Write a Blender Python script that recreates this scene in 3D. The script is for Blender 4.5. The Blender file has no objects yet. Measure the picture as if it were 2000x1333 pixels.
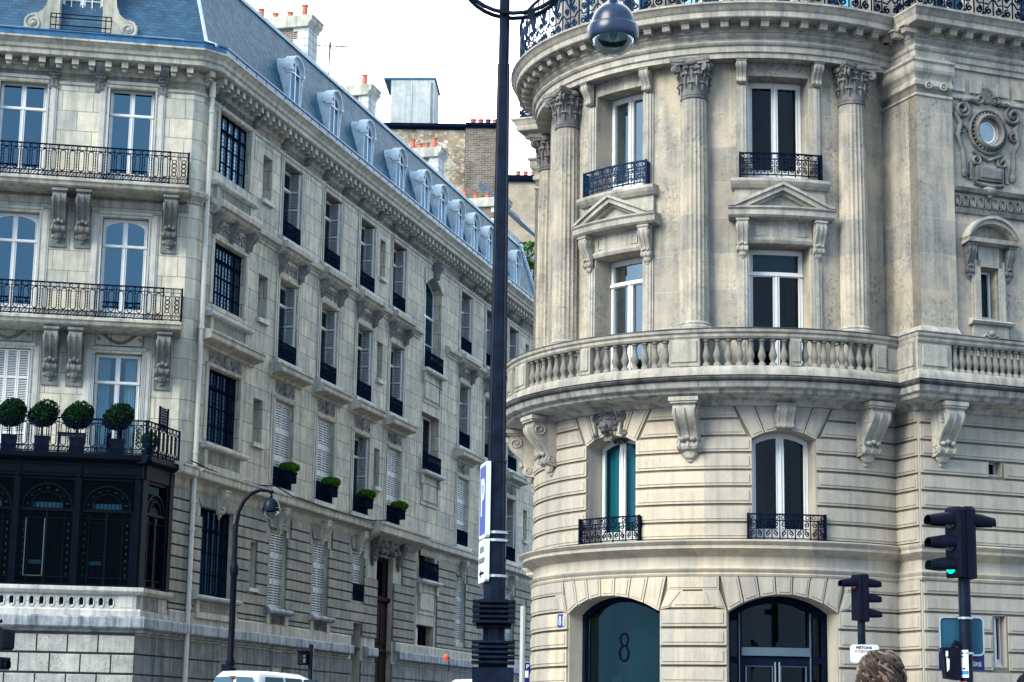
import bpy, bmesh, math, random
from math import sin, cos, tan, pi, radians as R_
from mathutils import Vector, Matrix
random.seed(7)
scene = bpy.context.scene
COL = scene.collection
# ------------------------------------------------------------------ camera
cam_d = bpy.data.cameras.new('camera'); cam = bpy.data.objects.new('camera', cam_d); COL.objects.link(cam)
cam_d.sensor_width = 36.0; cam_d.lens = 36.0*3884.0/2000.0; cam_d.clip_end = 3000.0; cam_d.clip_start = .1
PITCH, ROLL = R_(11.1096), R_(-0.9376)
fwd = Vector((0, cos(PITCH), sin(PITCH))); up0 = Vector((0, -sin(PITCH), cos(PITCH))); rt0 = Vector((1, 0, 0))
up = cos(ROLL)*up0 + sin(ROLL)*rt0; rt = cos(ROLL)*rt0 - sin(ROLL)*up0
m = Matrix((rt, up, -fwd)).transposed().to_4x4(); m.translation = Vector((0, 0, 1.6)); cam.matrix_world = m
scene.camera = cam
cam_d.dof.use_dof = False
# ------------------------------------------------------------------ world and sun (bright overcast)
SUN_EL, SUN_AZ = R_(34), R_(229)      # azimuth clockwise from +Y
w = bpy.data.worlds.new('World'); scene.world = w; w.use_nodes = True
nt = w.node_tree; nt.nodes.clear()
out = nt.nodes.new('ShaderNodeOutputWorld'); bg = nt.nodes.new('ShaderNodeBackground')
sky = nt.nodes.new('ShaderNodeTexSky'); sky.sky_type = 'NISHITA'; sky.sun_disc = False
sky.sun_elevation = SUN_EL; sky.sun_rotation = SUN_AZ; sky.dust_density = 3.0
tc = nt.nodes.new('ShaderNodeTexCoord'); nz = nt.nodes.new('ShaderNodeTexNoise'); nz.inputs['Scale'].default_value = 2.2; nz.inputs['Detail'].default_value = 6
cr = nt.nodes.new('ShaderNodeValToRGB'); cr.color_ramp.elements[0].position = .25; cr.color_ramp.elements[1].position = .75
cr.color_ramp.elements[0].color = (2.4, 4.0, 6.2, 1); cr.color_ramp.elements[1].color = (7.2, 9.6, 12.2, 1)   # blue-grey sky, dimmed outside the view to deepen shade on the facades
br = nt.nodes.new('ShaderNodeValToRGB'); br.color_ramp.elements[0].position = .62; br.color_ramp.elements[1].position = .86   # bright patch shaped into the sky only ahead of the camera
dt = nt.nodes.new('ShaderNodeVectorMath'); dt.operation = 'DOT_PRODUCT'; dt.inputs[1].default_value = (0, .95, .31)
wm = nt.nodes.new('ShaderNodeMixRGB'); wm.inputs[2].default_value = (30, 31, 32, 1)
nt.links.new(tc.outputs['Generated'], dt.inputs[0]); nt.links.new(dt.outputs['Value'], br.inputs[0]); nt.links.new(br.outputs[0], wm.inputs[0]); nt.links.new(cr.outputs[0], wm.inputs[1])
mx = nt.nodes.new('ShaderNodeMixRGB'); mx.inputs[0].default_value = .9
nt.links.new(tc.outputs['Generated'], nz.inputs['Vector']); nt.links.new(nz.outputs['Fac'], cr.inputs[0])
nt.links.new(sky.outputs[0], mx.inputs[1]); nt.links.new(wm.outputs[0], mx.inputs[2]); nt.links.new(mx.outputs[0], bg.inputs['Color'])
bg.inputs['Strength'].default_value = .05; nt.links.new(bg.outputs[0], out.inputs[0])
sl = bpy.data.lights.new('sun', 'SUN'); sl.energy = 1.5; sl.angle = R_(34); sl.color = (1.0, .95, .80)
sun = bpy.data.objects.new('sun', sl); COL.objects.link(sun)
sdir = Vector((sin(SUN_AZ)*cos(SUN_EL), cos(SUN_AZ)*cos(SUN_EL), sin(SUN_EL)))
sun.rotation_euler = sdir.to_track_quat('Z', 'Y').to_euler(); sun.location = (0, -20, 60)
scene.view_settings.view_transform = 'Standard'; scene.view_settings.look = 'None'
scene.view_settings.exposure = 1.74; scene.view_settings.gamma = 1.0
scene.render.engine = 'CYCLES'
scene.cycles.max_bounces = 6; scene.cycles.diffuse_bounces = 1; scene.cycles.glossy_bounces = 3
scene.cycles.transparent_max_bounces = 12; scene.cycles.transmission_bounces = 4
# ------------------------------------------------------------------ materials
MATS = {}
def _bsdf(name):
    m = bpy.data.materials.new(name); m.use_nodes = True; n = m.node_tree
    b = n.nodes['Principled BSDF']; MATS[name] = m
    return m, n, b
def L(n, a, b): n.links.new(a, b)
def noise(n, vec, scale, detail=4, rough=.55):
    x = n.nodes.new('ShaderNodeTexNoise'); x.inputs['Scale'].default_value = scale; x.inputs['Detail'].default_value = detail
    x.inputs['Roughness'].default_value = rough; L(n, vec, x.inputs['Vector']); return x
def ramp(n, fac, p0, c0, p1, c1):
    x = n.nodes.new('ShaderNodeValToRGB'); e = x.color_ramp.elements
    e[0].position = p0; e[0].color = (*c0, 1); e[1].position = p1; e[1].color = (*c1, 1); L(n, fac, x.inputs[0]); return x
def mixc(n, mode, fac, a, b):
    x = n.nodes.new('ShaderNodeMixRGB'); x.blend_type = mode
    if hasattr(fac, 'links'): L(n, fac, x.inputs[0])
    else: x.inputs[0].default_value = fac
    for i, q in ((1, a), (2, b)):
        if hasattr(q, 'links'): L(n, q, x.inputs[i])
        else: x.inputs[i].default_value = (*q, 1)
    return x
def uvn(n, sx=1, sy=1):
    t = n.nodes.new('ShaderNodeTexCoord'); mp = n.nodes.new('ShaderNodeMapping'); mp.inputs['Scale'].default_value = (sx, sy, 1)
    L(n, t.outputs['UV'], mp.inputs[0]); return mp.outputs[0]
def objn(n, s=(1, 1, 1)):
    t = n.nodes.new('ShaderNodeTexCoord'); mp = n.nodes.new('ShaderNodeMapping'); mp.inputs['Scale'].default_value = s
    L(n, t.outputs['Object'], mp.inputs[0]); return mp.outputs[0]
def stone(name, c1, c2, joint=None, jdark=.55, grime=.35, speck=0.0, rough=.85, streak=.25, bump=.25, warm=None, jw=.012):
    m, n, b = _bsdf(name); o = objn(n)
    big = noise(n, o, .55, 5, .6); mid = noise(n, o, 3.0, 6, .6); fine = noise(n, o, 38, 4, .7)
    col = ramp(n, big.outputs['Fac'], .35, c1, .68, c2)
    v = ramp(n, mid.outputs['Fac'], .3, (1-grime, 1-grime*.95, 1-grime*.85), .6, (1, 1, 1))
    c = mixc(n, 'MULTIPLY', 1, col.outputs[0], v.outputs[0])
    f = ramp(n, fine.outputs['Fac'], .3, (.86, .86, .86), .6, (1.03, 1.03, 1.03)); c = mixc(n, 'MULTIPLY', 1, c.outputs[0], f.outputs[0])
    if streak:
        st = noise(n, objn(n, (5, 5, .35)), 1.0, 5, .65)
        s = ramp(n, st.outputs['Fac'], .36, (1-streak, 1-streak*.92, 1-streak*.8), .56, (1, 1, 1)); c = mixc(n, 'MULTIPLY', 1, c.outputs[0], s.outputs[0])
    if speck:
        sp = noise(n, o, 14, 5, .75); sp2 = noise(n, o, .9, 3, .5)
        s = ramp(n, sp.outputs['Fac'], .36, (1-speck, 1-speck, 1-speck*.85), .50, (1, 1, 1))
        k = ramp(n, sp2.outputs['Fac'], .35, (0, 0, 0), .65, (1, 1, 1)); c = mixc(n, 'MULTIPLY', k.outputs[0], c.outputs[0], s.outputs[0])
    if warm:
        wn = noise(n, o, 1.3, 3, .5); k = ramp(n, wn.outputs['Fac'], .52, (0, 0, 0), .7, (.8, .8, .8)); c = mixc(n, 'MIX', k.outputs[0], c.outputs[0], warm)
    if joint:
        br = n.nodes.new('ShaderNodeTexBrick'); u = uvn(n); L(n, u, br.inputs['Vector'])
        br.inputs['Scale'].default_value = 1; br.inputs['Brick Width'].default_value = joint[0]; br.inputs['Row Height'].default_value = joint[1]
        br.inputs['Mortar Size'].default_value = jw; br.inputs['Mortar Smooth'].default_value = .3; br.inputs['Bias'].default_value = 0
        br.inputs['Color1'].default_value = (.76, .78, .80, 1); br.inputs['Color2'].default_value = (1.10, 1.05, .96, 1); br.inputs['Mortar'].default_value = (jdark, jdark, jdark, 1)
        c = mixc(n, 'MULTIPLY', 1, c.outputs[0], br.outputs[0])
    L(n, c.outputs[0], b.inputs['Base Color']); b.inputs['Roughness'].default_value = rough; b.inputs['Specular IOR Level'].default_value = .25
    bm = n.nodes.new('ShaderNodeBump'); bm.inputs['Strength'].default_value = bump; bm.inputs['Distance'].default_value = .02
    ad = n.nodes.new('ShaderNodeMath'); ad.operation = 'ADD'; L(n, mid.outputs['Fac'], ad.inputs[0]); L(n, fine.outputs['Fac'], ad.inputs[1])
    L(n, ad.outputs[0], bm.inputs['Height']); L(n, bm.outputs[0], b.inputs['Normal'])
    return m
def plain(name, c, rough=.5, metal=0, spec=.5, var=.15, scale=6, emit=None, coat=0, bump=0):
    m, n, b = _bsdf(name); o = objn(n); x = noise(n, o, scale, 5, .6)
    r = ramp(n, x.outputs['Fac'], .3, tuple(k*(1-var) for k in c), .7, tuple(min(1, k*(1+var*.6)) for k in c))
    L(n, r.outputs[0], b.inputs['Base Color']); b.inputs['Roughness'].default_value = rough; b.inputs['Metallic'].default_value = metal
    b.inputs['Specular IOR Level'].default_value = spec; b.inputs['Coat Weight'].default_value = coat
    if name in ('lamp_blue', 'lamp_black'):
        y = noise(n, objn(n, (3, 3, 1.2)), 5, 7, .8); k = ramp(n, y.outputs['Fac'], .60, (0, 0, 0), .72, (.35, .35, .35)); g = mixc(n, 'MIX', k.outputs[0], r.outputs[0], (.035, .055, .075)); L(n, g.outputs[0], b.inputs['Base Color'])
    if emit: b.inputs['Emission Color'].default_value = (*emit[0], 1); b.inputs['Emission Strength'].default_value = emit[1]
    if bump:
        bm = n.nodes.new('ShaderNodeBump'); bm.inputs['Strength'].default_value = bump; bm.inputs['Distance'].default_value = .02
        L(n, x.outputs['Fac'], bm.inputs['Height']); L(n, bm.outputs[0], b.inputs['Normal'])
    return m
def brick(name, c1, c2, mortar, bw, bh, ms=.012, rough=.9, var=.3, offset=.5, bump=.4, patch=None, sheen=0.5):
    m, n, b = _bsdf(name); br = n.nodes.new('ShaderNodeTexBrick'); L(n, uvn(n), br.inputs['Vector']); br.offset = offset
    br.inputs['Scale'].default_value = 1; br.inputs['Brick Width'].default_value = bw; br.inputs['Row Height'].default_value = bh; br.inputs['Mortar Size'].default_value = ms
    br.inputs['Mortar Smooth'].default_value = .4; br.inputs['Color1'].default_value = (*c1, 1); br.inputs['Color2'].default_value = (*c2, 1); br.inputs['Mortar'].default_value = (*mortar, 1)
    o = objn(n); x = noise(n, o, 1.1, 6, .65); v = ramp(n, x.outputs['Fac'], .3, (1-var,)*3, .7, (1.1, 1.1, 1.1)); c = mixc(n, 'MULTIPLY', 1, br.outputs[0], v.outputs[0])
    if patch:
        y = noise(n, objn(n, (1, 1, .35)), .8, 6, .7); k = ramp(n, y.outputs['Fac'], .5, (0, 0, 0), .72, (.8, .8, .8)); c = mixc(n, 'MIX', k.outputs[0], c.outputs[0], patch)
    L(n, c.outputs[0], b.inputs['Base Color']); b.inputs['Roughness'].default_value = rough; b.inputs['Specular IOR Level'].default_value = sheen
    bm = n.nodes.new('ShaderNodeBump'); bm.inputs['Strength'].default_value = bump; bm.inputs['Distance'].default_value = .02; bm.invert = True
    L(n, br.outputs['Fac'], bm.inputs['Height']); L(n, bm.outputs[0], b.inputs['Normal']); return m
def glass(name, tint, refl=1.0, trans=True, ior=1.6, gcol=(1, 1, 1)):
    m = bpy.data.materials.new(name); m.use_nodes = True; n = m.node_tree; n.nodes.clear(); MATS[name] = m
    o = n.nodes.new('ShaderNodeOutputMaterial'); mx = n.nodes.new('ShaderNodeMixShader'); fr = n.nodes.new('ShaderNodeFresnel'); fr.inputs['IOR'].default_value = ior
    g = n.nodes.new('ShaderNodeBsdfGlossy'); g.inputs['Roughness'].default_value = .015; g.inputs['Color'].default_value = (*[min(1, refl*k) for k in gcol], 1)
    t = n.nodes.new('ShaderNodeBsdfTransparent' if trans else 'ShaderNodeBsdfDiffuse'); t.inputs['Color'].default_value = (*tint, 1)
    tc = n.nodes.new('ShaderNodeTexCoord'); nz = noise(n, tc.outputs['Object'], .9, 2, .4); bm = n.nodes.new('ShaderNodeBump'); bm.inputs['Strength'].default_value = .09; bm.inputs['Distance'].default_value = .05
    L(n, nz.outputs['Fac'], bm.inputs['Height']); L(n, bm.outputs[0], g.inputs['Normal'])
    L(n, fr.outputs[0], mx.inputs[0]); L(n, t.outputs[0], mx.inputs[1]); L(n, g.outputs[0], mx.inputs[2]); L(n, mx.outputs[0], o.inputs[0]); return m
stone('pale_ashlar', (.75, .715, .61), (.84, .81, .70), joint=(.92, .62), jdark=.42, grime=.22, streak=.28, jw=.014)  # same stone as cream_ashlar, lightened to hold the front's stronger light
stone('ground_ashlar', (.31, .315, .28), (.42, .42, .37), joint=(.93, .34), jdark=.55, grime=.25, streak=.3)  # street shade put into the ground storey's colour, with some grime
stone('shade_joint', (.05, .055, .06), (.09, .095, .10), grime=.3, streak=0)  # groove backing: recess shadow painted in as near-black stone
stone('warm_joint', (.16, .14, .11), (.24, .21, .17), grime=.3, streak=0)  # tower groove backing, recess shadow painted in more weakly
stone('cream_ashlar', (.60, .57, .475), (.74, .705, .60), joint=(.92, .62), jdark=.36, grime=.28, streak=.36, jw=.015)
stone('cream_stone', (.53, .505, .42), (.66, .63, .53), grime=.28, streak=.4)
stone('pale_stone', (.66, .64, .58), (.75, .73, .67), grime=.22, streak=.22)
stone('white_stone', (.64, .64, .60), (.75, .75, .71), grime=.22, streak=.35)
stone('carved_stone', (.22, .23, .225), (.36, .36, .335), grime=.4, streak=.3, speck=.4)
stone('plinth_stone', (.52, .52, .48), (.66, .65, .60), grime=.35, streak=.3, speck=.5)
stone('plinth_side', (.24, .27, .28), (.34, .36, .36), joint=(.8, 5.0), jdark=.6, grime=.35, streak=.6, speck=.35)  # street copy of plinth_stone, darkened and blued for the shade there
stone('weathered_ledge', (.42, .46, .50), (.55, .58, .60), grime=.4, streak=.6, speck=.3)
stone('warm_stone', (.56, .50, .42), (.64, .58, .495), joint=(1.15, 4.0), jdark=.86, grime=.12, streak=.22, bump=.15, jw=.006)
stone('tower_stone', (.46, .425, .36), (.58, .54, .47), joint=(1.35, .74), jdark=1.10, grime=.26, speck=.62, streak=.34, warm=(.54, .47, .40), jw=.007)
stone('tower_trim', (.46, .43, .37), (.58, .545, .475), grime=.3, speck=.35, streak=.38)
stone('balustrade_stone', (.43, .40, .34), (.52, .49, .42), grime=.3, speck=.3, streak=.4)
stone('baluster_stone', (.26, .25, .22), (.36, .34, .30), grime=.4, speck=.4, streak=.3)
stone('stained_slab', (.50, .48, .43), (.62, .59, .53), grime=.25, speck=.25, streak=.6)
stone('black_crust', (.05, .055, .06), (.16, .16, .16), grime=.5, speck=.5, streak=.6)
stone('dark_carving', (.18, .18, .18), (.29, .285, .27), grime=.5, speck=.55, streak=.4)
plain('iron', (.006, .011, .028), .8, spec=0, var=.3)
plain('blue_iron', (.008, .030, .080), .6, spec=.08, var=.4)
plain('loggia_iron', (.002, .005, .012), .65, spec=.06, var=.4)
plain('dim_teal', (.006, .022, .026), .5, spec=.1, var=.4)
plain('dim_blue', (.008, .045, .08), .5, spec=.1, var=.3)
plain('lamp_blue', (.003, .009, .026), .38, spec=.16, var=.75, scale=7)
plain('lamp_black', (.005, .006, .018), .55, spec=.08, var=.3)
plain('white_paint', (.85, .87, .88), .45, var=.05)
plain('pipe_cream', (.70, .68, .62), .55, var=.12, scale=3)
plain('grey_paint', (.42, .46, .48), .5, var=.1)
plain('shutter_paint', (.52, .56, .58), .55, var=.1)
plain('shutter_dim', (.07, .12, .16), .5, var=.1)
plain('steel', (.55, .57, .6), .3, metal=.8, var=.1)
plain('zinc', (.04, .15, .30), .42, metal=.25, var=.35, scale=3)
plain('zinc_light', (.52, .64, .72), .6, metal=0, spec=.2, var=.25, scale=4)
plain('zinc_grey', (.50, .56, .60), .55, metal=.1, var=.15, scale=1.5)
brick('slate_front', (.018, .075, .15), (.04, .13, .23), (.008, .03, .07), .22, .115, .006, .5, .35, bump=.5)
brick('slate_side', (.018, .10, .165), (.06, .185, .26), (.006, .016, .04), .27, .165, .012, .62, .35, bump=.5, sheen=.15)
brick('red_brick', (.20, .09, .07), (.12, .07, .06), (.42, .40, .36), .23, .075, .012, patch=(.1, .08, .08))
brick('brown_brick', (.27, .22, .17), (.10, .09, .085), (.36, .33, .28), .34, .11, .018, patch=(.16, .14, .12), var=.5)
def rubble(name, c1, c2, mortar, scale):
    m, n, b = _bsdf(name); t = n.nodes.new('ShaderNodeTexCoord'); mp = n.nodes.new('ShaderNodeMapping'); mp.inputs['Scale'].default_value = (scale*.62, 0, scale); L(n, t.outputs['Object'], mp.inputs[0])
    wn = noise(n, t.outputs['Object'], 1.6, 3); ad = n.nodes.new('ShaderNodeVectorMath'); ad.operation = 'MULTIPLY_ADD'; ad.inputs[1].default_value = (.5, 0, .5); L(n, wn.outputs['Color'], ad.inputs[0]); L(n, mp.outputs[0], ad.inputs[2])
    a = n.nodes.new('ShaderNodeTexVoronoi'); L(n, ad.outputs[0], a.inputs['Vector']); a.inputs['Scale'].default_value = 1
    e = n.nodes.new('ShaderNodeTexVoronoi'); e.feature = 'DISTANCE_TO_EDGE'; L(n, ad.outputs[0], e.inputs['Vector']); e.inputs['Scale'].default_value = 1
    sp = n.nodes.new('ShaderNodeSeparateColor'); L(n, a.outputs['Color'], sp.inputs[0]); col = ramp(n, sp.outputs[0], .15, c1, .85, c2)
    mr = ramp(n, e.outputs['Distance'], .03, (0, 0, 0), .10, (1, 1, 1)); c = mixc(n, 'MIX', mr.outputs[0], mortar, col.outputs[0])
    x = noise(n, t.outputs['Object'], .35, 6, .65); v = ramp(n, x.outputs['Fac'], .38, (.38, .36, .36), .6, (1.05, 1.05, 1.05)); c = mixc(n, 'MULTIPLY', 1, c.outputs[0], v.outputs[0])
    L(n, c.outputs[0], b.inputs['Base Color']); b.inputs['Roughness'].default_value = .95
rubble('rubble', (.36, .28, .19), (.74, .70, .60), (.40, .32, .24), 6.0)
brick('beige_render', (.50, .44, .34), (.42, .36, .28), (.44, .39, .31), .6, .25, .008, patch=(.34, .28, .2))
plain('terracotta', (.55, .17, .10), .8, var=.3, scale=2)
plain('dark_tile', (.14, .06, .06), .8, var=.3)
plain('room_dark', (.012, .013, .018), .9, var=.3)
plain('curtain', (.45, .47, .46), .9, var=.15, scale=3)
plain('teal_blind', (.045, .20, .24), .8, var=.2, scale=2)
plain('door_wood', (.018, .008, .008), .7, spec=.03, var=.35, scale=4)
plain('leaf_dark', (.009, .038, .016), .7, spec=.06, var=.5, scale=14)
plain('leaf_light', (.05, .18, .012), .6, spec=.08, var=.45, scale=14)
plain('bark', (.05, .04, .03), .9, var=.3)
plain('planter_blue', (.006, .012, .035), .6, spec=.15, var=.3)
plain('asphalt', (.05, .05, .052), .9, var=.3, scale=3, bump=.3)
plain('pavement', (.16, .16, .155), .9, var=.25, scale=2, bump=.2)
plain('granite_kerb', (.32, .32, .32), .85, var=.25, scale=8)
plain('road_paint', (.75, .75, .72), .8, var=.15)
plain('car_white', (.80, .83, .85), .25, var=.03, coat=.7)
plain('rubber', (.015, .015, .016), .8, var=.2)
plain('red_plastic', (.28, .012, .02), .3, var=.1)
plain('head_lamp', (.7, .72, .75), .15, var=.1, coat=1)
plain('sign_white', (.72, .80, .84), .4, var=.06)
plain('sign_blue', (.005, .05, .36), .35, var=.1)
plain('sign_navy', (.003, .006, .16), .35, var=.1)
plain('sign_back', (.012, .095, .16), .45, metal=.3, var=.2, scale=3)
plain('lamp_paint', (.014, .034, .085), .28, spec=.5, var=.4, scale=5)
plain('dim_curtain', (.035, .04, .05), .9, var=.3, scale=3)
stone('box_render', (.52, .56, .57), (.62, .66, .67), grime=.2, streak=.22, speck=.2)
plain('ink_grey', (.10, .16, .18), .6, var=.1)
plain('ink_red', (.45, .04, .06), .6, var=.1)
plain('ink_cyan', (.01, .22, .50), .6, var=.1)
plain('ink_black', (.004, .005, .012), .8, spec=.02, var=.1)
plain('green_light', (.0, .5, .2), .3, emit=((.0, 1.0, .28), 1.4))
plain('red_light', (.2, .01, .01), .3, emit=((1.0, .1, .06), .06))
plain('lens_off', (.05, .12, .12), .12, var=.1, coat=1)
plain('orange_ball', (.80, .10, .03), .5, var=.2)
plain('hair', (.055, .038, .034), .6, spec=.15, var=.5, scale=9)
plain('hair_light', (.17, .115, .09), .6, var=.4, scale=12)
plain('skin', (.50, .32, .25), .55, var=.1)
plain('coat_cloth', (.03, .03, .04), .9, var=.3)
plain('trousers', (.02, .025, .04), .9, var=.3)
glass('pane_blue', (.08, .22, .36), gcol=(.40, .74, 1.0), ior=2.4)
glass('pane_clear', (.55, .72, .85), gcol=(.45, .78, 1.0), ior=1.9)
glass('pane_leaded', (.06, .16, .24), gcol=(.25, .6, .9), ior=1.9)
glass('pane_dark', (.45, .52, .60), .5, gcol=(.8, .9, 1.0), ior=1.5)
glass('pane_dormer', (.025, .075, .14), 1.0, False, gcol=(.2, .4, .6), ior=1.25)
glass('pane_sky', (.10, .16, .24), 1.0, gcol=(.80, .93, 1.0), ior=3.8)
glass('pane_grid_light', (.16, .25, .36), 1.0, False, gcol=(.4, .7, 1.0), ior=1.6)  # leaded panes: reflected sky painted as diffuse blue, in three tones, paler higher up
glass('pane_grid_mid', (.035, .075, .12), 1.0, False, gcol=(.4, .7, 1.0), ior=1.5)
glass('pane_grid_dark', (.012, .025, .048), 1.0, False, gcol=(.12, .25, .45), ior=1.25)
glass('pane_teal', (.35, .80, .86), .8, gcol=(.35, .75, .9), ior=1.6)
glass('pane_loggia', (.06, .10, .12), .12, gcol=(.45, .8, 1.0), ior=1.45)
glass('lamp_glass', (.62, .80, .84), .6, gcol=(.8, .95, 1.0), ior=1.45)
# ------------------------------------------------------------------ geometry helpers
class Fr:
    """Facade frame: u along the wall, d outward, z up. cyl = (centre, radius) bends u round an upright axis."""
    def __init__(s, o=None, du=None, n=None, cyl=None):
        s.o, s.du, s.n, s.cyl = o, du, n, cyl
    def P(s, u, d, z):
        if s.cyl:
            c, r = s.cyl; t = u/r
            return Vector((c.x+(r+d)*sin(t), c.y-(r+d)*cos(t), z))
        return Vector((s.o.x+s.du.x*u+s.n.x*d, s.o.y+s.du.y*u+s.n.y*d, z))
WORLD = Fr(Vector((0, 0, 0)), Vector((1, 0, 0)), Vector((0, 1, 0)))
def local(loc, yaw=0):   # upright frame at loc: u to the right, d forward (rotated by yaw clockwise from +Y)
    return Fr(Vector(loc), Vector((cos(yaw), -sin(yaw), 0)), Vector((sin(yaw), cos(yaw), 0)))
STEP = .16
class MB:
    def __init__(s, fr=WORLD, zo=0): s.fr = fr; s.v = []; s.f = []; s.uv = []; s.zo = zo; s.sm = False
    def p(s, u, d, z): s.v.append(s.fr.P(u, d, z+s.zo)); s.uv.append((u+d, z+s.zo)); return len(s.v)-1
    def w(s, P, uv=(0, 0)): s.v.append(Vector(P)); s.uv.append(uv); return len(s.v)-1
    def face(s, *i): s.f.append(tuple(i))
    def us(s, a, b, step=None):
        if not s.fr.cyl: return [a, b]
        n = max(1, int(math.ceil(abs(b-a)/(step or STEP)))); return [a+(b-a)*i/n for i in range(n+1)]
    def prof(s, pts, u0, u1, caps=True, closed=False):
        """sweep a (d,z) profile along u"""
        rows = [[s.p(u, d, z) for d, z in pts] for u in s.us(u0, u1)]
        n = len(pts); rng = n if closed else n-1
        for a, b in zip(rows, rows[1:]):
            for i in range(rng): s.face(a[i], b[i], b[(i+1) % n], a[(i+1) % n])
        if caps: s.face(*rows[0]); s.face(*rows[-1][::-1])
    def box(s, u0, u1, d0, d1, z0, z1): s.prof([(d0, z0), (d1, z0), (d1, z1), (d0, z1)], u0, u1, True, True)
    def boxb(s, u0, u1, d0, d1, z0, z1, b=.01):
        s.prof([(d0, z0), (d1-b, z0), (d1, z0+b), (d1, z1-b), (d1-b, z1), (d0, z1)], u0, u1, True, True)
    def prism(s, poly, d0, d1, cap=True, back=False):
        n = len(poly); P = []
        for i in range(n):
            a, b = poly[i], poly[(i+1) % n]
            k = len(s.us(a[0], b[0]))-1
            for j in range(k): P.append((a[0]+(b[0]-a[0])*j/k, a[1]+(b[1]-a[1])*j/k))
        A = [s.p(u, d0, z) for u, z in P]; B = [s.p(u, d1, z) for u, z in P]; n = len(P)
        for i in range(n): s.face(A[i], A[(i+1) % n], B[(i+1) % n], B[i])
        for on, d, I in ((cap, d1, B), (back, d0, A)):
            if not on: continue
            if not s.fr.cyl: s.face(*I)
            else:
                lo, hi = min(q[0] for q in poly), max(q[0] for q in poly)
                uu = s.us(lo, hi)
                for a, b in zip(uu, uu[1:]):
                    q = clip(clip(poly, a, 1), b, -1)
                    if len(q) > 2: s.face(*[s.p(u, d, z) for u, z in q])
    def block(s, poly, d0, d1, m=.045, h=.018):
        """rusticated stone: face at d1 with a raised inner panel"""
        s.prism(poly, d0, d1)
        q = inset(poly, m) if h > .001 else None
        if q: s.prism(q, d1-.001, d1+h)
    def bar(s, pts, wd, d0, d1, closed=False):
        """flat strip of width wd following (u,z) points, between depths d0,d1"""
        n = len(pts); rows = []
        for i in range(n):
            if closed: a, b = pts[i-1], pts[(i+1) % n]
            else: a, b = pts[max(0, i-1)], pts[min(n-1, i+1)]
            t = (b[0]-a[0], b[1]-a[1]); l = math.hypot(*t) or 1; nx, nz = -t[1]/l*wd/2, t[0]/l*wd/2
            u, z = pts[i]
            rows.append([s.p(u+nx, d0, z+nz), s.p(u+nx, d1, z+nz), s.p(u-nx, d1, z-nz), s.p(u-nx, d0, z-nz)])
        m = n if closed else n-1
        for i in range(m):
            a, b = rows[i], rows[(i+1) % n]
            for k in range(4): s.face(a[k], b[k], b[(k+1) % 4], a[(k+1) % 4])
        if not closed: s.face(*rows[0]); s.face(*rows[-1])
    def relief(s, pts, wd, d0, h, closed=False):
        """half-round raised strip"""
        n = len(pts); rows = []
        for i in range(n):
            if closed: a, b = pts[i-1], pts[(i+1) % n]
            else: a, b = pts[max(0, i-1)], pts[min(n-1, i+1)]
            t = (b[0]-a[0], b[1]-a[1]); l = math.hypot(*t) or 1; nx, nz = -t[1]/l*wd/2, t[0]/l*wd/2
            u, z = pts[i]; k = 1 if closed else (.55+.45*sin(pi*min(1, max(0, i/(n-1)))))
            rows.append([s.p(u+nx*f, d0+h*g*k, z+nz*f) for f, g in ((1, 0), (.7, .8), (0, 1.0), (-.7, .8), (-1, 0))])
        m = n if closed else n-1
        for i in range(m):
            a, b = rows[i], rows[(i+1) % n]
            for k in range(4): s.face(a[k], b[k], b[k+1], a[k+1])
    def tube(s, pts, r, n=8, caps=True):
        """round tube through (u,d,z) points; r number or list"""
        P = [s.fr.P(u, d, z+s.zo) for u, d, z in pts]; s.wtube(P, r, n, caps)
    def wtube(s, P, r, n=8, caps=True):
        rows = []; prev = None
        for i, c in enumerate(P):
            t = (P[min(i+1, len(P)-1)]-P[max(i-1, 0)]).normalized()
            a = prev if prev else (Vector((0, 0, 1)) if abs(t.z) < .9 else Vector((1, 0, 0)))
            x = (a-t*a.dot(t)).normalized(); y = t.cross(x); prev = x
            rr = r[i] if isinstance(r, (list, tuple)) else r
            rows.append([s.w(c+(x*cos(2*pi*k/n)+y*sin(2*pi*k/n))*rr, (k/n, i)) for k in range(n)])
        for a, b in zip(rows, rows[1:]):
            for k in range(n): s.face(a[k], a[(k+1) % n], b[(k+1) % n], b[k])
        if caps: s.face(*rows[0][::-1]); s.face(*rows[-1])
    def lathe(s, u, d, pts, n=16, caps=True):
        """(r,z) profile round the upright axis at (u,d)"""
        c = s.fr.P(u, d, 0); rows = []
        for r, z in pts: rows.append([s.w((c.x+r*cos(2*pi*k/n), c.y+r*sin(2*pi*k/n), z+s.zo), (2*pi*r*k/n, z)) for k in range(n)])
        for a, b in zip(rows, rows[1:]):
            for k in range(n): s.face(a[k], a[(k+1) % n], b[(k+1) % n], b[k])
        if caps: s.face(*rows[0][::-1]); s.face(*rows[-1])
    def blob(s, u, d, z, ru, rd, rz, n=8, m=5):
        rows = []
        for j in range(m+1):
            t = pi*j/m; rows.append([s.p(u+ru*sin(t)*cos(2*pi*k/n), d+rd*sin(t)*sin(2*pi*k/n), z-rz*cos(t)) for k in range(n)])
        for a, b in zip(rows, rows[1:]):
            for k in range(n): s.face(a[k], a[(k+1) % n], b[(k+1) % n], b[k])
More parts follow.
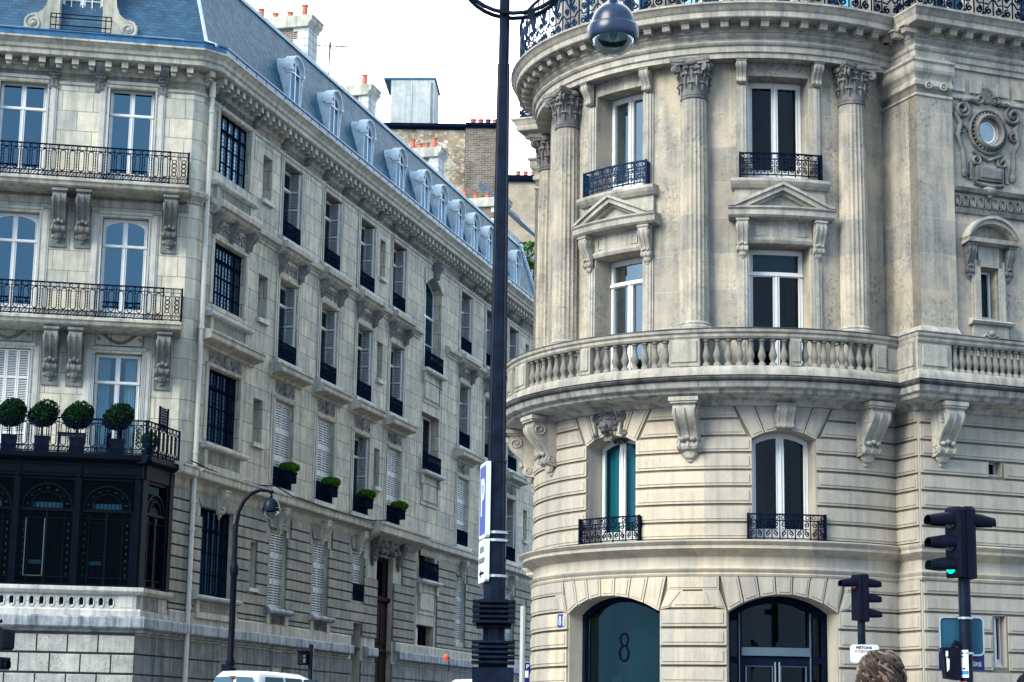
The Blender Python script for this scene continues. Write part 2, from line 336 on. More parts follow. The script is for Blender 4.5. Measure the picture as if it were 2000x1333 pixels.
    def plate(s, u0, u1, z0, z1, holes, d=0, rev=.2, top=None, edge=False, step=None, sill=True):
        """wall sheet at depth d with openings (ua,ub,za,zb,rise); each opening gets reveals rev deep.
        top=(za,rise): the outer top edge is an arc springing at za"""
        br = set(s.us(u0, u1, step))
        for h in holes:
            br.add(h[0]); br.add(h[1])
            if h[4] > 0 or len(h) > 5: br.update([h[0]+(h[1]-h[0])*i/12 for i in range(13)])
        if top: br.update([u0+(u1-u0)*i/14 for i in range(15)])
        br = sorted(b for b in br if u0-1e-6 <= b <= u1+1e-6)
        q = [br[0]]
        for b in br[1:]:
            if b-q[-1] > 1e-4: q.append(b)
        br = q
        def T(u): return arc(u, u0, u1, top[0], top[1]) if top else z1
        for a, b in zip(br, br[1:]):
            m = (a+b)/2; cur = (z0, z0)
            for h in sorted([h for h in holes if h[0] < m < h[1]], key=lambda h: h[2]):
                if h[2]-cur[0] > 1e-4: s.face(s.p(a, d, cur[0]), s.p(b, d, cur[1]), s.p(b, d, h[2]), s.p(a, d, h[2]))
                ta, tb = htop(h, a), htop(h, b); cur = (ta, tb)
                if rev:
                    s.face(s.p(a, d, ta), s.p(b, d, tb), s.p(b, d-rev, tb), s.p(a, d-rev, ta))
                    if sill: s.face(s.p(a, d, h[2]), s.p(b, d, h[2]), s.p(b, d-rev, h[2]), s.p(a, d-rev, h[2]))
            s.face(s.p(a, d, cur[0]), s.p(b, d, cur[1]), s.p(b, d, T(b)), s.p(a, d, T(a)))
            if edge:
                s.face(s.p(a, d, T(a)), s.p(b, d, T(b)), s.p(b, d-rev, T(b)), s.p(a, d-rev, T(a)))
        if rev:
            for h in holes:
                for u in (h[0], h[1]):
                    zt_ = htop(h, u); s.face(s.p(u, d, h[2]), s.p(u, d, zt_), s.p(u, d-rev, zt_), s.p(u, d-rev, h[2]))
    def build(s, name, mat, parent=None, smooth=False, root=None, angle=35):
        o = mesh_obj(name, s.v, s.f, s.uv, mat, parent, smooth, angle); return o
def htop(h, u): return arc(u, *h[5])-h[6] if len(h) > 5 else arc(u, h[0], h[1], h[3], h[4])
def arc(u, u0, u1, z, rise):
    if rise <= 0: return z
    wd = (u1-u0)/2; R = (wd*wd+rise*rise)/(2*rise); x = u-(u0+u1)/2
    return z+math.sqrt(max(0, R*R-x*x))-(R-rise)
def clip(poly, x, sgn):
    out = []; n = len(poly)
    for i in range(n):
        a, b = poly[i], poly[(i+1) % n]; fa, fb = (a[0]-x)*sgn, (b[0]-x)*sgn
        if fa >= -1e-9: out.append(a)
        if (fa > 1e-9 and fb < -1e-9) or (fa < -1e-9 and fb > 1e-9):
            t = fa/(fa-fb); out.append((x, a[1]+(b[1]-a[1])*t))
    return out
def inset(poly, m):
    A = sum(poly[i][0]*poly[(i+1) % len(poly)][1]-poly[(i+1) % len(poly)][0]*poly[i][1] for i in range(len(poly)))/2
    if A < 0: poly = poly[::-1]
    n = len(poly); L_ = []
    for i in range(n):
        a, b = poly[i], poly[(i+1) % n]; dx, dz = b[0]-a[0], b[1]-a[1]; l = math.hypot(dx, dz)
        if l < 1e-6: return None
        L_.append((a[0]-dz/l*m, a[1]+dx/l*m, dx/l, dz/l))
    out = []
    for i in range(n):
        a, b = L_[i-1], L_[i]; det = a[2]*b[3]-a[3]*b[2]
        if abs(det) < 1e-4: out.append((b[0], b[1])); continue
        t = ((b[0]-a[0])*b[3]-(b[1]-a[1])*b[2])/det; out.append((a[0]+a[2]*t, a[1]+a[3]*t))
    B = sum(out[i][0]*out[(i+1) % n][1]-out[(i+1) % n][0]*out[i][1] for i in range(n))/2
    if B <= 0 or max(q[0] for q in out)-min(q[0] for q in out) < .03 or max(q[1] for q in out)-min(q[1] for q in out) < .03: return None
    for i in range(n):   # flipped edges mean the inset collapsed
        a, b = out[i], out[(i+1) % n]
        if (b[0]-a[0])*L_[i][2]+(b[1]-a[1])*L_[i][3] < 0: return None
    return out
def mesh_obj(name, v, f, uv, mat, parent=None, smooth=False, angle=35):
    me = bpy.data.meshes.new(name); base = ROOTLOC.get(_root(parent), Vector((0, 0, 0))) if parent else Vector((0, 0, 0))
    o = bpy.data.objects.new(name, me)
    org = base
    if not parent:
        xs = [q.x for q in v]; ys = [q.y for q in v]; zs = [q.z for q in v]
        org = Vector(((min(xs)+max(xs))/2, (min(ys)+max(ys))/2, min(zs))); o.location = org
    me.from_pydata([q-org for q in v], [], f)
    ul = me.uv_layers.new(name='UVMap'); vi = [0]*len(me.loops); me.loops.foreach_get('vertex_index', vi)
    flat = []
    for i in vi: flat.extend(uv[i])
    ul.data.foreach_set('uv', flat)
    me.materials.append(MATS[mat] if isinstance(mat, str) else mat)
    me.validate(); me.update()
    if smooth: me.shade_smooth(); me.set_sharp_from_angle(angle=R_(angle))
    COL.objects.link(o)
    if parent: o.parent = parent
    return o
ROOTLOC = {}
def _root(o):
    while o is not None and o.parent: o = o.parent
    return o.name if o is not None else None
def thing(name, label, cat, loc, group=None):
    o = bpy.data.objects.new(name, None); o.empty_display_size = .3; o.location = loc; COL.objects.link(o)
    o['label'] = label; o['category'] = cat; ROOTLOC[o.name] = Vector(loc)
    if group: o['group'] = group
    return o
def tag(o, label, cat, group=None):
    o['label'] = label; o['category'] = cat
    if group: o['group'] = group
    return o
def structure(o): o['kind'] = 'structure'; return o
def inst(src, parent, P, rz=0, base=None, scale=None):
    """copy of a part built round the origin, set at world point P under parent"""
    o = src.copy(); COL.objects.link(o); o.parent = parent
    o.location = Vector(P)-ROOTLOC[_root(parent)]; o.rotation_euler = (0, 0, rz)
    if scale: o.scale = scale
    return o
def proto(name, mb, mat, smooth=False, angle=35):
    me = bpy.data.meshes.new(name); me.from_pydata([tuple(q) for q in mb.v], [], mb.f)
    ul = me.uv_layers.new(name='UVMap'); vi = [0]*len(me.loops); me.loops.foreach_get('vertex_index', vi); flat = []
    for i in vi: flat.extend(mb.uv[i])
    ul.data.foreach_set('uv', flat); me.materials.append(MATS[mat]); me.validate(); me.update()
    if smooth: me.shade_smooth(); me.set_sharp_from_angle(angle=R_(angle))
    return bpy.data.objects.new(name, me)          # not linked; used through inst()
def spiral(cu, cz, r, turns=1.6, n=14, a0=0, dirn=1, r1=.12):
    return [(cu+r*(1-(1-r1)*i/(n-1))*cos(a0+dirn*2*pi*turns*i/(n-1)), cz+r*(1-(1-r1)*i/(n-1))*sin(a0+dirn*2*pi*turns*i/(n-1))) for i in range(n)]
def ring(cu, cz, ru, rz=None, n=12): rz = rz or ru; return [(cu+ru*cos(2*pi*i/n), cz+rz*sin(2*pi*i/n)) for i in range(n)]
def path_sweep(mb, path, prof, caps=False):
    """sweep (offset,z) profile along plan path(offset)->list of points with matching counts"""
    rows = []; L0 = None
    for off, z in prof:
        P = path(off)
        if L0 is None:
            L0 = [0]
            for a, b in zip(P, P[1:]): L0.append(L0[-1]+(b-a).length)
        rows.append([mb.w((q.x, q.y, z), (L0[i], z+off)) for i, q in enumerate(P)])
    for a, b in zip(rows, rows[1:]):
        for i in range(len(a)-1): mb.face(a[i], a[i+1], b[i+1], b[i])
    if caps:
        mb.face(*[r[0] for r in rows]); mb.face(*[r[-1] for r in rows])
def offset_poly(pts, side):
    """returns path(off) for a plan polyline, mitred; side=+1 offsets to the right of travel"""
    def f(off):
        out = []; n = len(pts)
        for i in range(n):
            ns = []
            if i > 0: t = (pts[i]-pts[i-1]).normalized(); ns.append(Vector((t.y, -t.x, 0))*side)
            if i < n-1: t = (pts[i+1]-pts[i]).normalized(); ns.append(Vector((t.y, -t.x, 0))*side)
            if len(ns) == 1: out.append(pts[i]+ns[0]*off)
            else:
                k = (ns[0]+ns[1]); out.append(pts[i]+k*(off/(1+ns[0].dot(ns[1]))))
        return out
    return f
def along(path, d, spacing, start=0, end=None):
    """points and outward directions along a plan path at offset d"""
    P = path(d); Q = path(d+.1); res = []
    for i in range(len(P)-1):
        pass
    L0 = [0]
    for a, b in zip(P, P[1:]): L0.append(L0[-1]+(b-a).length)
    s = start
    while s < (end if end is not None else L0[-1]):
        i = max(k for k in range(len(L0)-1) if L0[k] <= s+1e-9); t = (P[i+1]-P[i]).normalized(); pt = P[i]+t*(s-L0[i])
        nrm = Vector((t.y, -t.x, 0));
        if nrm.dot(Q[i]-P[i]) < 0: nrm = -nrm
        res.append((pt, t, nrm)); s += spacing
    return res
def obox(mb, pt, t, n, w, d0, d1, z0, z1, taper=0):
    """box at plan point, width w along t, from d0 to d1 outward"""
    c = [mb.w(Vector((0, 0, z))+Vector((pt.x, pt.y, 0))+t*(sx*w/2)+n*(dd-(taper if z == z0 and dd == d1 else 0)), (sx*w+dd, z)) for z in (z0, z1) for dd in (d0, d1) for sx in (-1, 1)]
    for q in ((0, 1, 3, 2), (4, 5, 7, 6), (0, 1, 5, 4), (2, 3, 7, 6), (0, 2, 6, 4), (1, 3, 7, 5)): mb.face(*[c[i] for i in q])
CONS = [(1, 0), (1, -.07), (.96, -.09), (1.0, -.15), (1.0, -.21), (.95, -.28), (.84, -.36), (.70, -.44), (.56, -.52), (.45, -.60), (.38, -.68), (.37, -.73), (.42, -.77), (.44, -.82), (.40, -.87), (.30, -.90), (.18, -.92), (0, -.93)]
def console(mb, uc, zt, wd, h, dep, d0=0, leaf=True, flare=1.0):
    """scroll bracket: S-shaped side, fluted front, volutes, leaf drop"""
    def Pn(sx): return [mb.p(uc+sx*wd/2*(flare if dd > .9 else 1), d0+dd*dep, zt+zz*h) for dd, zz in CONS]
    a, b = Pn(-1), Pn(1); w0 = [mb.p(uc+sx*wd/2, d0, zt) for sx in (-1, 1)]
    for i in range(len(a)-1): mb.face(a[i], b[i], b[i+1], a[i+1])
    mb.face(w0[0], *a); mb.face(w0[1], *b); mb.face(w0[0], w0[1], b[0], a[0])
    mb.box(uc-wd*.58, uc+wd*.58, d0, d0+dep*1.06, zt-h*.06, zt-.002)
    pts = [(dd, zz) for dd, zz in CONS[3:15]]
    for k in (-.42, 0, .42):
        rows = []
        for dd, zz in pts:
            rows.append([mb.p(uc+(k+o)*wd, d0+dd*dep+hh, zt+zz*h) for o, hh in ((-.08, -.005), (-.05, .03*min(1, dep/.5)), (.05, .03*min(1, dep/.5)), (.08, -.005))])
        for r0, r1 in zip(rows, rows[1:]):
            for i in range(3): mb.face(r0[i], r1[i], r1[i+1], r0[i+1])
    for sx in (-1, 1):
        for cy, cz, rr in ((.74, -.22, .17), (.27, -.80, .095)):
            sp = [(cy*dep+rr*h*.9*(1-.85*i/15)*cos(1.2+2*pi*1.7*i/15)*min(1, dep/(h*.45)), cz*h+rr*h*.8*(1-.85*i/15)*sin(1.2+2*pi*1.7*i/15)) for i in range(16)]
            mb.tube([(uc+sx*(wd/2+.004), d0+q[0], zt+q[1]) for q in sp], .016*h+.004, 4, False)
    if leaf:
        mb.blob(uc, d0+.26*dep, zt-.80*h, wd*.52, dep*.20, h*.06, 10, 5)
        mb.blob(uc, d0+.14*dep, zt-.93*h, wd*.42, dep*.16, h*.12, 8, 5)
        mb.blob(uc, d0+.07*dep, zt-1.03*h, wd*.22, dep*.09, h*.09, 6, 4)
        for k in (-1, 0, 1): mb.blob(uc+k*wd*.26, d0+.5*dep, zt-.66*h+abs(k)*-.03*h, wd*.16, dep*.10, h*.045, 7, 4)
def rust(mb, u0, u1, zs, ops, d0, d1, gap=.03, m=.05, h=.018, edge=0):
    """courses of long blocks between openings (ua,ub,za,zb)"""
    for z0, z1 in zip(zs, zs[1:]):
        iv = [(u0, u1)]
        for o in ops:
            if o[2] < z1-.01 and o[3] > z0+.01:
                nv = []
                for a, b in iv:
                    if o[1] <= a or o[0] >= b: nv.append((a, b)); continue
                    if o[0] > a: nv.append((a, o[0]))
                    if o[1] < b: nv.append((o[1], b))
                iv = nv
        for a, b in iv:
            if b-a < .08: continue
            mb.block([(a+edge, z0+gap/2), (b-edge, z0+gap/2), (b-edge, z1-gap/2), (a+edge, z1-gap/2)], d0, d1, m, h)
def wedges(mb, u0, u1, z0f, z1, n, d0, d1, flare=.35, gap=.02, m=.04, h=.018, skip=()):
    """radiating stones above an opening; z0f(u) is the arch line"""
    c = (u0+u1)/2
    for i in range(n):
        if i in skip: continue
        a, b = u0+(u1-u0)*i/n, u0+(u1-u0)*(i+1)/n
        ta, tb = c+(a-c)*(1+flare), c+(b-c)*(1+flare)
        mb.block([(a+gap/2, z0f(a)), (b-gap/2, z0f(b)), (tb-gap/2, z1), (ta+gap/2, z1)], d0, d1, m, h)
PR = random.Random(99)
def pane(fr, u0, u1, z0, z1, d, mat, parent, rise=0):
    mb = MB(fr)
    if rise: mb.plate(u0, u1, z0, z1, [], d, 0, top=(z1, rise))
    else: mb.prof([(d-PR.uniform(0, .022), z0), (d-PR.uniform(0, .022), z1)], u0, u1, False)
    return mb.build('pane', mat, parent)
def window(fr, u0, u1, z0, z1, d, parent, mat='white_paint', gmat='pane_blue', rise=0, zt=None, leaves=2, sash=.075, mull=.12, rows=1, arched_light=False, handle=True, name='window', bottom=.09, thin=.07, one_top=False):
    """framed window; frame mesh with a glass pane child. zt = height of the transom"""
    mb = MB(fr); wd = u1-u0; holes = []
    segs = [(z0+bottom, (zt-thin*.7) if zt else z1-sash)]
    if zt: segs.append((zt+thin*.7, z1-sash))
    for k, (a, b) in enumerate(segs):
        top = k == len(segs)-1
        lv = 1 if (one_top and zt and top) else leaves; lw = (wd-2*sash-(lv-1)*mull)/lv
        for i in range(lv):
            ua = u0+sash+i*(lw+mull); n = rows if not (zt and top) else 1
            hh = (b-a-(n-1)*.035)/n
            for j in range(n):
                za = a+j*(hh+.035); r = 0; zb = za+hh
                holes.append((ua, ua+lw, za, zb, 0))
    if rise:   # arched head: cut the upper lights so that they stay under the arc
        hs = []
        for h in holes:
            if h[3] > z1-sash-.02:
                hs.append((h[0], h[1], h[2], z1-sash, 0, (u0, u1, z1, rise), sash))
            else: hs.append(h)
        holes = hs
    mb.plate(u0, u1, z0, z1, holes, d, .05, top=(z1, rise) if rise else None)
    # raised sash lines
    for h in holes:
        t = .018
        mb.box(h[0]-t, h[0], d, d+.015, h[2]-t, h[3]); mb.box(h[1], h[1]+t, d, d+.015, h[2]-t, h[3]); mb.box(h[0], h[1], d, d+.015, h[2]-t, h[2])
    if leaves == 2: mb.box((u0+u1)/2-.022, (u0+u1)/2+.022, d, d+.03, z0+.02, (zt or z1)-.04)
    if zt: mb.box(u0, u1, d, d+.035, zt-.03, zt+.03)
    mb.box(u0, u1, d, d+.03, z0, z0+.035)
    if arched_light:   # curved corner fillets in the upper lights
        zt_ = zt or z0; top = z1-sash; n = 10; r = (u1-u0)/2-sash; c = (u0+u1)/2; h = min(.22, top-zt_-.1)
        for sx in (-1, 1):
            prev = None
            for i in range(n+1):
                t = pi/2*i/n; q = (c+sx*r*sin(t), top-h*(1-cos(t)))
                if prev: mb.face(mb.p(prev[0], d-.02, prev[1]), mb.p(q[0], d-.02, q[1]), mb.p(q[0], d-.02, top), mb.p(prev[0], d-.02, top))
                prev = q
    if handle and leaves == 2: mb.tube([((u0+u1)/2, d+.05, z0+.95), ((u0+u1)/2, d+.05, z0+1.12)], .012, 5)
    o = mb.build(name, mat, parent)
    pane(fr, u0+.02, u1-.02, z0+.02, z1-.02 if not rise else z1, d-.03, gmat, o, rise)
    return o
def louvres(mb, u0, u1, z0, z1, d, th=.035, panels=3, pitch=.055):
    """one louvred leaf lying in the wall plane of mb's frame"""
    st = .045
    mb.box(u0, u0+st, d-th/2, d+th/2, z0, z1); mb.box(u1-st, u1, d-th/2, d+th/2, z0, z1)
    ph = (z1-z0)/panels
    for k in range(panels+1):
        zc = z0+ph*k; mb.box(u0+st, u1-st, d-th/2+.002, d+th/2-.002, max(z0, zc-.03), min(z1, zc+.03))
    for k in range(panels):
        z = z0+ph*k+.05
        while z < z0+ph*(k+1)-.05:
            mb.prof([(d-th/2+.004, z), (d+th/2-.004, z-.022), (d+th/2-.004, z-.012), (d-th/2+.004, z+.010)], u0+st, u1-st, False, True); z += pitch
def perforated(mb, u0, u1, z0, z1, d, cols=4, pitch=.085):
    """closed folding metal shutter: leaves of slotted bars"""
    lw = (u1-u0)/cols
    for i in range(cols+1): mb.box(u0+lw*i-.018, u0+lw*i+.018, d-.02, d+.012, z0, z1)
    n = int((z1-z0)/pitch)
    for k in range(n+1):
        z = z0+(z1-z0)*k/n; t = .022 if k not in (0, n, n//3, 2*n//3) else .06
        mb.box(u0, u1, d-.012, d+.004, z-t, z+t)
# ================================================================== GROUND, ROADS, PAVEMENTS
def gz(y): return .022*max(-60, min(y, 130))-.05
def sheet(name, poly, dz, mat, kerb=0, kmat=None):
    """tilted flat sheet following the ground; kerb>0 gives it that thickness"""
    mb = MB(); n = len(poly)
    A = [mb.w((x, y, gz(y)+dz), (x, y)) for x, y in poly]; mb.face(*A)
    if kerb:
        B = [mb.w((x, y, gz(y)+dz-kerb), (x, y)) for x, y in poly]
        for i in range(n): mb.face(A[i], A[(i+1) % n], B[(i+1) % n], B[i])
    return structure(mb.build(name, mat, None))
mb = MB(); ys = [-400, -60, 0, 65, 130, 900]
rows = [[mb.w((x, y, gz(y)-.02), (x, y)) for x in (-700, -100, 0, 100, 700)] for y in ys]
for a, b in zip(rows, rows[1:]):
    for i in range(4): mb.face(a[i], a[i+1], b[i+1], b[i])
structure(mb.build('ground', 'asphalt', None))
def L2(P, Q, t): return (P[0]+(Q[0]-P[0])*t, P[1]+(Q[1]-P[1])*t)
Kx, Ky = -10.38, 56.0
def offS(u, d): return (Kx+sin(R_(15.737))*u+cos(R_(15.737))*d, Ky+cos(R_(15.737))*u-sin(R_(15.737))*d)
def offK(u, d): return (Kx-sin(R_(79.448))*u+cos(R_(79.448))*d, Ky-cos(R_(79.448))*u-sin(R_(79.448))*d)
sheet('road', [offS(-30, 3.1), offS(90, 3.1), offS(90, 10.8), offS(-30, 10.8)], .0, 'asphalt')
sheet('pavement', [offS(90, -1), offS(90, 3.0), offS(2, 3.0), offS(-1.5, 4.2), offK(2, 5.0), offK(60, 5.0), offK(60, -1), offS(0, -1)], .12, 'pavement', .3)
sheet('pavement', [(3, 33), (14, 33.5), (60, 50), (60, 62), (12, 62), (7.2, 75), (3.4, 75), (-1.8, 48), (-2.6, 41), (-.8, 35.5)], .12, 'pavement', .3)
sheet('pavement', [(-14, -10), (14, -10), (14, 14), (-14, 14)], .12, 'pavement', .3)
for k in range(7): sheet('crossing_stripe', [(-3+k*1.1, 15.2), (-2.5+k*1.1, 15.2), (-2.5+k*1.1, 19.0), (-3+k*1.1, 19.0)], .006, 'road_paint')
sheet('traffic_island', [(-1.6, 21.6), (1.4, 21.6), (1.4, 24.6), (-1.6, 24.6)], .12, 'pavement', .3)
sheet('traffic_island', [(3.6, 21.2), (6.6, 21.2), (6.6, 24.0), (3.6, 24.0)], .12, 'pavement', .3)
# ================================================================== LEFT APARTMENT BUILDING
K = Vector((-10.38, 56.0, 0)); aS, aA, aB = R_(15.737), R_(79.448), R_(68.468)
dS = Vector((sin(aS), cos(aS), 0)); nS = Vector((cos(aS), -sin(aS), 0))
dA = -Vector((sin(aA), cos(aA), 0)); nA = Vector((cos(aA), -sin(aA), 0))
U0 = 2.63; Pi_ = K+dS*U0
FS = Fr(K, dS, nS); FA = Fr(Pi_, dA, nA); FK = Fr(K, dA, nA)
UE = 42.9; UA = 9.4
LB = thing('apartment_building', 'long cream stone apartment block with a blue slate mansard roof, left of the street', 'building', (K.x, K.y, 1.0))
def W2(fr, u, d, z=0): return fr.P(u, d, z)
# --- walls
WS = [(9.45, 11.05), (13.35, 14.95), (17.1, 18.7), (20.85, 22.4)]; WS2 = [(30.0, 31.6), (33.9, 35.5), (37.75, 39.3)]
SL = [(7.65, 8.42), (19.33, 19.95), (40.74, 41.4)]
F3, F2, F1, G0 = (17.85, 20.45), (13.7, 16.4), (9.45, 12.3), (5.45, 8.08)
BIG = (4.08, 6.5); BIGZ = [(18.6, 20.62), (14.4, 16.42), (10.14, 12.42)]
up = []
for a, b in WS+WS2:
    for z in (F3, F2, F1): up.append((a, b, z[0], z[1], 0))
for z in BIGZ: up.append((BIG[0], BIG[1], z[0], z[1], 0))
for a, b in SL:
    for z in ((18.7, 20.2), (14.7, 16.17), (10.6, 12.06)): up.append((a, b, z[0], z[1], 0))
BAY = (24.9, 27.25)
up.append((BAY[0], BAY[1], 16.15, 19.65, .45)); up.append((BAY[0], BAY[1], 11.95, 14.35, 0))
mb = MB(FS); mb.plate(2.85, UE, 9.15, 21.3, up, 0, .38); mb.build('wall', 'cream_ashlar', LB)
# front wall (set back above the loggia) and the narrow canted corner
WA = [(1.38, 2.74), (4.6, 6.0), (7.8, 9.2)]
FZ = [(17.52, 20.7), (13.32, 16.62), (9.12, 12.46)]
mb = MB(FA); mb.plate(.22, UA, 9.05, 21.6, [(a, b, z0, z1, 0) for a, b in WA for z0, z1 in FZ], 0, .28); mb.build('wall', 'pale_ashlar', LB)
E1, E2 = W2(FA, .22, 0), W2(FS, 2.85, 0)
FC = Fr(E1, (E2-E1).normalized(), Vector(((E2-E1).normalized().y, -(E2-E1).normalized().x, 0))); LC = (E2-E1).length
mb = MB(FC); mb.prof([(0, 9.05), (0, 21.6)], 0, LC, False); mb.build('wall', 'pale_ashlar', LB)
mb = MB(FS); mb.box(UE-.3, UE, -13, -.02, .2, 21.9); mb.box(3.2, UE, -13.3, -13, .2, 21.9); mb.build('wall', 'cream_ashlar', LB)
mb = MB(FA); mb.box(UA, UA+.3, -12, -.02, .2, 21.9); mb.build('wall', 'cream_ashlar', LB)
# dark rooms behind the openings
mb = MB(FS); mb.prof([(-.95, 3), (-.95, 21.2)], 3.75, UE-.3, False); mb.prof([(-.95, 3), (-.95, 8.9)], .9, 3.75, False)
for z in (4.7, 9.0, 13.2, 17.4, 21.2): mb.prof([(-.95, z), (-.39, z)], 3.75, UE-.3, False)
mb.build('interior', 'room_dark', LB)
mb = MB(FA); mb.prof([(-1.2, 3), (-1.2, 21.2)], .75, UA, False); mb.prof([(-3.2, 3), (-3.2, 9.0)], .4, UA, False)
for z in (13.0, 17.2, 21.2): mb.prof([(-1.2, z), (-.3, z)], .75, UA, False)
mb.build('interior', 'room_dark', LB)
# plan path of the upper storeys: front (from its left end) -> corner -> street side
plan_up = offset_poly([W2(FA, UA, 0), E1, E2, W2(FS, UE, 0)], 1)
plan_low = offset_poly([W2(FK, UA+1.2, 0), K.copy(), W2(FS, UE, 0)], 1)
def cornice(path, prof, mat, name='cornice', extra=None):
    mb = MB(); path_sweep(mb, path, prof)
    if extra: extra(mb)
    mb.build(name, mat, LB); return
    mb = MB(); path_sweep(mb, path, prof); return mb.build(name, mat, LB)
def modil(mb):
    for pt, t, n in along(plan_up, .0, .49, .2): obox(mb, pt, t, n, .20, .0, .50, 21.16, 21.352); obox(mb, pt, t, n, .15, .0, .40, 21.07, 21.162)
cornice(plan_up, [(0, 20.62), (.05, 20.66), (.05, 20.74), (0, 20.76), (0, 21.0), (.06, 21.02), (.10, 21.10), (.10, 21.16), (.16, 21.2), (.16, 21.34), (.55, 21.35), (.62, 21.38), (.62, 21.52), (.68, 21.56), (.70, 21.66), (.80, 21.76), (.86, 21.8), (.86, 21.86), (.2, 21.9)], 'cream_stone', 'cornice', modil)
cornice(plan_up, [(.3, 21.88), (.74, 21.87), (.78, 21.90), (.78, 22.04), (.82, 22.06), (.82, 22.1), (.76, 22.1), (.70, 22.04), (.3, 22.06)], 'zinc', 'gutter', lambda mb: [obox(mb, pt, t, n, .014, .75, .795, 21.9, 22.06) for pt, t, n in along(plan_up, .0, .8, .5)])
# street side mid cornice, string and ledge
def strip(fr, u0, u1, prof, mat, name, par=LB):
    mb = MB(fr); mb.prof(prof, u0, u1); return mb.build(name, mat, par)
MC = [(0, 17.18), (.05, 17.2), (.05, 17.28), (.10, 17.32), (.12, 17.36), (.22, 17.40), (.24, 17.52), (.22, 17.56), (0, 17.64)]
strip(FS, 2.85, 3.03, MC, 'cream_stone', 'string_course'); strip(FS, 3.22, 24.35, MC, 'cream_stone', 'string_course'); strip(FS, 27.9, UE, MC, 'cream_stone', 'string_course')
strip(FC, 0, LC, MC, 'cream_stone', 'string_course')
ALLW = WS+WS2
for a, b in [(BIG[0]-.35, BIG[1]+.35)]+[(a-.38, b+.38) for a, b in ALLW]:   # raised hoods of the mid cornice
    strip(FS, a, b, [(.0, 17.15), (.12, 17.2), (.26, 17.30), (.30, 17.36), (.40, 17.40), (.42, 17.54), (.40, 17.6), (0, 17.68)], 'cream_stone', 'window_hood')
# ground storey: base, rustication
SC = [(0, 8.52), (.04, 8.6), (.04, 8.78), (.12, 8.84), (.30, 8.88), (.32, 8.92), (.32, 9.08), (.36, 9.12), (.36, 9.17), (0, 9.24)]
strip(FS, 1.86, 3.03, SC, 'cream_stone', 'string_course'); strip(FS, 3.22, 18.6, SC, 'cream_stone', 'string_course'); strip(FS, 25.2, UE, SC, 'cream_stone', 'string_course')
strip(FS, 18.6, 24.5, [(0, 8.5), (.15, 8.62), (.55, 8.8), (.60, 8.84), (.60, 9.05), (.66, 9.12), (.66, 9.18), (0, 9.3)], 'cream_stone', 'string_course')
gops = [(3.98, 6.45, 5.48, 8.12, 0), (7.75, 8.35, 5.95, 7.42, 0), (9.4, 10.9, 5.45, 8.05, 0), (13.3, 14.8, 5.45, 8.05, 0), (17.25, 18.55, 6.2, 8.05, 0), (17.45, 18.45, 1.3, 5.4, 0),
        (19.98, 21.9, 1.3, 8.05, 0), (24.9, 27.1, 7.6, 10.2, 0), (24.9, 27.1, 4.75, 5.75, 0), (30.1, 31.4, 5.3, 8.1, 0), (34.0, 35.3, 5.3, 8.1, 0), (37.9, 39.2, 5.3, 8.1, 0), (40.8, 41.4, 5.9, 7.5, 0)]
mb = MB(FS)
lowg = [g for g in gops]
mb.plate(1.9, UE, 4.5, 9.16, [(a, b, max(z0, 4.5001), min(z1, 9.1), r) for a, b, z0, z1, r in gops], 0, .42); mb.build('wall', 'cream_stone', LB)
zs = [4.95+.34*i for i in range(11)]; zs[-1] = 8.35; zs = [4.93]+[5.10+.34*i for i in range(11)]
ops2 = [(a-(.0), b, z0, z1) for a, b, z0, z1, r in gops]+[(a-.3, b+.3, z1, 8.6) for a, b, z0, z1, r in gops if 8 < z1 < 8.2 and b < 23]+[(a-.2, b+.2, z1, 8.6) for a, b, z0, z1, r in gops if 8 < z1 < 8.2 and b > 23]
ops2 += [(18.8, 19.95, 7.2, 8.6), (21.9, 22.9, 7.2, 8.6), (24.6, 27.4, 4.5, 9), (25.0, 25.01, 4, 9)]
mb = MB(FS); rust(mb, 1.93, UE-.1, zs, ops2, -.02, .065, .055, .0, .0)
jb = MB(FS); rust(jb, 1.93, UE-.1, zs, ops2, -.01, .006, 0, 0, 0); jb.build('joints', 'shade_joint', LB)
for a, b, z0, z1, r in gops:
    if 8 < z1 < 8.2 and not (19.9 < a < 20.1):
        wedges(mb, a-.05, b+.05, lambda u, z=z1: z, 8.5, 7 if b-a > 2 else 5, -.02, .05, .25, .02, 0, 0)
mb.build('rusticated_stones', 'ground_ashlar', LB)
for a, b, z0, z1, r in gops:
    if 8 < z1 < 8.2 and not (19.9 < a < 20.1):
        mb = MB(FS); console(mb, (a+b)/2, 8.72, .34, .8, .3, .03); mb.build('keystone', 'cream_stone', LB)
strip(FS, 2.0, 17.2, [(.0, 4.55), (.09, 4.56), (.09, 4.86), (.05, 4.92), (0, 4.93)], 'cream_stone', 'base_band'); strip(FS, 22.2, UE, [(.0, 4.55), (.09, 4.56), (.09, 4.86), (.05, 4.92), (0, 4.93)], 'cream_stone', 'base_band')
LEDGE = [(0, 4.12), (.06, 4.14), (.06, 4.2), (.22, 4.25), (.24, 4.28), (.24, 4.52), (.2, 4.56), (0, 4.6)]
for a, b in ((.0, 3.03), (3.22, 17.15), (18.75, 19.8), (22.3, UE)): strip(FS, a, b, LEDGE, 'weathered_ledge', 'ledge')
mb = MB(FK); mb.prof(LEDGE, -.24, UA+1.2); mb.build('ledge', 'weathered_ledge', LB)
bops = [(5.9, 6.75, 2.35, 3.5, 0), (10.0, 10.9, 2.2, 3.4, 0), (17.45, 18.45, .5, 4.519, 0), (19.98, 21.9, .5, 4.519, 0)]
mb = MB(FS); mb.plate(0, UE, .2, 4.52, bops, 0, .5); mb.build('wall', 'cream_stone', LB)
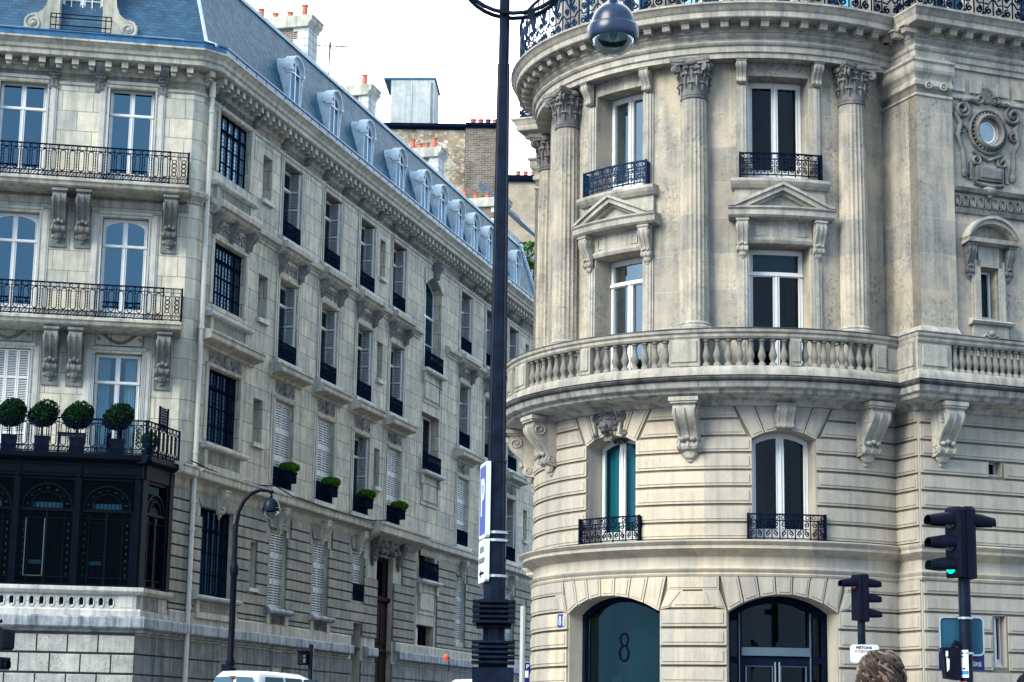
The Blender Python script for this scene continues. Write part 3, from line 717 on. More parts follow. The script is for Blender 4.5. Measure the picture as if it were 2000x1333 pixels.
jb = MB(FS); rust(jb, .0, UE, [.35, 4.07], bops, -.01, .006, 0, 0, 0); jb.build('joints', 'shade_joint', LB)
zb = [.35, .8, 1.35, 1.90, 2.45, 2.99, 3.54, 4.07]
mb = MB(FS); rust(mb, .0, UE, zb, [(a-.0, b, z0, z1) for a, b, z0, z1, r in bops], -.02, .05, .05, 0, 0, 0)
mb.build('plinth_stones', 'plinth_side', LB)
jb = MB(FK); jb.prof([(0, .2), (0, 4.52)], 0, UA+1.2, False); jb.build('joints', 'shade_joint', LB)
mb = MB(FK)
random.seed(3)
for k in range(len(zb)-1):
    u = 0; first = True
    while u < UA+1.2:
        wv = .83 if not first else (.99 if k % 2 == 0 else .62); first = False
        b = min(u+wv, UA+1.2); mb.boxb(u+(.0 if u == 0 else .02), b-.02, -.01, .05, zb[k]+.03, zb[k+1]-.03, .012); u = b
mb.build('plinth_stones', 'plinth_stone', LB)
# --- stone balustrade zone below the loggia
mb = MB(FK)
mb.prof([(.12, 4.56), (.12, 4.72), (.08, 4.76), (0, 4.78)], -.12, UA+1.2); mb.prof([(0, 5.16), (.10, 5.18), (.16, 5.24), (.18, 5.27), (.18, 5.36), (.1, 5.38), (-.5, 5.38)], -.18, UA+1.2)
mb.box(-.0, .52, -.3, .03, 4.76, 5.17); mb.box(.1, .44, -.2, .045, 4.82, 5.12)
mb.build('base_band', 'white_stone', LB)
slots = []
for i in range(34):
    c = .70+.27*i; slots.append((c-.055, c+.055, 4.87, 5.02, .055))
mb = MB(FK); mb.plate(.52, UA+1.2, 4.77, 5.165, slots, .0, .12)
for s_ in slots:
    c = (s_[0]+s_[1])/2; mb.relief(ring(c, 4.95, .085, .15, 14), .03, .0, .025, True); mb.blob(c+.135, .01, 4.96, .022, .02, .022, 6, 4)
mb.build('pierced_parapet', 'white_stone', LB)
mb = MB(FK); mb.prof([(-.14, 4.77), (-.14, 5.16)], .5, UA+1.2, False); mb.build('interior', 'dim_blue', LB)
mb = MB(FS); mb.prof([(0, 4.56), (.06, 4.56), (.06, 4.72), (0, 4.76)], 0, 2.0); mb.prof([(0, 5.16), (.08, 5.18), (.13, 5.24), (.15, 5.27), (.15, 5.36), (.08, 5.38), (-.4, 5.38)], -.1, 2.02)
mb.box(0, .35, -.2, .02, 4.76, 5.16); mb.box(1.35, 1.9, -.2, .03, 4.76, 5.16); mb.box(.35, 1.35, -.2, -.02, 4.76, 5.16)
for i in range(6): mb.relief(ring(.47+.155*i, 4.95, .05, .15, 10), .03, -.02, .03, True)
mb.build('base_band', 'cream_stone', LB)
# --- loggia (iron and stained glass bow on the front)
LG = []
def loggia_bay(fr, u0, u1, par, side=False):
    mb = MB(fr); wd = u1-u0; c = (u0+u1)/2; zsp = 7.50
    r = wd/2-.06
    mb.box(u0, u1, -.06, .03, zsp-.05, zsp+.03)                       # transom
    mb.bar([(c+r*cos(t), zsp+.04+min(r, .78)*sin(t)) for t in [pi*i/18 for i in range(19)]], .05, -.05, .02)
    r2 = r*.66; mb.bar([(c+r2*cos(t), zsp+.04+min(r2, .56)*sin(t)) for t in [pi*i/18 for i in range(19)]], .03, -.05, .01)
    for t in (pi*.25, pi*.5, pi*.75): mb.bar([(c+r2*cos(t), zsp+.04+min(r2, .56)*sin(t)), (c+r*cos(t), zsp+.04+min(r, .78)*sin(t))], .022, -.05, .0)
    for f in ((0, .5, 1) if not side else (0, .5, 1)): mb.box(u0+f*wd-.03, u0+f*wd+.03, -.06, .02, 5.38, zsp)
    for f in ((.17, .83) if not side else ()): mb.box(u0+f*wd-.012, u0+f*wd+.012, -.05, .0, 5.38, zsp)
    for z in (5.62, 7.26): mb.box(u0, u1, -.05, .0, z-.012, z+.012)
    mb.box(u0, u1, -.06, .03, 5.38, 5.44); mb.box(u0, u1, -.06, .03, 8.34, 8.46)
    o = mb.build('loggia_window', 'loggia_iron', par)
    g = MB(fr)
    for f0, f1 in ((.17, .5), (.5, .83)) if not side else ((0, .5), (.5, 1)):   # lead lattice
        a, b = u0+f0*wd+.03, u0+f1*wd-.03; n = 5
        for i in range(n+1): g.box(a+(b-a)*i/n-.004, a+(b-a)*i/n+.004, -.045, -.035, 5.64, 7.24)
        k = 0; z = 5.64
        while z < 7.24: g.box(a, b, -.045, -.035, z-.004, z+.004); z += .10
    for i in range(9): uu = c-r2+2*r2*i/8; h = min(r2, .56)*math.sqrt(max(0, 1-((uu-c)/r2)**2)); g.box(uu-.004, uu+.004, -.045, -.035, 7.54, 7.55+h)
    g.build('lead_lattice', 'loggia_iron', o)
    e = MB(fr)                                                          # coloured border pieces
    for f in ((.085, .915) if not side else ()):
        z = 5.7
        while z < 7.2: e.blob(u0+f*wd, -.045, z, .03, .01, .045, 6, 4); z += .2
    ra = (r+r2)/2
    for i in range(7):
        t = pi*(i+.5)/7; e.blob(c+ra*cos(t), -.045, zsp+.04+min(ra, .67)*sin(t), .045, .01, .035, 6, 4)
    e.build('coloured_glass', 'dim_teal', o)
    s = MB(fr); s.box(c-r2*.92, c+r2*.92, -.058, -.05, 7.55, 7.70)
    s.build('light_strip', 'dim_blue', o)
    if not side: s = MB(fr); s.box(c+.08, u0+.8*wd, -.058, -.05, 5.98, 6.08); s.build('light_strip', 'dim_blue', o)
    pane(fr, u0, u1, 5.40, 8.4, -.065, 'pane_loggia', o)
    return o
for a, b in ((.14, 1.75), (1.75, 3.42), (3.42, 5.09), (5.09, 6.76), (6.76, 8.43)):
    loggia_bay(FK, a+.1, b-.1, LB)
o = loggia_bay(FS, .28, 1.5, LB, True)
mb = MB(FK)
for u in (.1, 1.75, 3.42, 5.09, 6.76, 8.43):
    mb.box(u-.11, u+.11, -.14, .06, 5.38, 8.5); mb.box(u-.06, u+.06, .06, .10, 5.38, 8.9); mb.blob(u, .1, 8.85, .05, .05, .05); mb.blob(u, .1, 8.45, .05, .05, .05)
mb.box(-.1, UA, -.2, .08, 8.44, 8.86); mb.box(.0, UA, .08, .10, 8.52, 8.54); mb.box(.0, UA, .08, .10, 8.76, 8.78)
mb.prof([(-.3, 8.86), (.12, 8.86), (.2, 8.93), (.22, 8.96), (.22, 9.08), (.2, 9.1), (-.3, 9.1)], -.22, UA)
mb.build('loggia_frame', 'loggia_iron', LB)
mb = MB(FS)
mb.box(-.05, .28, -.14, .06, 5.38, 8.5); mb.box(1.5, 1.93, -.3, .06, 5.38, 8.5); mb.box(-.1, 1.93, -.2, .08, 8.44, 8.86); mb.box(1.62, 1.68, .06, .1, 5.38, 8.9)
mb.prof([(-.3, 8.86), (.12, 8.86), (.2, 8.93), (.22, 8.96), (.22, 9.08), (.2, 9.1), (-.3, 9.1)], -.22, 2.25)
mb.build('loggia_frame', 'loggia_iron', LB)
mb = MB(FK); mb.box(0, UA, -2.3, -.2, 8.95, 9.06); mb.build('balcony_floor', 'zinc_light', LB)
# an opened white casement in the second loggia bay
mb = MB(FK)
for q in ((2.62, 2.645, 5.64, 7.24), (3.13, 3.15, 5.64, 7.24)): mb.box(q[0], q[1], -.04, .0, q[2], q[3])
mb.box(2.62, 3.15, -.04, .0, 5.64, 5.655); mb.build('casement', 'shutter_dim', LB)
# --- railings
def rail_left(mb, u0, u1, z, d, h=.98, ends=(1, 1)):
    t = .012
    for zz, hh in ((z+.03, .03), (z+.17, .024), (z+h-.13, .024), (z+h, .042)): mb.box(u0, u1, d-.012, d+.012 if zz < z+h else d+.02, zz-hh/2, zz+hh/2)
    n = max(1, round((u1-u0)/.27)); w_ = (u1-u0)/n
    for i in range(n):
        c = u0+w_*(i+.5)
        a, b, r = z+.17+.10, z+h-.13-.10, w_*.27
        pts = [(c+r*cos(q), b+r*sin(q)) for q in [pi*k/6 for k in range(7)]]+[(c-r*cos(q), a-r*sin(q)) for q in [pi*k/6 for k in range(7)]]
        mb.bar(pts, .027, d-.008, d+.008, True)
        mb.bar([(u0+w_*i, z), (u0+w_*i, z+h)], .024, d-.008, d+.008)
        for k in range(5): mb.blob(u0+w_*i, d, z+.32+k*(h-.62)/4, .026, .016, .034, 5, 3)
        mb.bar(ring(u0+w_*i, z+h-.16-.06, .035, .035, 6), .012, d-.006, d+.006, True)
    k = max(1, round((u1-u0)/.10)); w2 = (u1-u0)/k
    for i in range(k):
        c = u0+w2*(i+.5)
        mb.bar(ring(c, z+.10, w2*.42, .055, 8), .019, d-.006, d+.006, True)
        mb.bar([(c-w2/2, z+.04), (c+w2/2, z+.16)], .014, d-.004, d+.004)
        if i % 2 == 0: mb.bar(ring(c, z+h-.065, .04, .045, 6), .018, d-.006, d+.006, True)
    for e, uu in zip(ends, (u0, u1)):
        if e: mb.box(uu-.02, uu+.02, d-.02, d+.02, z, z+h+.03)
def panel_end(mb, u0, u1, z, d, h):
    c = (u0+u1)/2
    for k in range(4): mb.bar(ring(c, z+.3+k*.13, .06, .06, 8), .026, d-.01, d+.01, True)
    for sx in (-1, 1): mb.bar([(c+sx*.09, z+.2), (c+sx*.06, z+.32), (c+sx*.08, z+.5), (c+sx*.06, z+.68), (c+sx*.10, z+.82)], .016, d-.01, d+.01)
    for uu in (u0, u1): mb.bar([(uu, z), (uu, z+h)], .02, d-.01, d+.01)
for zf, uend, n_ in ((17.48, .26, 'upper'), (13.3, .28, 'lower')):
    mb = MB(FA); mb.prof([(0, zf-.30), (.5, zf-.28), (.86, zf-.24), (.92, zf-.20), (.95, zf-.12), (1.0, zf-.08), (1.0, zf), (0, zf)], uend, UA)
    sl = mb.build('balcony_slab', 'cream_stone', LB)
    mb = MB(FA); rail_left(mb, .85, UA-.1, zf+.02, .93); panel_end(mb, .32, .56, zf+.02, .93, .98); panel_end(mb, .60, .84, zf+.02, .93, .98)
    for zz, hh in ((.03, .022), (.17, .016), (.85, .016), (.98, .03)): mb.box(.28, .86, .918, .942, zf+.02+zz-hh/2, zf+.02+zz+hh/2)
    for i in range(6): mb.bar(ring(.33+i*.1, zf+.12, .042, .055, 8), .012, .925, .935, True); mb.bar(ring(.33+i*.1, zf+.935, .03, .04, 6), .012, .925, .935, True)
    mb.box(.27, .31, .9, .95, zf, zf+1.02); mb.build('railing', 'iron', sl)
    fs = Fr(FA.P(.29, .93, 0), -nA, -dA)   # return railing at the corner end
    mb = MB(fs); rail_left(mb, 0, .9, zf+.02, 0); mb.build('railing', 'iron', sl)
    for u in (.76, 3.32, 4.02, 6.6, 7.3):
        mb = MB(FA); console(mb, u, zf-.28, .40, 1.35, .78, .02); mb.box(u-.24, u+.24, .0, .05, zf-1.9, zf-.3); mb.build('console', 'carved_stone', LB)
        mb = MB(FA)
        for k in range(3): mb.box(u-.13+.1*k, u-.07+.1*k, .05, .075, zf-1.5, zf-1.05)
        mb.box(u-.2, u+.2, .04, .12, zf-1.62, zf-1.52); mb.build('fluting', 'cream_stone', LB)
mb = MB(FK); rail_left(mb, -.02, UA, 9.12, -.02); panel_end(mb, .05, .30, 9.12, -.02, .98); rb = mb.build('railing', 'iron', LB)
mb = MB(FS); rail_left(mb, .0, 2.15, 9.12, .06); mb.build('railing', 'iron', LB)
# --- front windows
for i, (a, b) in enumerate(WA):
    for j, (z0, z1) in enumerate(FZ):
        closed = (j == 2 and i == 1)
        o = window(FA, a+.02, b-.02, z0+.02, z1-.02, -.24, LB, gmat='pane_clear' if (j == 2 and i == 0) else 'pane_blue', zt=z0+(z1-z0)*.74, arched_light=(j == 1), mull=.14, sash=.09, bottom=.5 if j < 2 else .3)
        if not closed:
            mb = MB(FA)
            for sx in (0, 1):
                n = 5; c0 = a+.14 if sx == 0 else b-.46
                pts = []
                rows = [[mb.p(c0+.32*k/14, -.40+.03*sin(k*1.9), z) for k in range(15)] for z in (z0+.05, z1-.15)]
                for k in range(14): mb.face(rows[0][k], rows[0][k+1], rows[1][k+1], rows[1][k])
            if j == 2: mb.build('curtain', 'curtain', o)
        else:
            mb = MB(FA)
            for k in range(4): louvres(mb, a+.02+.34*k, a+.35+.34*k, z0, z1-.04, -.06, .04, 4, .05)
            mb.build('shutter', 'white_paint', LB)
        if j == 2 and not closed:   # folded shutters beside the window
            for uu in (a-.13, b+.0):
                mb = MB(FA); mb.box(uu, uu+.03, .0, .07, z0, z1-.1); mb.box(uu+.045, uu+.075, .0, .07, z0, z1-.1); mb.box(uu+.09, uu+.12, .0, .07, z0, z1-.1); mb.build('shutter', 'shutter_paint', LB)
        else:
            for uu in (a-.05, b-.0):
                mb = MB(FA); mb.box(uu, uu+.05, -.02, .03, z0, z1); mb.build('shutter', 'shutter_paint', LB)
# surrounds, friezes and relief of the front
for a, b in WA:
    for j, (z0, z1) in enumerate(FZ):
        mb = MB(FA)
        for uu, s in ((a, -1), (b, 1)):
            mb.boxb(min(uu+s*.10, uu+s*.30), max(uu+s*.10, uu+s*.30), 0, .03, z0, z1+.1); mb.boxb(min(uu+s*.13, uu+s*.25), max(uu+s*.13, uu+s*.25), .0, .05, z0, z1+.1)
        mb.prof([(0, z1+.06), (.05, z1+.08), (.07, z1+.16), (0, z1+.2)], a-.12, b+.12); mb.build('window_surround', 'pale_stone', LB)
for a, b in WA:
    mb = MB(FA); z = FZ[0][1]; mb.box(a-.02, b+.02, 0, .02, z+.2, z+.52)      # running scroll frieze under the cornice
    n = 5
    for k in range(n):
        c = a+.12+(b-a-.1)*k/n; mb.relief(spiral(c+.06, z+.36, .085, 1.4, 14, pi, 1 if k < 3 else -1), .03, .02, .03)
        mb.relief([(c+.1, z+.28), (c+.17, z+.33), (c+.25, z+.45)], .03, .02, .025)
    mb.build('relief', 'carved_stone', LB); mb = MB(FA)
    z = FZ[1][1]+.5   # shell and branches
    c = (a+b)/2
    for k in range(9): t = pi*(.1+.8*k/8); mb.relief([(c, z-.14), (c+.2*cos(t), z-.1+.24*sin(t))], .045, 0, .05)
    for sx in (-1, 1):
        mb.relief([(c+sx*.1, z-.18), (c+sx*.35, z-.14), (c+sx*.66, z+.06)], .035, 0, .04)
        for k in range(7): u = c+sx*(.2+.07*k); mb.blob(u, .02, z-.13+.03*k+(.05 if k % 2 else -.04), .045, .03, .022, 6, 4)
    mb.build('relief', 'carved_stone', LB); mb = MB(FA)
    z = FZ[2][1]+.42   # garland panel
    mb.bar([(a-.02, z-.22), (b+.02, z-.22), (b+.02, z+.24), (a-.02, z+.24)], .05, 0, .03, True)
    pts = [(a+.2+(b-a-.4)*k/14, z+.14-.26*sin(pi*k/14)) for k in range(15)]; mb.relief(pts, .10, 0, .07)
    for q in pts[::1]: mb.blob(q[0], .05, q[1], .04, .04, .035, 6, 4)
    for sx in (-1, 1): mb.blob(c+sx*(.5), .04, z+.15, .05, .05, .05); mb.relief(spiral(c+sx*.6, z-.02, .07, 1.2, 10), .03, 0, .03)
    mb.build('relief', 'carved_stone', LB)
for u in (1.16, 3.05, 4.42, 6.2, 7.6):
    mb = MB(FA); console(mb, u, 21.36, .30, .55, .42, .02); mb.box(u-.16, u+.16, 0, .05, 20.5, 20.85); mb.box(u-.1, u-.02, .05, .07, 20.55, 20.8); mb.box(u+.02, u+.1, .05, .07, 20.55, 20.8); mb.build('console', 'carved_stone', LB)
strip(FA, .22, UA, [(0, 16.88), (.05, 16.9), (.06, 17.0), (.1, 17.08), (0, 17.2)], 'cream_stone', 'string_course')
# drainpipe
mb = MB(FS); mb.tube([(3.12, .14, 21.15), (3.12, .14, 1.0)], .072, 10); mb.tube([(3.12, .14, 21.2), (3.12, .14, 20.7)], .10, 10)
for z in (20.2, 16.9, 13.4, 9.6): mb.tube([(3.12, .14, z), (3.12, .14, z+.1)], .09, 10)
for z in (8.1, 5.0, 7.3, 1.9): mb.tube([(3.12, .14, z), (3.12, .14, z+.1)], .09, 10)
mb.build('drainpipe', 'pipe_cream', LB, True)
mb = MB(FS); mb.tube([(2.5, .3, 9.3), (3.6, .34, 9.2), (5.4, .34, 9.13), (7.2, .34, 9.14), (8.95, .36, 9.32), (10.4, .36, 9.16), (12.86, .38, 9.13), (14.6, .38, 9.12), (16.45, .38, 9.14), (18.2, .40, 9.16), (20.3, .5, 9.42)], .02, 5)
tag(mb.build('cable', 'iron', None), 'thin black cable sagging along the string course above the ground-floor windows', 'cable')
# --- street side windows
def rail_bars(mb, u0, u1, z0, z1, d):
    mb.box(u0, u1, d-.015, d+.015, z1-.03, z1); mb.box(u0, u1, d-.012, d+.012, z0+.02, z0+.04); mb.box(u0, u1, d-.012, d+.012, z1-.14, z1-.125)
    n = max(3, round((u1-u0)/.11))
    for i in range(n+1):
        u = u0+(u1-u0)*i/n; mb.box(u-.014, u+.014, d-.012, d+.012, z0, z1)
        if i < n: mb.bar(ring(u+.055, z0+.27, .032, .17, 6), .022, d-.006, d+.006, True); mb.bar(ring(u+.055, z1-.08, .035, .035, 6), .018, d-.006, d+.006, True)
    mb.box(u0, u1, d-.01, d+.01, z0+.06, z0+.13)
shp = MB(Fr(Vector((0, 0, 0)), nS, -dS)); louvres(shp, -.52, -.02, 0, 2.5, 0, .04, 4, .06)     # leaf folded back along the reveal
SHUT = proto('shutter', shp, 'shutter_paint')
pbx = {}
def street_window(a, b, z0, z1, rz, shut='fold', rail=True, deep=-.36):
    o = window(FS, a, b, z0+.02, z1-.02, deep, LB, gmat='pane_blue', zt=z0+(z1-z0)*.74, sash=.08, mull=.12, handle=False)
    if shut == 'fold': inst(SHUT, LB, FS.P(b-.13, -.0, z0+.04), 0, scale=(1, 1, (z1-z0-.1)/2.5)); inst(SHUT, LB, FS.P(b-.06, -.0, z0+.04), 0, scale=(1, 1, (z1-z0-.1)/2.5))
    elif shut == 'closed':
        mb = MB(FS); perforated(mb, a, b, z0+.02, z1-.02, -.12, 4, .085); mb.build('shutter', 'shutter_paint', LB)
    if rail:
        mb = MB(FS); rail_bars(mb, a+.0, b-.0, rz, rz+.62, .02); mb.build('railing', 'iron', LB)
for i, (a, b) in enumerate(ALLW):
    street_window(a, b, F3[0], F3[1], F3[0]-.02)
    street_window(a, b, F2[0], F2[1], F2[0]-.02)
    street_window(a, b, F1[0], F1[1], F1[0]-.02, 'closed' if i in (0, 1, 3, 4, 5) else 'fold')
for a, b, z0, z1, r in gops:
    if a in (9.4, 13.3, 30.1, 34.0, 37.9): street_window(a, b, z0, z1, z0, 'closed', False)
    if a == 17.25:
        street_window(a, b, z0, z1, z0, 'closed', True)
for a, b in SL:
    for z0, z1 in ((18.7, 20.2), (14.7, 16.17), (10.6, 12.06)):
        mb = MB(FS); mb.box(a-.06, b+.08, .0, .12, z0-.14, z0); mb.build('window_sill', 'white_stone', LB)
        mb = MB(FS); mb.prof([(-.36, z0), (-.36, z1)], a, b, False); mb.build('blind_panel', 'cream_stone', LB)
o = window(FS, 7.75, 8.35, 5.97, 7.40, -.3, LB, gmat='pane_dark', leaves=1, handle=False); mb = MB(FS); mb.box(7.65, 8.45, .03, .14, 5.83, 5.95); mb.build('window_sill', 'white_stone', LB)
o = window(FS, 40.8, 41.4, 5.92, 7.48, -.3, LB, gmat='pane_dark', leaves=1, handle=False)
# large leaded windows near the corner
def leaded(a, b, z0, z1, gm, cols=5, d=-.16):
    mb = MB(FS); n = cols
    for i in range(n+1): u = a+(b-a)*i/n; mb.box(u-.028, u+.028, d-.03, d+.02, z0, z1)
    ztr = z0+(z1-z0)*.76; mb.box(a, b, d-.03, d+.03, ztr-.03, ztr+.03); mb.box(a, b, d-.03, d+.02, z0, z0+.05); mb.box(a, b, d-.03, d+.02, z1-.05, z1)
    for k in (1, 2): mb.box(a, b, d-.03, d, z0+(ztr-z0)*k/3-.012, z0+(ztr-z0)*k/3+.012)
    o = mb.build('leaded_window', 'iron', LB)
    g = MB(FS)
    for i in range(n*3): u = a+(b-a)*i/(n*3); g.box(u-.004, u+.004, d-.034, d-.028, z0, z1)
    z = z0
    while z < z1: g.box(a, b, d-.034, d-.028, z-.004, z+.004); z += .13
    g.build('lead_lattice', 'iron', o); pane(FS, a, b, z0, z1, d-.04, gm, o)
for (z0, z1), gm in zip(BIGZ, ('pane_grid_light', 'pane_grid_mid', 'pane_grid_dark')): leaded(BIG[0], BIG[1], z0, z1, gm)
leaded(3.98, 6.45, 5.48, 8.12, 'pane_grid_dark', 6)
def apron(a, b, zt, h=.55, dd=.0):
    """sill slab on a fluted panel"""
    mb = MB(FS); mb.prof([(0, zt-.12), (.16, zt-.10), (.24, zt-.06), (.26, zt), (.24, zt+.03), (0, zt+.05)], a-.42, b+.42); mb.build('window_sill', 'white_stone', LB)
    mb = MB(FS); mb.box(a-.25, a-.02, 0, .12, zt-.12-h, zt-.12); mb.box(b+.02, b+.25, 0, .12, zt-.12-h, zt-.12); mb.box(a-.02, b+.02, 0, .05, zt-.12-h, zt-.12)
    mb.box(a-.3, b+.3, 0, .16, zt-.3-h, zt-.12-h)
    n = int((b-a)/.19)
    for i in range(n):
        c = a+.05+(b-a-.1)*(i+.5)/n; mb.relief(ring(c, zt-.12-h/2, .055, h*.42, 10), .035, .05, .035, True)
    mb.build('apron_panel', 'cream_stone', LB)
for z in (18.15, 14.05, 9.98): apron(BIG[0]+.0, BIG[1], z if z < 18 else 18.2, .55 if z > 10 else .45)
apron(3.98, 6.45, 5.42, .35)
for a in (9.4, 13.3):
    b = a+1.5; mb = MB(FS); mb.prof([(0, 5.22), (.16, 5.24), (.24, 5.28), (.26, 5.34), (.22, 5.42), (0, 5.44)], a-.35, b+.35); mb.build('window_sill', 'weathered_ledge', LB)
    mb = MB(FS); mb.box(a-.15, a+.1, 0, .1, 4.9, 5.24); mb.box(b-.1, b+.2, 0, .1, 4.9, 5.24); mb.box(a+.1, b-.1, .0, .04, 4.9, 5.22); mb.build('apron_panel', 'cream_stone', LB)
    mb = MB(FS)
    for k in range(6): mb.lathe(a+.22+k*.21, .07, [(.05, 4.93), (.03, 4.97), (.06, 5.06), (.03, 5.14), (.05, 5.2)], 6)
    mb.build('small_balusters', 'dark_carving', LB)
# sills, surrounds, friezes, hoods
for a, b in ALLW:
    for z0, z1 in (F3, F2):
        mb = MB(FS); mb.boxb(a-.14, a-.03, 0, .035, z0-.1, z1+.06); mb.boxb(b+.03, b+.14, 0, .035, z0-.1, z1+.06); mb.boxb(a-.30, a-.20, 0, .03, z0-.1, z1+.6); mb.boxb(b+.20, b+.30, 0, .03, z0-.1, z1+.6)
        mb.prof([(0, z1+.02), (.05, z1+.03), (.07, z1+.12), (0, z1+.14)], a-.16, b+.16); mb.build('window_surround', 'cream_stone', LB)
    z1 = F1[1]; mb = MB(FS); mb.boxb(a-.14, a-.03, 0, .03, F1[0], z1+.05); mb.boxb(b+.03, b+.14, 0, .03, F1[0], z1+.05); mb.prof([(0, z1+.02), (.05, z1+.03), (.07, z1+.12), (0, z1+.14)], a-.16, b+.16)
    for s in (-1, 1): c = (a-.25) if s < 0 else (b+.25); mb.boxb(c-.07, c+.07, 0, .02, F1[0], z1+.2)
    mb.build('window_surround', 'cream_stone', LB)
a, b = BIG
for z0, z1 in BIGZ: mb = MB(FS); mb.boxb(a-.22, a-.02, 0, .04, z0, z1+.06); mb.boxb(b+.02, b+.22, 0, .04, z0, z1+.06); mb.prof([(0, z1+.02), (.05, z1+.03), (.07, z1+.12), (0, z1+.14)], a-.24, b+.24); mb.build('window_surround', 'cream_stone', LB)
strip(FS, 2.9, UE, [(0, 20.98), (.05, 21.0), (.05, 21.05), (0, 21.07)], 'cream_stone', 'string_course')
def frieze(a, b, z, n): 
    for k in range(n):
        c = a+(b-a)*(k+.5)/n; mb.relief(ring(c, z, (b-a)/n*.36, .13, 10), .035, 0, .04, True); mb.blob(c, .02, z, .03, .03, .05, 6, 4)
    mb.relief([(a, z-.17), (b, z-.17)], .03, 0, .03); mb.relief([(a, z+.17), (b, z+.17)], .03, 0, .03)
for a, b in [BIG]+ALLW:
    n = 6 if b-a > 2 else 4
    mb = MB(FS); frieze(a+.05, b-.05, 20.80 if b-a < 2 else 20.86, n); mb.build('relief', 'carved_stone', LB); mb = MB(FS); frieze(a+.1, b-.1, 16.86, n); mb.build('relief', 'carved_stone', LB); mb = MB(FS)
    c = (a+b)/2; z = 12.72
    mb.box(a-.02, b+.02, 0, .02, z-.2, z+.2)
    for k in range(14): mb.blob(a+.1+(b-a-.2)*k/13, .03, z+.08*sin(k*2.3), .07, .05, .06, 6, 4)
    mb.blob(c, .06, z, .16, .10, .2, 8, 6); mb.build('relief', 'carved_stone', LB)
for a, b in [BIG]+ALLW:
    for c in ([a-.1, b+.1]+([(a+b)/2] if b-a > 2 else [])): mb = MB(FS); console(mb, c, 17.2, .26, .62, .34, .0); mb.build('console', 'carved_stone', LB)
    mb = MB(FS); e = .9 if b-a > 2 else .62
    mb.prof([(0, 12.95), (.06, 12.97), (.10, 13.05), (.22, 13.10), (.42, 13.14), (.45, 13.18), (.45, 13.30), (.50, 13.34), (.50, 13.40), (0, 13.46)], a-e, b+e); mb.build('window_hood', 'cream_stone', LB)
    if b-a < 2:
        for pr in ([(0, 13.44), (.18, 13.45), (.18, 13.6), (.1, 13.66), (0, 13.68)], [(0, 17.62), (.2, 17.62), (.2, 17.78), (.1, 17.84), (0, 17.84)], [(0, 9.24), (.14, 9.24), (.14, 9.38), (0, 9.42)]): strip(FS, a-.3, b+.3, pr, 'white_stone', 'window_sill')
# consoles of the main cornice along the street
k = 0
for a, b in [BIG]+ALLW:
    for c in (a-.22, b+.22):
        mb = MB(FS); console(mb, c, 21.36, .26, .58, .45, .0, False); mb.build('console', 'carved_stone', LB)
# stair bay
a, b = BAY
window(FS, a, b, 16.17, 19.65, -.36, LB, gmat='pane_leaded', rise=.44, zt=18.55, handle=False, rows=2)
window(FS, a, b, 12.0, 14.33, -.36, LB, gmat='pane_dark', handle=False)
window(FS, 24.9, 27.1, 7.62, 9.1, -.36, LB, gmat='pane_dark', handle=False)
mb = MB(FS); wedges(mb, a-.05, b+.05, lambda u: arc(u, BAY[0], BAY[1], 19.65, .45) if BAY[0] < u < BAY[1] else 19.65, 20.35, 3, -.02, .06, .05, .01, 0, 0); mb.build('keystone', 'cream_stone', LB)
mb = MB(FS); console(mb, (a+b)/2, 20.75, .42, .75, .35, .04); mb.build('keystone', 'carved_stone', LB)
for z0, h, e in ((16.15, .72, .1), (11.95, .72, .1), (7.55, .75, .05)):
    mb = MB(FS); mb.prof([(0, z0-.16), (.2, z0-.14), (.26, z0-.08), (.26, z0), (0, z0+.02)], a-.1, b+.3); mb.build('window_sill', 'white_stone', LB)
    mb = MB(FS); rail_bars(mb, a+.0, b+.0, z0, z0+h, .12); mb.build('railing', 'iron', LB)
    mb = MB(FS); mb.bar([(a+.1, z0-1.35), (b-.05, z0-1.35), (b-.05, z0-.45), (a+.1, z0-.45)], .07, 0, .04, True); mb.box(a+.3, b-.3, 0, .05, z0-1.2, z0-.55)
    for c in (a+.05, b): mb.boxb(c-.1, c+.12, .0, .12, z0-.55, z0-.16)
    mb.build('blind_panel', 'cream_stone', LB)
window(FS, 24.95, 27.05, 4.78, 5.72, -.3, LB, mat='iron', gmat='pane_dark', handle=False, leaves=3)
# doors
mb = MB(FS); mb.plate(20.0, 21.88, 1.2, 8.03, [(20.2, 21.68, 6.6, 7.9, 0)], -.2, .04)
for u0, u1 in ((20.12, 20.88), (21.0, 21.76)):
    for z0, z1 in ((1.6, 2.6), (2.8, 4.6), (4.8, 6.2)): mb.boxb(u0, u1, -.2, -.15, z0, z1, .02)
mb.prof([(-.2, 6.35), (-.11, 6.38), (-.08, 6.46), (-.08, 6.54), (-.2, 6.56)], 20.0, 21.88); o = mb.build('door', 'door_wood', LB)
mb = MB(FS)
for k in range(7): mb.box(20.2+k*.24-.01, 20.2+k*.24+.01, -.22, -.19, 6.6, 7.9)
mb.build('grille', 'iron', o); mb = MB(FS); mb.tube([(20.95, -.11, 2.9), (20.95, -.11, 3.2)], .025, 6); mb.build('handle', 'steel', o)
mb = MB(FS); mb.plate(17.46, 18.44, 1.2, 5.39, [(17.6, 18.3, 3.9, 5.2, 0)], -.5, .03); mb.build('door', 'door_wood', LB)
mb = MB(FS)
for c in (19.4, 22.4): console(mb, c, 8.75, .34, 1.05, .34, .02)
for k in range(26):
    u = 19.7+2.3*k/25; mb.blob(u, .12+.1*sin(k*1.7), 8.35+.16*sin(k*2.9), .14, .12, .13, 7, 5)
mb.blob(20.9, .2, 8.4, .22, .2, .3, 8, 6)
for sx in (-1, 1): mb.relief(spiral(20.9+sx*.55, 8.4, .24, 1.6, 16, 0, sx), .07, .05, .12)
mb.build('door_carving', 'dark_carving', LB)
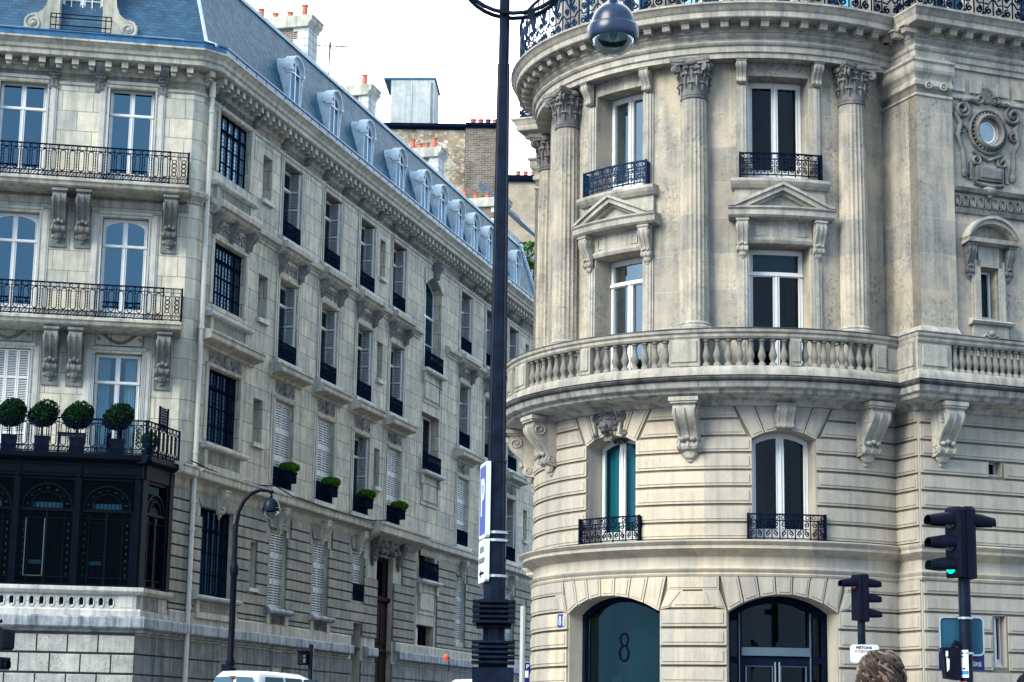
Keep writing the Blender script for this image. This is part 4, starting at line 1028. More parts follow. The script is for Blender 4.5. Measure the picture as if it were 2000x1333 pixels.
# --- roof
EV, RT, DR = 22.04, 25.47, .85     # eave height, ridge height, setback
mb = MB(FS)
def slate(u0, u1, d0, z0, d1, z1, u0t, u1t, fr, mat, nm, n=1):
    mb = MB(fr); sl = math.hypot(d1-d0, z1-z0)
    v = [fr.P(u0, d0, z0), fr.P(u1, d0, z0), fr.P(u1t, d1, z1), fr.P(u0t, d1, z1)]
    i = [mb.w(v[0], (u0, 0)), mb.w(v[1], (u1, 0)), mb.w(v[2], (u1t, sl)), mb.w(v[3], (u0t, sl))]; mb.face(*i); return mb.build(nm, mat, LB)
# hip line: where both slopes meet (same inset off both walls); corner in FS coords
def hip(off): # point where FA offset and FS offset lines meet
    nA_, nS_ = nA, nS
    # solve P = Pi_ + x*dS ... such that (P-Pi_).nS=off and (P-Pi_).nA=off
    det = nS_.x*nA_.y-nS_.y*nA_.x; x = (off*nA_.y-nS_.y*off)/det; y = (nS_.x*off-off*nA_.x)/det
    return Pi_+Vector((x, y, 0))
def us(P): return (P-K).dot(dS)
def ua(P): return (P-Pi_).dot(dA)
for (o0, z0), (o1, z1), nm in (((.62, EV), (.12, 22.32), 'flare'), ((.12, 22.32), (-DR, RT), 'main')):
    h0, h1 = hip(o0), hip(o1)
    slate(us(h0), UE, o0, z0, o1, z1, us(h1), UE-.55*(z1-22)/4, FS, 'slate_side', 'roof_slope')
    slate(UA, ua(h0), o0, z0, o1, z1, UA, ua(h1), FA, 'slate_front', 'roof_slope')
ht = hip(-DR); mb = MB(FS); mb.prof([(-DR, RT), (-DR-5, RT+1.2), (-DR-10, RT-.5)], us(ht), UE-.55, False)
mb.prof([(-DR+.08, RT-.06), (-DR+.08, RT+.06), (-DR-.1, RT+.08)], us(ht), UE-.6); mb.build('roof_top', 'zinc_light', LB)
mb = MB(); h0, h1 = hip(.12), hip(-DR); mb.wtube([Vector((hip(.62).x, hip(.62).y, EV)), Vector((h0.x, h0.y, 22.33)), Vector((h1.x, h1.y, RT))], .055, 6); mb.build('hip_roll', 'zinc_light', LB)
mb = MB(FS); mb.face(mb.p(UE, .3, EV-.1), mb.p(UE-.5, -DR, RT), mb.p(UE-.5, -8, RT+.8), mb.p(UE, -12, EV)); mb.box(UE-.75, UE-.5, -DR-.1, -DR+.2, RT-.3, RT+.1)
mb.wtube([FS.P(UE, .2, EV+.1), FS.P(UE-.45, -DR+.05, RT)], .10, 6); mb.build('roof_edge', 'zinc_light', LB)
# arched dormers on the street slope
def dn(z): return .12-(z-22.32)*(DR+.12)/(RT-22.32)      # roof depth at height z
def dormer(c):
    z0, zs_, wd, rx, rz = 22.40, 23.74, 1.08, .54, .51; a, b = c-wd/2, c+wd/2; df = .15; n = 14; ow = .43
    mb = MB(FS)
    pts = [(a, z0)]+[(c-rx*cos(pi*t/n), zs_+rz*sin(pi*t/n)) for t in range(n+1)]+[(b, z0)]
    for (u0, q0), (u1, q1) in zip(pts, pts[1:]): mb.face(mb.p(u0, df, q0), mb.p(u1, df, q1), mb.p(u1, dn(q1)-.1, q1), mb.p(u0, dn(q0)-.1, q0))
    mb.plate(a, b, z0, zs_, [(c-ow, c+ow, z0+.16, zs_+.02, .34)], df, .12, top=(zs_, rz))
    mb.prof([(df-.05, z0-.04), (df+.12, z0-.02), (df+.12, z0+.05), (df-.05, z0+.09)], a-.05, b+.05)
    o = mb.build('dormer', 'zinc_light', LB)
    hd = MB(FS)
    def shell(r1, r2, dd, back):
        ra = [(c-r1*cos(pi*t/n), zs_+r1*.94*sin(pi*t/n)) for t in range(n+1)]; rb_ = [(c-r2*cos(pi*t/n), zs_+r2*.94*sin(pi*t/n)) for t in range(n+1)]
        for i in range(n):
            hd.face(hd.p(ra[i][0], dd, ra[i][1]), hd.p(ra[i+1][0], dd, ra[i+1][1]), hd.p(rb_[i+1][0], dd, rb_[i+1][1]), hd.p(rb_[i][0], dd, rb_[i][1]))
            hd.face(hd.p(ra[i][0], dd, ra[i][1]), hd.p(ra[i+1][0], dd, ra[i+1][1]), hd.p(ra[i+1][0], back, ra[i+1][1]), hd.p(ra[i][0], back, ra[i][1]))
            hd.face(hd.p(rb_[i][0], dd, rb_[i][1]), hd.p(rb_[i+1][0], dd, rb_[i+1][1]), hd.p(rb_[i+1][0], df-.01, rb_[i+1][1]), hd.p(rb_[i][0], df-.01, rb_[i][1]))
    shell(.60, .54, .25, -.10); shell(.55, .50, .20, .05)
    for s in (-1, 1): hd.box(c+s*.52-.08, c+s*.52+.08, .0, .26, zs_-.10, zs_+.02); hd.box(c+s*.52-.05, c+s*.52+.05, .02, .22, zs_-.18, zs_-.10); hd.prof([(.10, z0+.02), (.15, z0+.3), (.19, zs_-.18), (.05, zs_-.18)], c+s*.52-.03, c+s*.52+.03)
    hd.build('dormer_hood', 'zinc_light', o)
    wn = MB(FS); A_ = (c-ow, c+ow, zs_+.02, .34)
    wn.plate(c-ow, c+ow, z0+.16, zs_+.02, [(c-ow+.055, c-.035, z0+.22, zs_, 0, A_, .055), (c+.035, c+ow-.055, z0+.22, zs_, 0, A_, .055)], .13, .03, top=(zs_+.02, .34)); wn.box(c-ow, c+ow, .13, .145, zs_-.10, zs_-.05); wn.build('window_frame', 'white_paint', o)
    pane(FS, c-ow, c+ow, z0+.16, zs_+.02, .115, 'pane_dormer', o, .34)
for c in (9.8, 13.6, 17.2, 21.0, 24.2, 26.5, 29.0, 31.3, 33.7, 38.4): dormer(c)
# stone dormer with scrolls on the front
DC = 3.72
mb = MB(FA); mb.plate(DC-.95, DC+.95, 22.15, 25.6, [(DC-.62, DC+.62, 22.22, 25.2, 0)], .12, .35)
mb.box(DC-.95, DC-.94, -1.4, .12, 22.2, 25.6); mb.box(DC+.94, DC+.95, -1.4, .12, 22.2, 25.6); mb.box(DC-1.1, DC+1.1, -1.4, .2, 25.6, 25.9)
for s in (-1, 1):
    pts = [(DC+s*.82, 22.15), (DC+s*1.5, 22.15), (DC+s*1.7, 22.35), (DC+s*1.66, 22.6), (DC+s*1.5, 22.78), (DC+s*1.3, 22.82), (DC+s*1.14, 22.95), (DC+s*1.04, 23.2), (DC+s*1.0, 23.6), (DC+s*.98, 24.6), (DC+s*.82, 24.6)]
    mb.prism(pts, -.25, .18, True, True); mb.relief(spiral(DC+s*1.42, 22.48, .27, 1.8, 22, pi/2, -s), .09, .18, .05); mb.blob(DC+s*1.42, .2, 22.48, .08, .07, .08, 8, 6)
    mb.boxb(DC+s*.78-.12, DC+s*.78+.12, .12, .19, 22.15, 25.5)
dm = mb.build('stone_dormer', 'cream_stone', LB)
window(FA, DC-.60, DC+.60, 22.24, 25.18, -.18, LB, rows=5, gmat='pane_blue', mull=.16, sash=.07, bottom=.06, handle=False, name='dormer_window')
mb = MB(FA)
for k in range(2):
    u = DC-.60+.09+.25+k*.62-.02; mb.box(u-.015, u+.015, -.18, -.15, 22.3, 25.1)
mb.build('glazing_bar', 'white_paint', LB)
mb = MB(FA)
for z in (22.24, 22.38, 22.62, 22.74): mb.box(DC-.9, DC+.9, .42, .44, z-.014, z+.014)
for u in (-.9, -.74, .74, .9): mb.box(DC+u-.014, DC+u+.014, .41, .45, 22.18, 22.76)
for u in (-.9, .9): mb.box(DC+u-.012, DC+u+.012, .12, .44, 22.72, 22.75); mb.box(DC+u-.012, DC+u+.012, .12, .44, 22.23, 22.26)
mb.build('railing', 'iron', LB)
mb = MB(FA); mb.prof([(.62, EV+.02), (.3, 22.18), (.22, 22.3), (.1, 22.36)], .6, UA); mb.build('flashing', 'zinc_light', LB)
# --- chimney stacks
def chimney(uc, d1, top, wd=2.2, th=1.1, pots=5, base=25.2, dark=0):
    fc = Fr(FS.P(uc, 0, 0), dS, nS)
    mb = MB(fc)
    # UV along depth for the cross face
    mb.box(-th/2, th/2, d1-wd, d1, base, top-.45); st = mb.build('chimney', 'red_brick', LB)
    q = MB(fc); z = base; k = 0
    while z < top-.5:
        e = .42 if k % 2 else .6; q.boxb(-th/2-.03, th/2+.03, d1-e, d1+.03, z, min(z+.3, top-.45)-.015, .01); z += .3; k += 1
    q.build('quoins', 'white_stone', st)
    c = MB(fc); c.prof([(d1+.02, top-.45), (d1+.06, top-.33), (d1+.15, top-.24), (d1+.18, top-.20), (d1+.18, top-.08), (d1+.22, top-.06), (d1+.22, top), (d1-wd-.22, top), (d1-wd-.22, top-.06), (d1-wd-.18, top-.20), (d1-wd-.02, top-.45)], -th/2-.16, th/2+.16, True, True); c.build('cap', 'cream_stone', st)
    for i in range(pots):
        p = MB(fc); dd = d1-.35-i*(wd-.6)/max(1, pots-1); hh = .38 if (i % 3) else .6; p.lathe(0, dd, [(.13, top), (.15, top+.05), (.12, top+.1), (.11, top+hh-.06), (.14, top+hh-.04), (.14, top+hh), (.10, top+hh)], 10)
        p.build('chimney_pot', 'dark_tile' if (dark and i % 2) else 'terracotta', st, True)
chimney(16.4, -1.95, 28.2, 2.4, .9, 4); chimney(24.3, -2.35, 28.05, 2.1, .9, 2, dark=1); chimney(33.3, -2.15, 27.95, 2.0, .9, 5); chimney(41.6, -1.4, 27.75, 3.6, .9, 6)
mb = MB(FS); mb.tube([(25.0, -4.6, 26), (25.0, -4.6, 30.6)], .035, 5); mb.tube([(24.7, -5.2, 30.3), (25.3, -3.9, 30.35)], .03, 4)
for k in range(7): t = k/6; mb.tube([(24.7+.6*t, -5.2+1.3*t, 30.15), (24.7+.6*t, -5.2+1.3*t, 30.5)], .014, 4)
mb.tube([(25.0, -4.2, 30.0), (25.0, -5.0, 30.0)], .015, 4); mb.build('antenna', 'lamp_black', LB)
# ================================================================== RIGHT CORNER BUILDING (round tower)
T = Vector((4.998, 43.0, 0)); dB = Vector((sin(aB), cos(aB), 0)); nB = Vector((cos(aB), -sin(aB), 0))
RL = 4.43
FT = Fr(cyl=(T, RL)); DG = RL*pi/180        # u = degrees * DG
RB = thing('corner_building', 'cream stone corner building with a round columned tower, on the right', 'building', (T.x, T.y, 0))
AX = R_(-45.0); ax = Vector((sin(AX), -cos(AX), 0))     # symmetry axis of the tower
def mirr(P): v = Vector((P.x-T.x, P.y-T.y, 0)); return Vector((T.x, T.y, P.z))+(ax*(2*v.dot(ax))-v) + Vector((0, 0, 0))
def mirror_frame(f):
    o = mirr(Vector((f.o.x, f.o.y, 0))); 
    def md(v): return ax*(2*v.dot(ax))-v
    return Fr(o, md(f.du), md(f.n))
def bandpath(r0, a0, b0, ka=.57, kb=.98, wing=9.0, nseg=64, far=36.0):
    """plan path at radius r: mirrored wing - tower arc - side face - wing"""
    def f(r):
        a = a0-ka*(r-r0); b = b0+kb*(r-r0)
        Cn = T+dB*a+nB*b                       # convex corner of the pavilion
        # side line: through Cn, direction -nB; meets circle r
        v = Cn-T; t = None; A = 1; B = -2*v.dot(nB); C = v.dot(v)-r*r; D = B*B-4*A*C
        s = (-B-math.sqrt(max(0, D)))/2; J = Cn-nB*s
        th1 = math.atan2(J.x-T.x, -(J.y-T.y)); th0 = 2*AX-th1
        right = [T+Vector((r*sin(th0+(th1-th0)*i/nseg), -r*cos(th0+(th1-th0)*i/nseg), 0)) for i in range(nseg+1)]
        right += [Cn, Cn+dB*wing]
        left = [mirr(Cn+dB*far), mirr(Cn)]
        return left+right
    return f
PL = bandpath(4.43, 1.24, 5.10); PS = bandpath(5.3, .74, 5.95); PU = bandpath(4.5, 1.26, 5.25, .55, 1.0); PW = bandpath(4.2, 1.23, 5.32)
def rb(mb, name, mat, smooth=False): return mb.build(name, mat, RB, smooth, 40)
def band(path, prof, mat, name):
    mb = MB(); path_sweep(mb, path, prof); return rb(mb, name, mat, True)
def corner(path, r): P = path(r); return P[-2], P[-3]
# openings on the tower (u in metres at RL)
c1, c2, hw = -42.3*DG, 4.7*DG, 8.3*DG
du = 4.2-RL; uw1, uw2 = -42.6*DG, 4.9*DG; hw2 = 8.6*DG
ga1, ga2 = (-57.6*DG, -27.2*DG), (-9.8*DG, 18.2*DG)
thJ = 37.8
# wing frames
Cl, Jl = corner(PL, 4.43); FBl = Fr(Cl, dB, nB); Cu, Ju = corner(PW, 4.2); FBu = Fr(Cu, dB, nB)
FSl = Fr(Cl, -nB, -dB); LSl = (Jl-Cl).length; FSu = Fr(Cu, -nB, -dB); LSu = (Ju-Cu).length
uR = math.atan2(Jl.x-T.x, -(Jl.y-T.y))*RL; uL = 2*AX*RL-uR
uRu = math.atan2(Ju.x-T.x, -(Ju.y-T.y))*RL; uLu = 2*AX*RL-uRu
# --- lower tower walls
mb = MB(FT)
mb.plate(uL, uR, .3, 4.62, [(ga1[0], ga1[1], .3001, 3.94, .33), (ga2[0], ga2[1], .3001, 3.94, .33)], .0, .42, sill=False)
mb.plate(uL, uR, 4.62, 5.02, [], -.02, 0)
mb.plate(uL, uR, 5.0, 8.3, [(c1-hw, c1+hw, 5.28, 7.31, .17), (c2-hw, c2+hw, 5.28, 7.31, .17)], 0, .42)
rb(mb, 'wall', 'warm_stone')
for f, l in ((FBl, 9), (mirror_frame(FBl), 36)):
    mb = MB(f); mb.plate(0, l, .3, 8.3, [(1.62, 1.92, 6.76, 7.04, 0), (1.62, 1.9, 3.0, 3.98, 0)] if f is FBl else [], 0, .3); rb(mb, 'wall', 'warm_stone')
for f in (FSl, mirror_frame(FSl)):
    mb = MB(f); mb.prof([(0, .3), (0, 8.3)], 0, LSl, False); rb(mb, 'wall', 'warm_stone')
# --- rusticated stones
ZL = [5.33, 5.66, 6.01, 6.36, 6.69, 7.03, 7.36, 7.70, 8.03]
ZG = [.45, .71, 1.08, 1.45, 1.82, 2.19, 2.55, 2.90, 3.27, 3.63, 4.0, 4.34]
d0, d1 = -.02, .035
mb = MB(FT)
wz = 5.4*DG
ops = []
for c in (c1, c2): ops += [(c-hw, c+hw, 5.2, 7.36)]
rust(mb, uL+.02, uR-.02, ZL[:-2], ops, d0, d1, .05, .05, .016)
def hwz(z): return hw*(1+.55*max(0, z-7.22)/.78)+.03
for z0, z1 in ((7.36, 7.70), (7.70, 8.03)):
    for l, r in ((None, c1), (c1, c2), (c2, None)):
        z0_, z1_ = z0+.025, z1-.025
        L0, L1 = (uL+.02, uL+.02) if l is None else (l+hwz(z0_), l+hwz(z1_)); R0, R1 = (uR-.02, uR-.02) if r is None else (r-hwz(z0_), r-hwz(z1_))
        mb.block([(L0, z0_), (R0, z0_), (R1, z1_), (L1, z1_)], d0, d1, .05, .016)
for c in (c1, c2):
    n = 5; W0, W1 = c-hw, c+hw
    for i in range(n):
        a, b = W0+(W1-W0)*i/n, W0+(W1-W0)*(i+1)/n
        if i == 2: continue
        e0 = 0 if 0 < i < n-1 else .35
        ta, tb = c+(a-c)*1.55, c+(b-c)*1.55
        za, zb_ = arc(a, W0, W1, 7.31, .17)+.01, arc(b, W0, W1, 7.31, .17)+.01
        mb.block([(a+.012, za), (b-.012, zb_), (tb-.012, 8.0), (ta+.012, 8.0)], d0, d1, .045, .016)
    mb.block([(c-.16, 7.5), (c+.16, 7.5), (c+.26, 8.0), (c-.26, 8.0)], d0, .06, .04, .02)
mb2 = MB(FT)
gops_ = []
for (a, b) in (ga1, ga2): gops_ += [(a, b, 0, 4.0), (a-.05, b+.05, 4.0, 4.6)]
ng = 7
for (a, b) in (ga1, ga2):
    c = (a+b)/2
    for i in range(-1, ng+1):
        if 0 <= i < ng:
            ua_, ub_ = a+(b-a)*i/ng, a+(b-a)*(i+1)/ng; za, zb_ = arc(ua_, a, b, 3.94, .33)+.015, arc(ub_, a, b, 3.94, .33)+.015
            fl = 1.13
            mb.block([(ua_+.012, za), (ub_-.012, zb_), (c+(ub_-c)*fl-.012, 4.63), (c+(ua_-c)*fl+.012, 4.63)], d0, d1+.02, .045, .016)
fl = 1.13
for (x0, x1) in ((uL, ga1[0]), (ga1[1], ga2[0]), (ga2[1], uR)):
    # stones between the two arches: top stone with slanted ends, then courses
    cL = (ga1[0]+ga1[1])/2 if x0 == ga1[1] else ((ga2[0]+ga2[1])/2 if x0 == ga2[1] else None)
    cR = (ga1[0]+ga1[1])/2 if x1 == ga1[0] else ((ga2[0]+ga2[1])/2 if x1 == ga2[0] else None)
    tl = cL+(x0-cL)*fl if cL is not None else x0; tr = cR+(x1-cR)*fl if cR is not None else x1
    s = .30
    xl = x0+(0.02 if cL is not None else 0); xr = x1-(0.02 if cR is not None else 0)
    # big crosshead stone
    A_ = [(tl+.02, 4.63), (tr-.02, 4.63), (tr-.02-(0), 4.36), (tl+.02, 4.36)]
    mb.block([(tl+.02, 4.36), (tr-.02, 4.36), (tr-.02, 4.63), (tl+.02, 4.63)], d0, d1+.02, .04, .016)
    if cL is not None: mb.block([(xl, 3.98), (xl+.20, 4.02), (tl+.34, 4.355), (tl+.02, 4.355)], d0, d1+.02, .03, .016)
    if cR is not None: mb.block([(xr-.20, 4.02), (xr, 3.98), (tr-.02, 4.355), (tr-.34, 4.355)], d0, d1+.02, .03, .016)
    ml = xl+.22 if cL is not None else xl; mr = xr-.22 if cR is not None else xr
    mb.block([(ml, 4.02), (mr, 4.02), (mr-(.14 if cR is not None else 0), 4.33), (ml+(.14 if cL is not None else 0), 4.33)], d0, d1+.02, .05, .016)
    rust(mb, xl, xr, ZG[:-1], [], d0, d1+.02, .05, .06, .018)
rb(mb, 'rusticated_stones', 'warm_stone')
for f, l, lo in ((FBl, 8.5, True), (mirror_frame(FBl), 8.5, False)):
    mb = MB(f); o1 = [(1.58, 1.97, 6.7, 7.03), (1.57, 1.95, 2.9, 4.0)] if lo else []
    rust(mb, .03, l, ZL, o1, d0, d1, .05, .05, .016); rust(mb, .03, l, ZG+[4.66], o1, d0, d1, .05, .05, .016); rb(mb, 'rusticated_stones', 'warm_stone')
for f in (FSl, mirror_frame(FSl)):
    mb = MB(f); rust(mb, .03, LSl-.02, ZL, [], d0, d1, .05, .05, .016); rust(mb, .03, LSl-.02, ZG+[4.66], [], d0, d1, .05, .05, .016); rb(mb, 'rusticated_stones', 'warm_stone')
# --- bands
mb = MB(FT); mb.plate(uL, uR, .3, 4.62, [(a-.02, b+.02, .3001, 3.95, .34) for a, b in (ga1, ga2)], .004, 0); mb.plate(uL, uR, 5.3, 8.1, [(c-hw-.01, c+hw+.01, 5.3001, 7.32, .18) for c in (c1, c2)], .004, 0); rb(mb, 'joints', 'warm_joint')
for f, l in ((FBl, 8.5), (mirror_frame(FBl), 8.5)):
    mb = MB(f); mb.plate(.03, l, .3, 8.1, [(1.6, 1.94, 6.74, 7.05, 0), (1.6, 1.92, 2.98, 4.0, 0)], .004, 0); rb(mb, 'joints', 'warm_joint')
for f in (FSl, mirror_frame(FSl)):
    mb = MB(f); mb.prof([(.004, .3), (.004, 8.1)], .03, LSl-.02, False); rb(mb, 'joints', 'warm_joint')
band(PL, [(4.45, 4.60), (4.50, 4.62), (4.52, 4.66), (4.49, 4.69), (4.53, 4.72), (4.55, 4.76), (4.49, 4.79), (4.46, 4.82), (4.46, 5.0), (4.50, 5.03), (4.56, 5.05), (4.66, 5.12), (4.70, 5.14), (4.70, 5.20), (4.74, 5.23), (4.78, 5.27), (4.78, 5.29), (4.43, 5.34)], 'warm_stone', 'string_course')
band(PS, [(4.40, 7.94), (4.55, 7.95), (4.62, 8.02), (4.70, 8.06), (5.05, 8.10), (5.08, 8.12), (5.10, 8.18), (5.20, 8.20), (5.22, 8.22), (5.24, 8.31), (5.26, 8.33)], 'stained_slab', 'balcony_slab')
band(PS, [(5.26, 8.32), (5.30, 8.34), (5.32, 8.38), (5.28, 8.42), (5.18, 8.445)], 'black_crust', 'slab_edge')
band(PS, [(5.3, 8.43), (3.9, 8.44)], 'balustrade_stone', 'balcony_floor')
band(PS, [(5.20, 8.43), (5.20, 8.52), (5.17, 8.60), (5.12, 8.64), (4.90, 8.64), (4.86, 8.60), (4.86, 8.43)], 'balustrade_stone', 'balustrade_base')
band(PS, [(4.92, 9.18), (5.12, 9.18), (5.15, 9.22), (5.15, 9.27), (5.19, 9.30), (5.20, 9.35)], 'balustrade_stone', 'handrail')
band(PS, [(5.20, 9.35), (5.205, 9.37), (5.17, 9.39), (4.88, 9.39), (4.86, 9.34), (4.9, 9.22), (4.92, 9.18)], 'black_crust', 'handrail_top')
# balusters and piers
bal = MB(); bal.lathe(0, 0, [(.075, 0), (.075, .05), (.052, .07), (.040, .10), (.060, .14), (.078, .19), (.079, .23), (.060, .29), (.042, .37), (.040, .43), (.050, .445), (.038, .46), (.055, .49), (.07, .50), (.07, .54)], 14)
BAL = proto('baluster', bal, 'baluster_stone', True, 50)
def pier(a, b, z0=8.64, z1=9.18):
    mb = MB(FT); r = 5.05-RL; k = RL/ (RL)
    mb.box(a*DG, b*DG, r-.14, r+.10, z0, z1); wd = (b-a)*DG
    if wd > .12: mb.boxb(a*DG+.05*min(1, wd/.3), b*DG-.05*min(1, wd/.3), r+.0, r+.125, z0+.07, z1-.04, .015)
    rb(mb, 'pier', 'balustrade_stone')
def balrun(a, b, n):
    for i in range(n):
        t = R_(a+(b-a)*(i+.5)/n); inst(BAL, RB, (T.x+5.03*sin(t), T.y-5.03*cos(t), 8.64))
PIERS = [(-124, -117), (-95, -92), (-79.5, -76), (-72.9, -66.0), (-44.8, -41.8), (-21.9, -15.1), (4.6, 7.0), (24.4, 27.6)]
for a, b in PIERS: pier(a, b)
for a, b, n in ((-117, -95, 8), (-92, -79.5, 5), (-66, -44.8, 8), (-41.8, -21.9, 8), (-15.1, 4.6, 8), (7.0, 24.4, 8)): balrun(a, b, n)
# panels near the pavilion
Cp, Jp = corner(PS, 5.03); thp = math.degrees(math.atan2(Jp.x-T.x, -(Jp.y-T.y)))
mb = MB(FT); mb.box(27.6*DG, thp*DG, 5.03-RL-.1, 5.03-RL+.06, 8.64, 9.18); mb.boxb((27.6+.5)*DG, (thp-.5)*DG, .5, 5.03-RL+.08, 8.7, 9.14, .015); rb(mb, 'pier', 'balustrade_stone')
for mir in (False, True):
    fs = Fr(Cp, -nB, -dB); fb = Fr(Cp, dB, nB)
    if mir: fs, fb = mirror_frame(fs), mirror_frame(fb)
    mb = MB(fs); ls = (Cp-Jp).length; mb.box(.0, ls, -.12, .06, 8.64, 9.18); mb.boxb(.06, ls-.05, 0, .085, 8.71, 9.13, .015); rb(mb, 'pier', 'balustrade_stone')
    mb = MB(fb); mb.box(-.06, .72, -.12, .07, 8.64, 9.18); mb.boxb(.05, .60, 0, .10, 8.71, 9.13, .015); rb(mb, 'pier', 'balustrade_stone'); mb = MB(fb); mb.box(4.2, 4.8, -.1, .09, 8.64, 9.18); rb(mb, 'pier', 'balustrade_stone')
    for k in range(22):
        u = .84+.157*k
        if u < 4.1: inst(BAL, RB, fb.P(u, 0, 8.64))
# --- consoles under the balcony
def tcons(deg, mat='tower_trim'):
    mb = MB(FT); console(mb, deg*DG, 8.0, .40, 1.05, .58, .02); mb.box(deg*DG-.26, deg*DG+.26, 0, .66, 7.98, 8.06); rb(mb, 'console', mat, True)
for dg in (-107, -92, -67.0, -19.0, 27.0): tcons(dg)
for f in (FBl, mirror_frame(FBl)):
    mb = MB(f); console(mb, .48, 8.0, .40, 1.05, .58, .02); mb.box(.22, .74, 0, .66, 7.98, 8.06); rb(mb, 'console', 'tower_trim', True)
# key consoles over the first floor windows
mb = MB(FT); console(mb, c2, 7.98, .34, .52, .24, .03, False); rb(mb, 'keystone', 'tower_trim', True)
mb = MB(FT)      # lion mask keystone with scrolls
u = c1; z = 7.72
mb.blob(u, .10, z, .19, .13, .20, 12, 8); mb.blob(u, .21, z-.05, .10, .09, .08, 8, 6); mb.blob(u, .26, z-.03, .045, .05, .035, 6, 4); mb.blob(u, .2, z-.14, .07, .07, .04, 8, 4)
for s in (-1, 1):
    mb.blob(u+s*.075, .19, z+.04, .035, .03, .025, 6, 4); mb.blob(u+s*.13, .1, z+.16, .055, .06, .05, 6, 4); mb.blob(u+s*.08, .22, z+.085, .06, .03, .02, 6, 4)
    mb.relief(spiral(u+s*.30, z+.12, .12, 1.6, 16, pi/2, -s), .06, .03, .09); mb.relief([(u+s*.2, z+.2), (u+s*.34, z), (u+s*.30, z-.2), (u+s*.42, z-.24)], .07, .03, .08); mb.relief(spiral(u+s*.36, z-.22, .08, 1.3, 10, 0, s), .045, .03, .06)
for k in range(11): t = pi*2*k/11; mb.blob(u+.2*cos(t), .08, z+.2*sin(t), .05, .06, .05, 6, 4)
mb.relief([(u-.1, z-.28), (u, z-.33), (u+.1, z-.28)], .08, .03, .1); mb.blob(u, .08, z-.34, .10, .06, .05, 8, 5)
for k in range(5): mb.relief([(u, z+.2), (u+(k-2)*.07, z+.33)], .05, .05, .06)
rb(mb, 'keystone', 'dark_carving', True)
# --- first floor windows, railings
def swirl_rail(mb, a, b, z, h, d):
    mb.box(a, b, d-.02, d+.02, z+h-.03, z+h); mb.box(a, b, d-.015, d+.015, z+.03, z+.05); mb.box(a, b, d-.01, d+.01, z+h-.145, z+h-.122)
    n = max(2, round((b-a)/.30)); w_ = (b-a)/n
    for i in range(n+1): mb.bar([(a+w_*i, z), (a+w_*i, z+h)], .022, d-.008, d+.008)
    for i in range(n):
        c = a+w_*(i+.5); r = w_*.22
        for s in (-1, 1):
            mb.bar(spiral(c+s*r*.98, z+h-.14-r*1.1, r*.85, 1.3, 12, pi/2, -s, .15), .021, d-.007, d+.007)
            mb.bar(spiral(c+s*r*.98, z+.07+r*1.0, r*.8, 1.3, 12, -pi/2, s, .15), .021, d-.007, d+.007)
            mb.bar([(c+s*r*1.6, z+h-.3), (c+s*r*.4, z+h*.45), (c+s*r*1.7, z+.12)], .019, d-.007, d+.007)
        mb.bar([(c, z+.05), (c, z+h-.14)], .02, d-.007, d+.007)
        for s in (-.3, .3): mb.bar(ring(c+s*w_, z+h-.075, .035, .035, 6), .017, d-.006, d+.006, True)
    for uu in (a, b): mb.box(uu-.02, uu+.02, d-.02, d+.02, z-.02, z+h+.01)
for c, gm in ((c1, 'pane_teal'), (c2, 'pane_dark')):
    window(FT, c-hw+.01, c+hw-.01, 5.28, 7.31, -.40, RB, gmat=gm, rise=.17, mull=.17, sash=.10, bottom=.3, handle=False)
    mb = MB(FT); a, b = c-hw-.0, c+hw+.05; swirl_rail(mb, a-.08, b+.08, 5.31, .52, .12); mb.box(a-.1, a-.07, 0, .12, 5.32, 5.82); mb.box(b+.07, b+.1, 0, .12, 5.32, 5.82); rb(mb, 'railing', 'iron')
mb = MB(FT); mb.blob(c1, -.32, 7.42, .10, .04, .07, 8, 5)
for s in (-1, 1): mb.relief(spiral(c1+s*.14, 7.40, .06, 1.2, 10), .03, -.34, .05)
rb(mb, 'window_ornament', 'dark_carving')
for c, z0, z1, dd in ((c2, 5.3, 7.5, -.58), (uw2, 12.7, 14.8, du-.6), (uw1, 12.7, 14.8, du-.6), (uw2, 8.5, 10.7, du-.6)):
    for s_ in (-1, 1):      # curtains drawn back at the sides
        mb = MB(FT); rows = [[mb.p(c+s_*(.30+.28*k/9), dd+.03*sin(k*2.1), z) for k in range(10)] for z in (z0, z1)]
        for k in range(9): mb.face(rows[0][k], rows[0][k+1], rows[1][k+1], rows[1][k])
        rb(mb, 'curtain', 'dim_curtain')
# curtain / blind behind the teal window
mb = MB(FT); mb.prof([(-.55, 5.2), (-.55, 7.6)], c1-.7, c1+.75, False); rb(mb, 'blind', 'teal_blind')
# --- ground floor: shop window and door
mb = MB(FT); a, b = ga1
mb.plate(a+.0, b-.0, .3, 3.94, [(a+.10, b-.07, 1.0, 3.86, .32)], -.32, .1, top=(3.94, .33)); o = mb.build('shop_window', 'iron', RB)
pane(FT, a+.05, b-.05, .9, 3.88, -.40, 'pane_teal', o, .33)
mb = MB(FT); uc = -41.4*DG*1.0
mb.bar(ring(uc, 3.43, .105, .125, 20), .04, -.395, -.385, True); mb.bar(ring(uc, 3.16, .125, .15, 20), .048, -.395, -.385, True); mb.build('numeral', 'ink_black', o)
mb = MB(FT); mb.prof([(-1.3, .3), (-1.3, 4.3)], a-.3, b+.3, False); mb.build('blind', 'teal_blind', o)
mb = MB(FT)
for z in (2.42, 2.66): mb.box(a+.7, b, -1.0, -.95, z-.03, z+.03)
mb.box(a+.2, a+.6, -1.0, -.96, 2.2, 2.75); mb.build('shop_fitting', 'room_dark', o)
a, b = ga2
mb = MB(FT); sd = .34
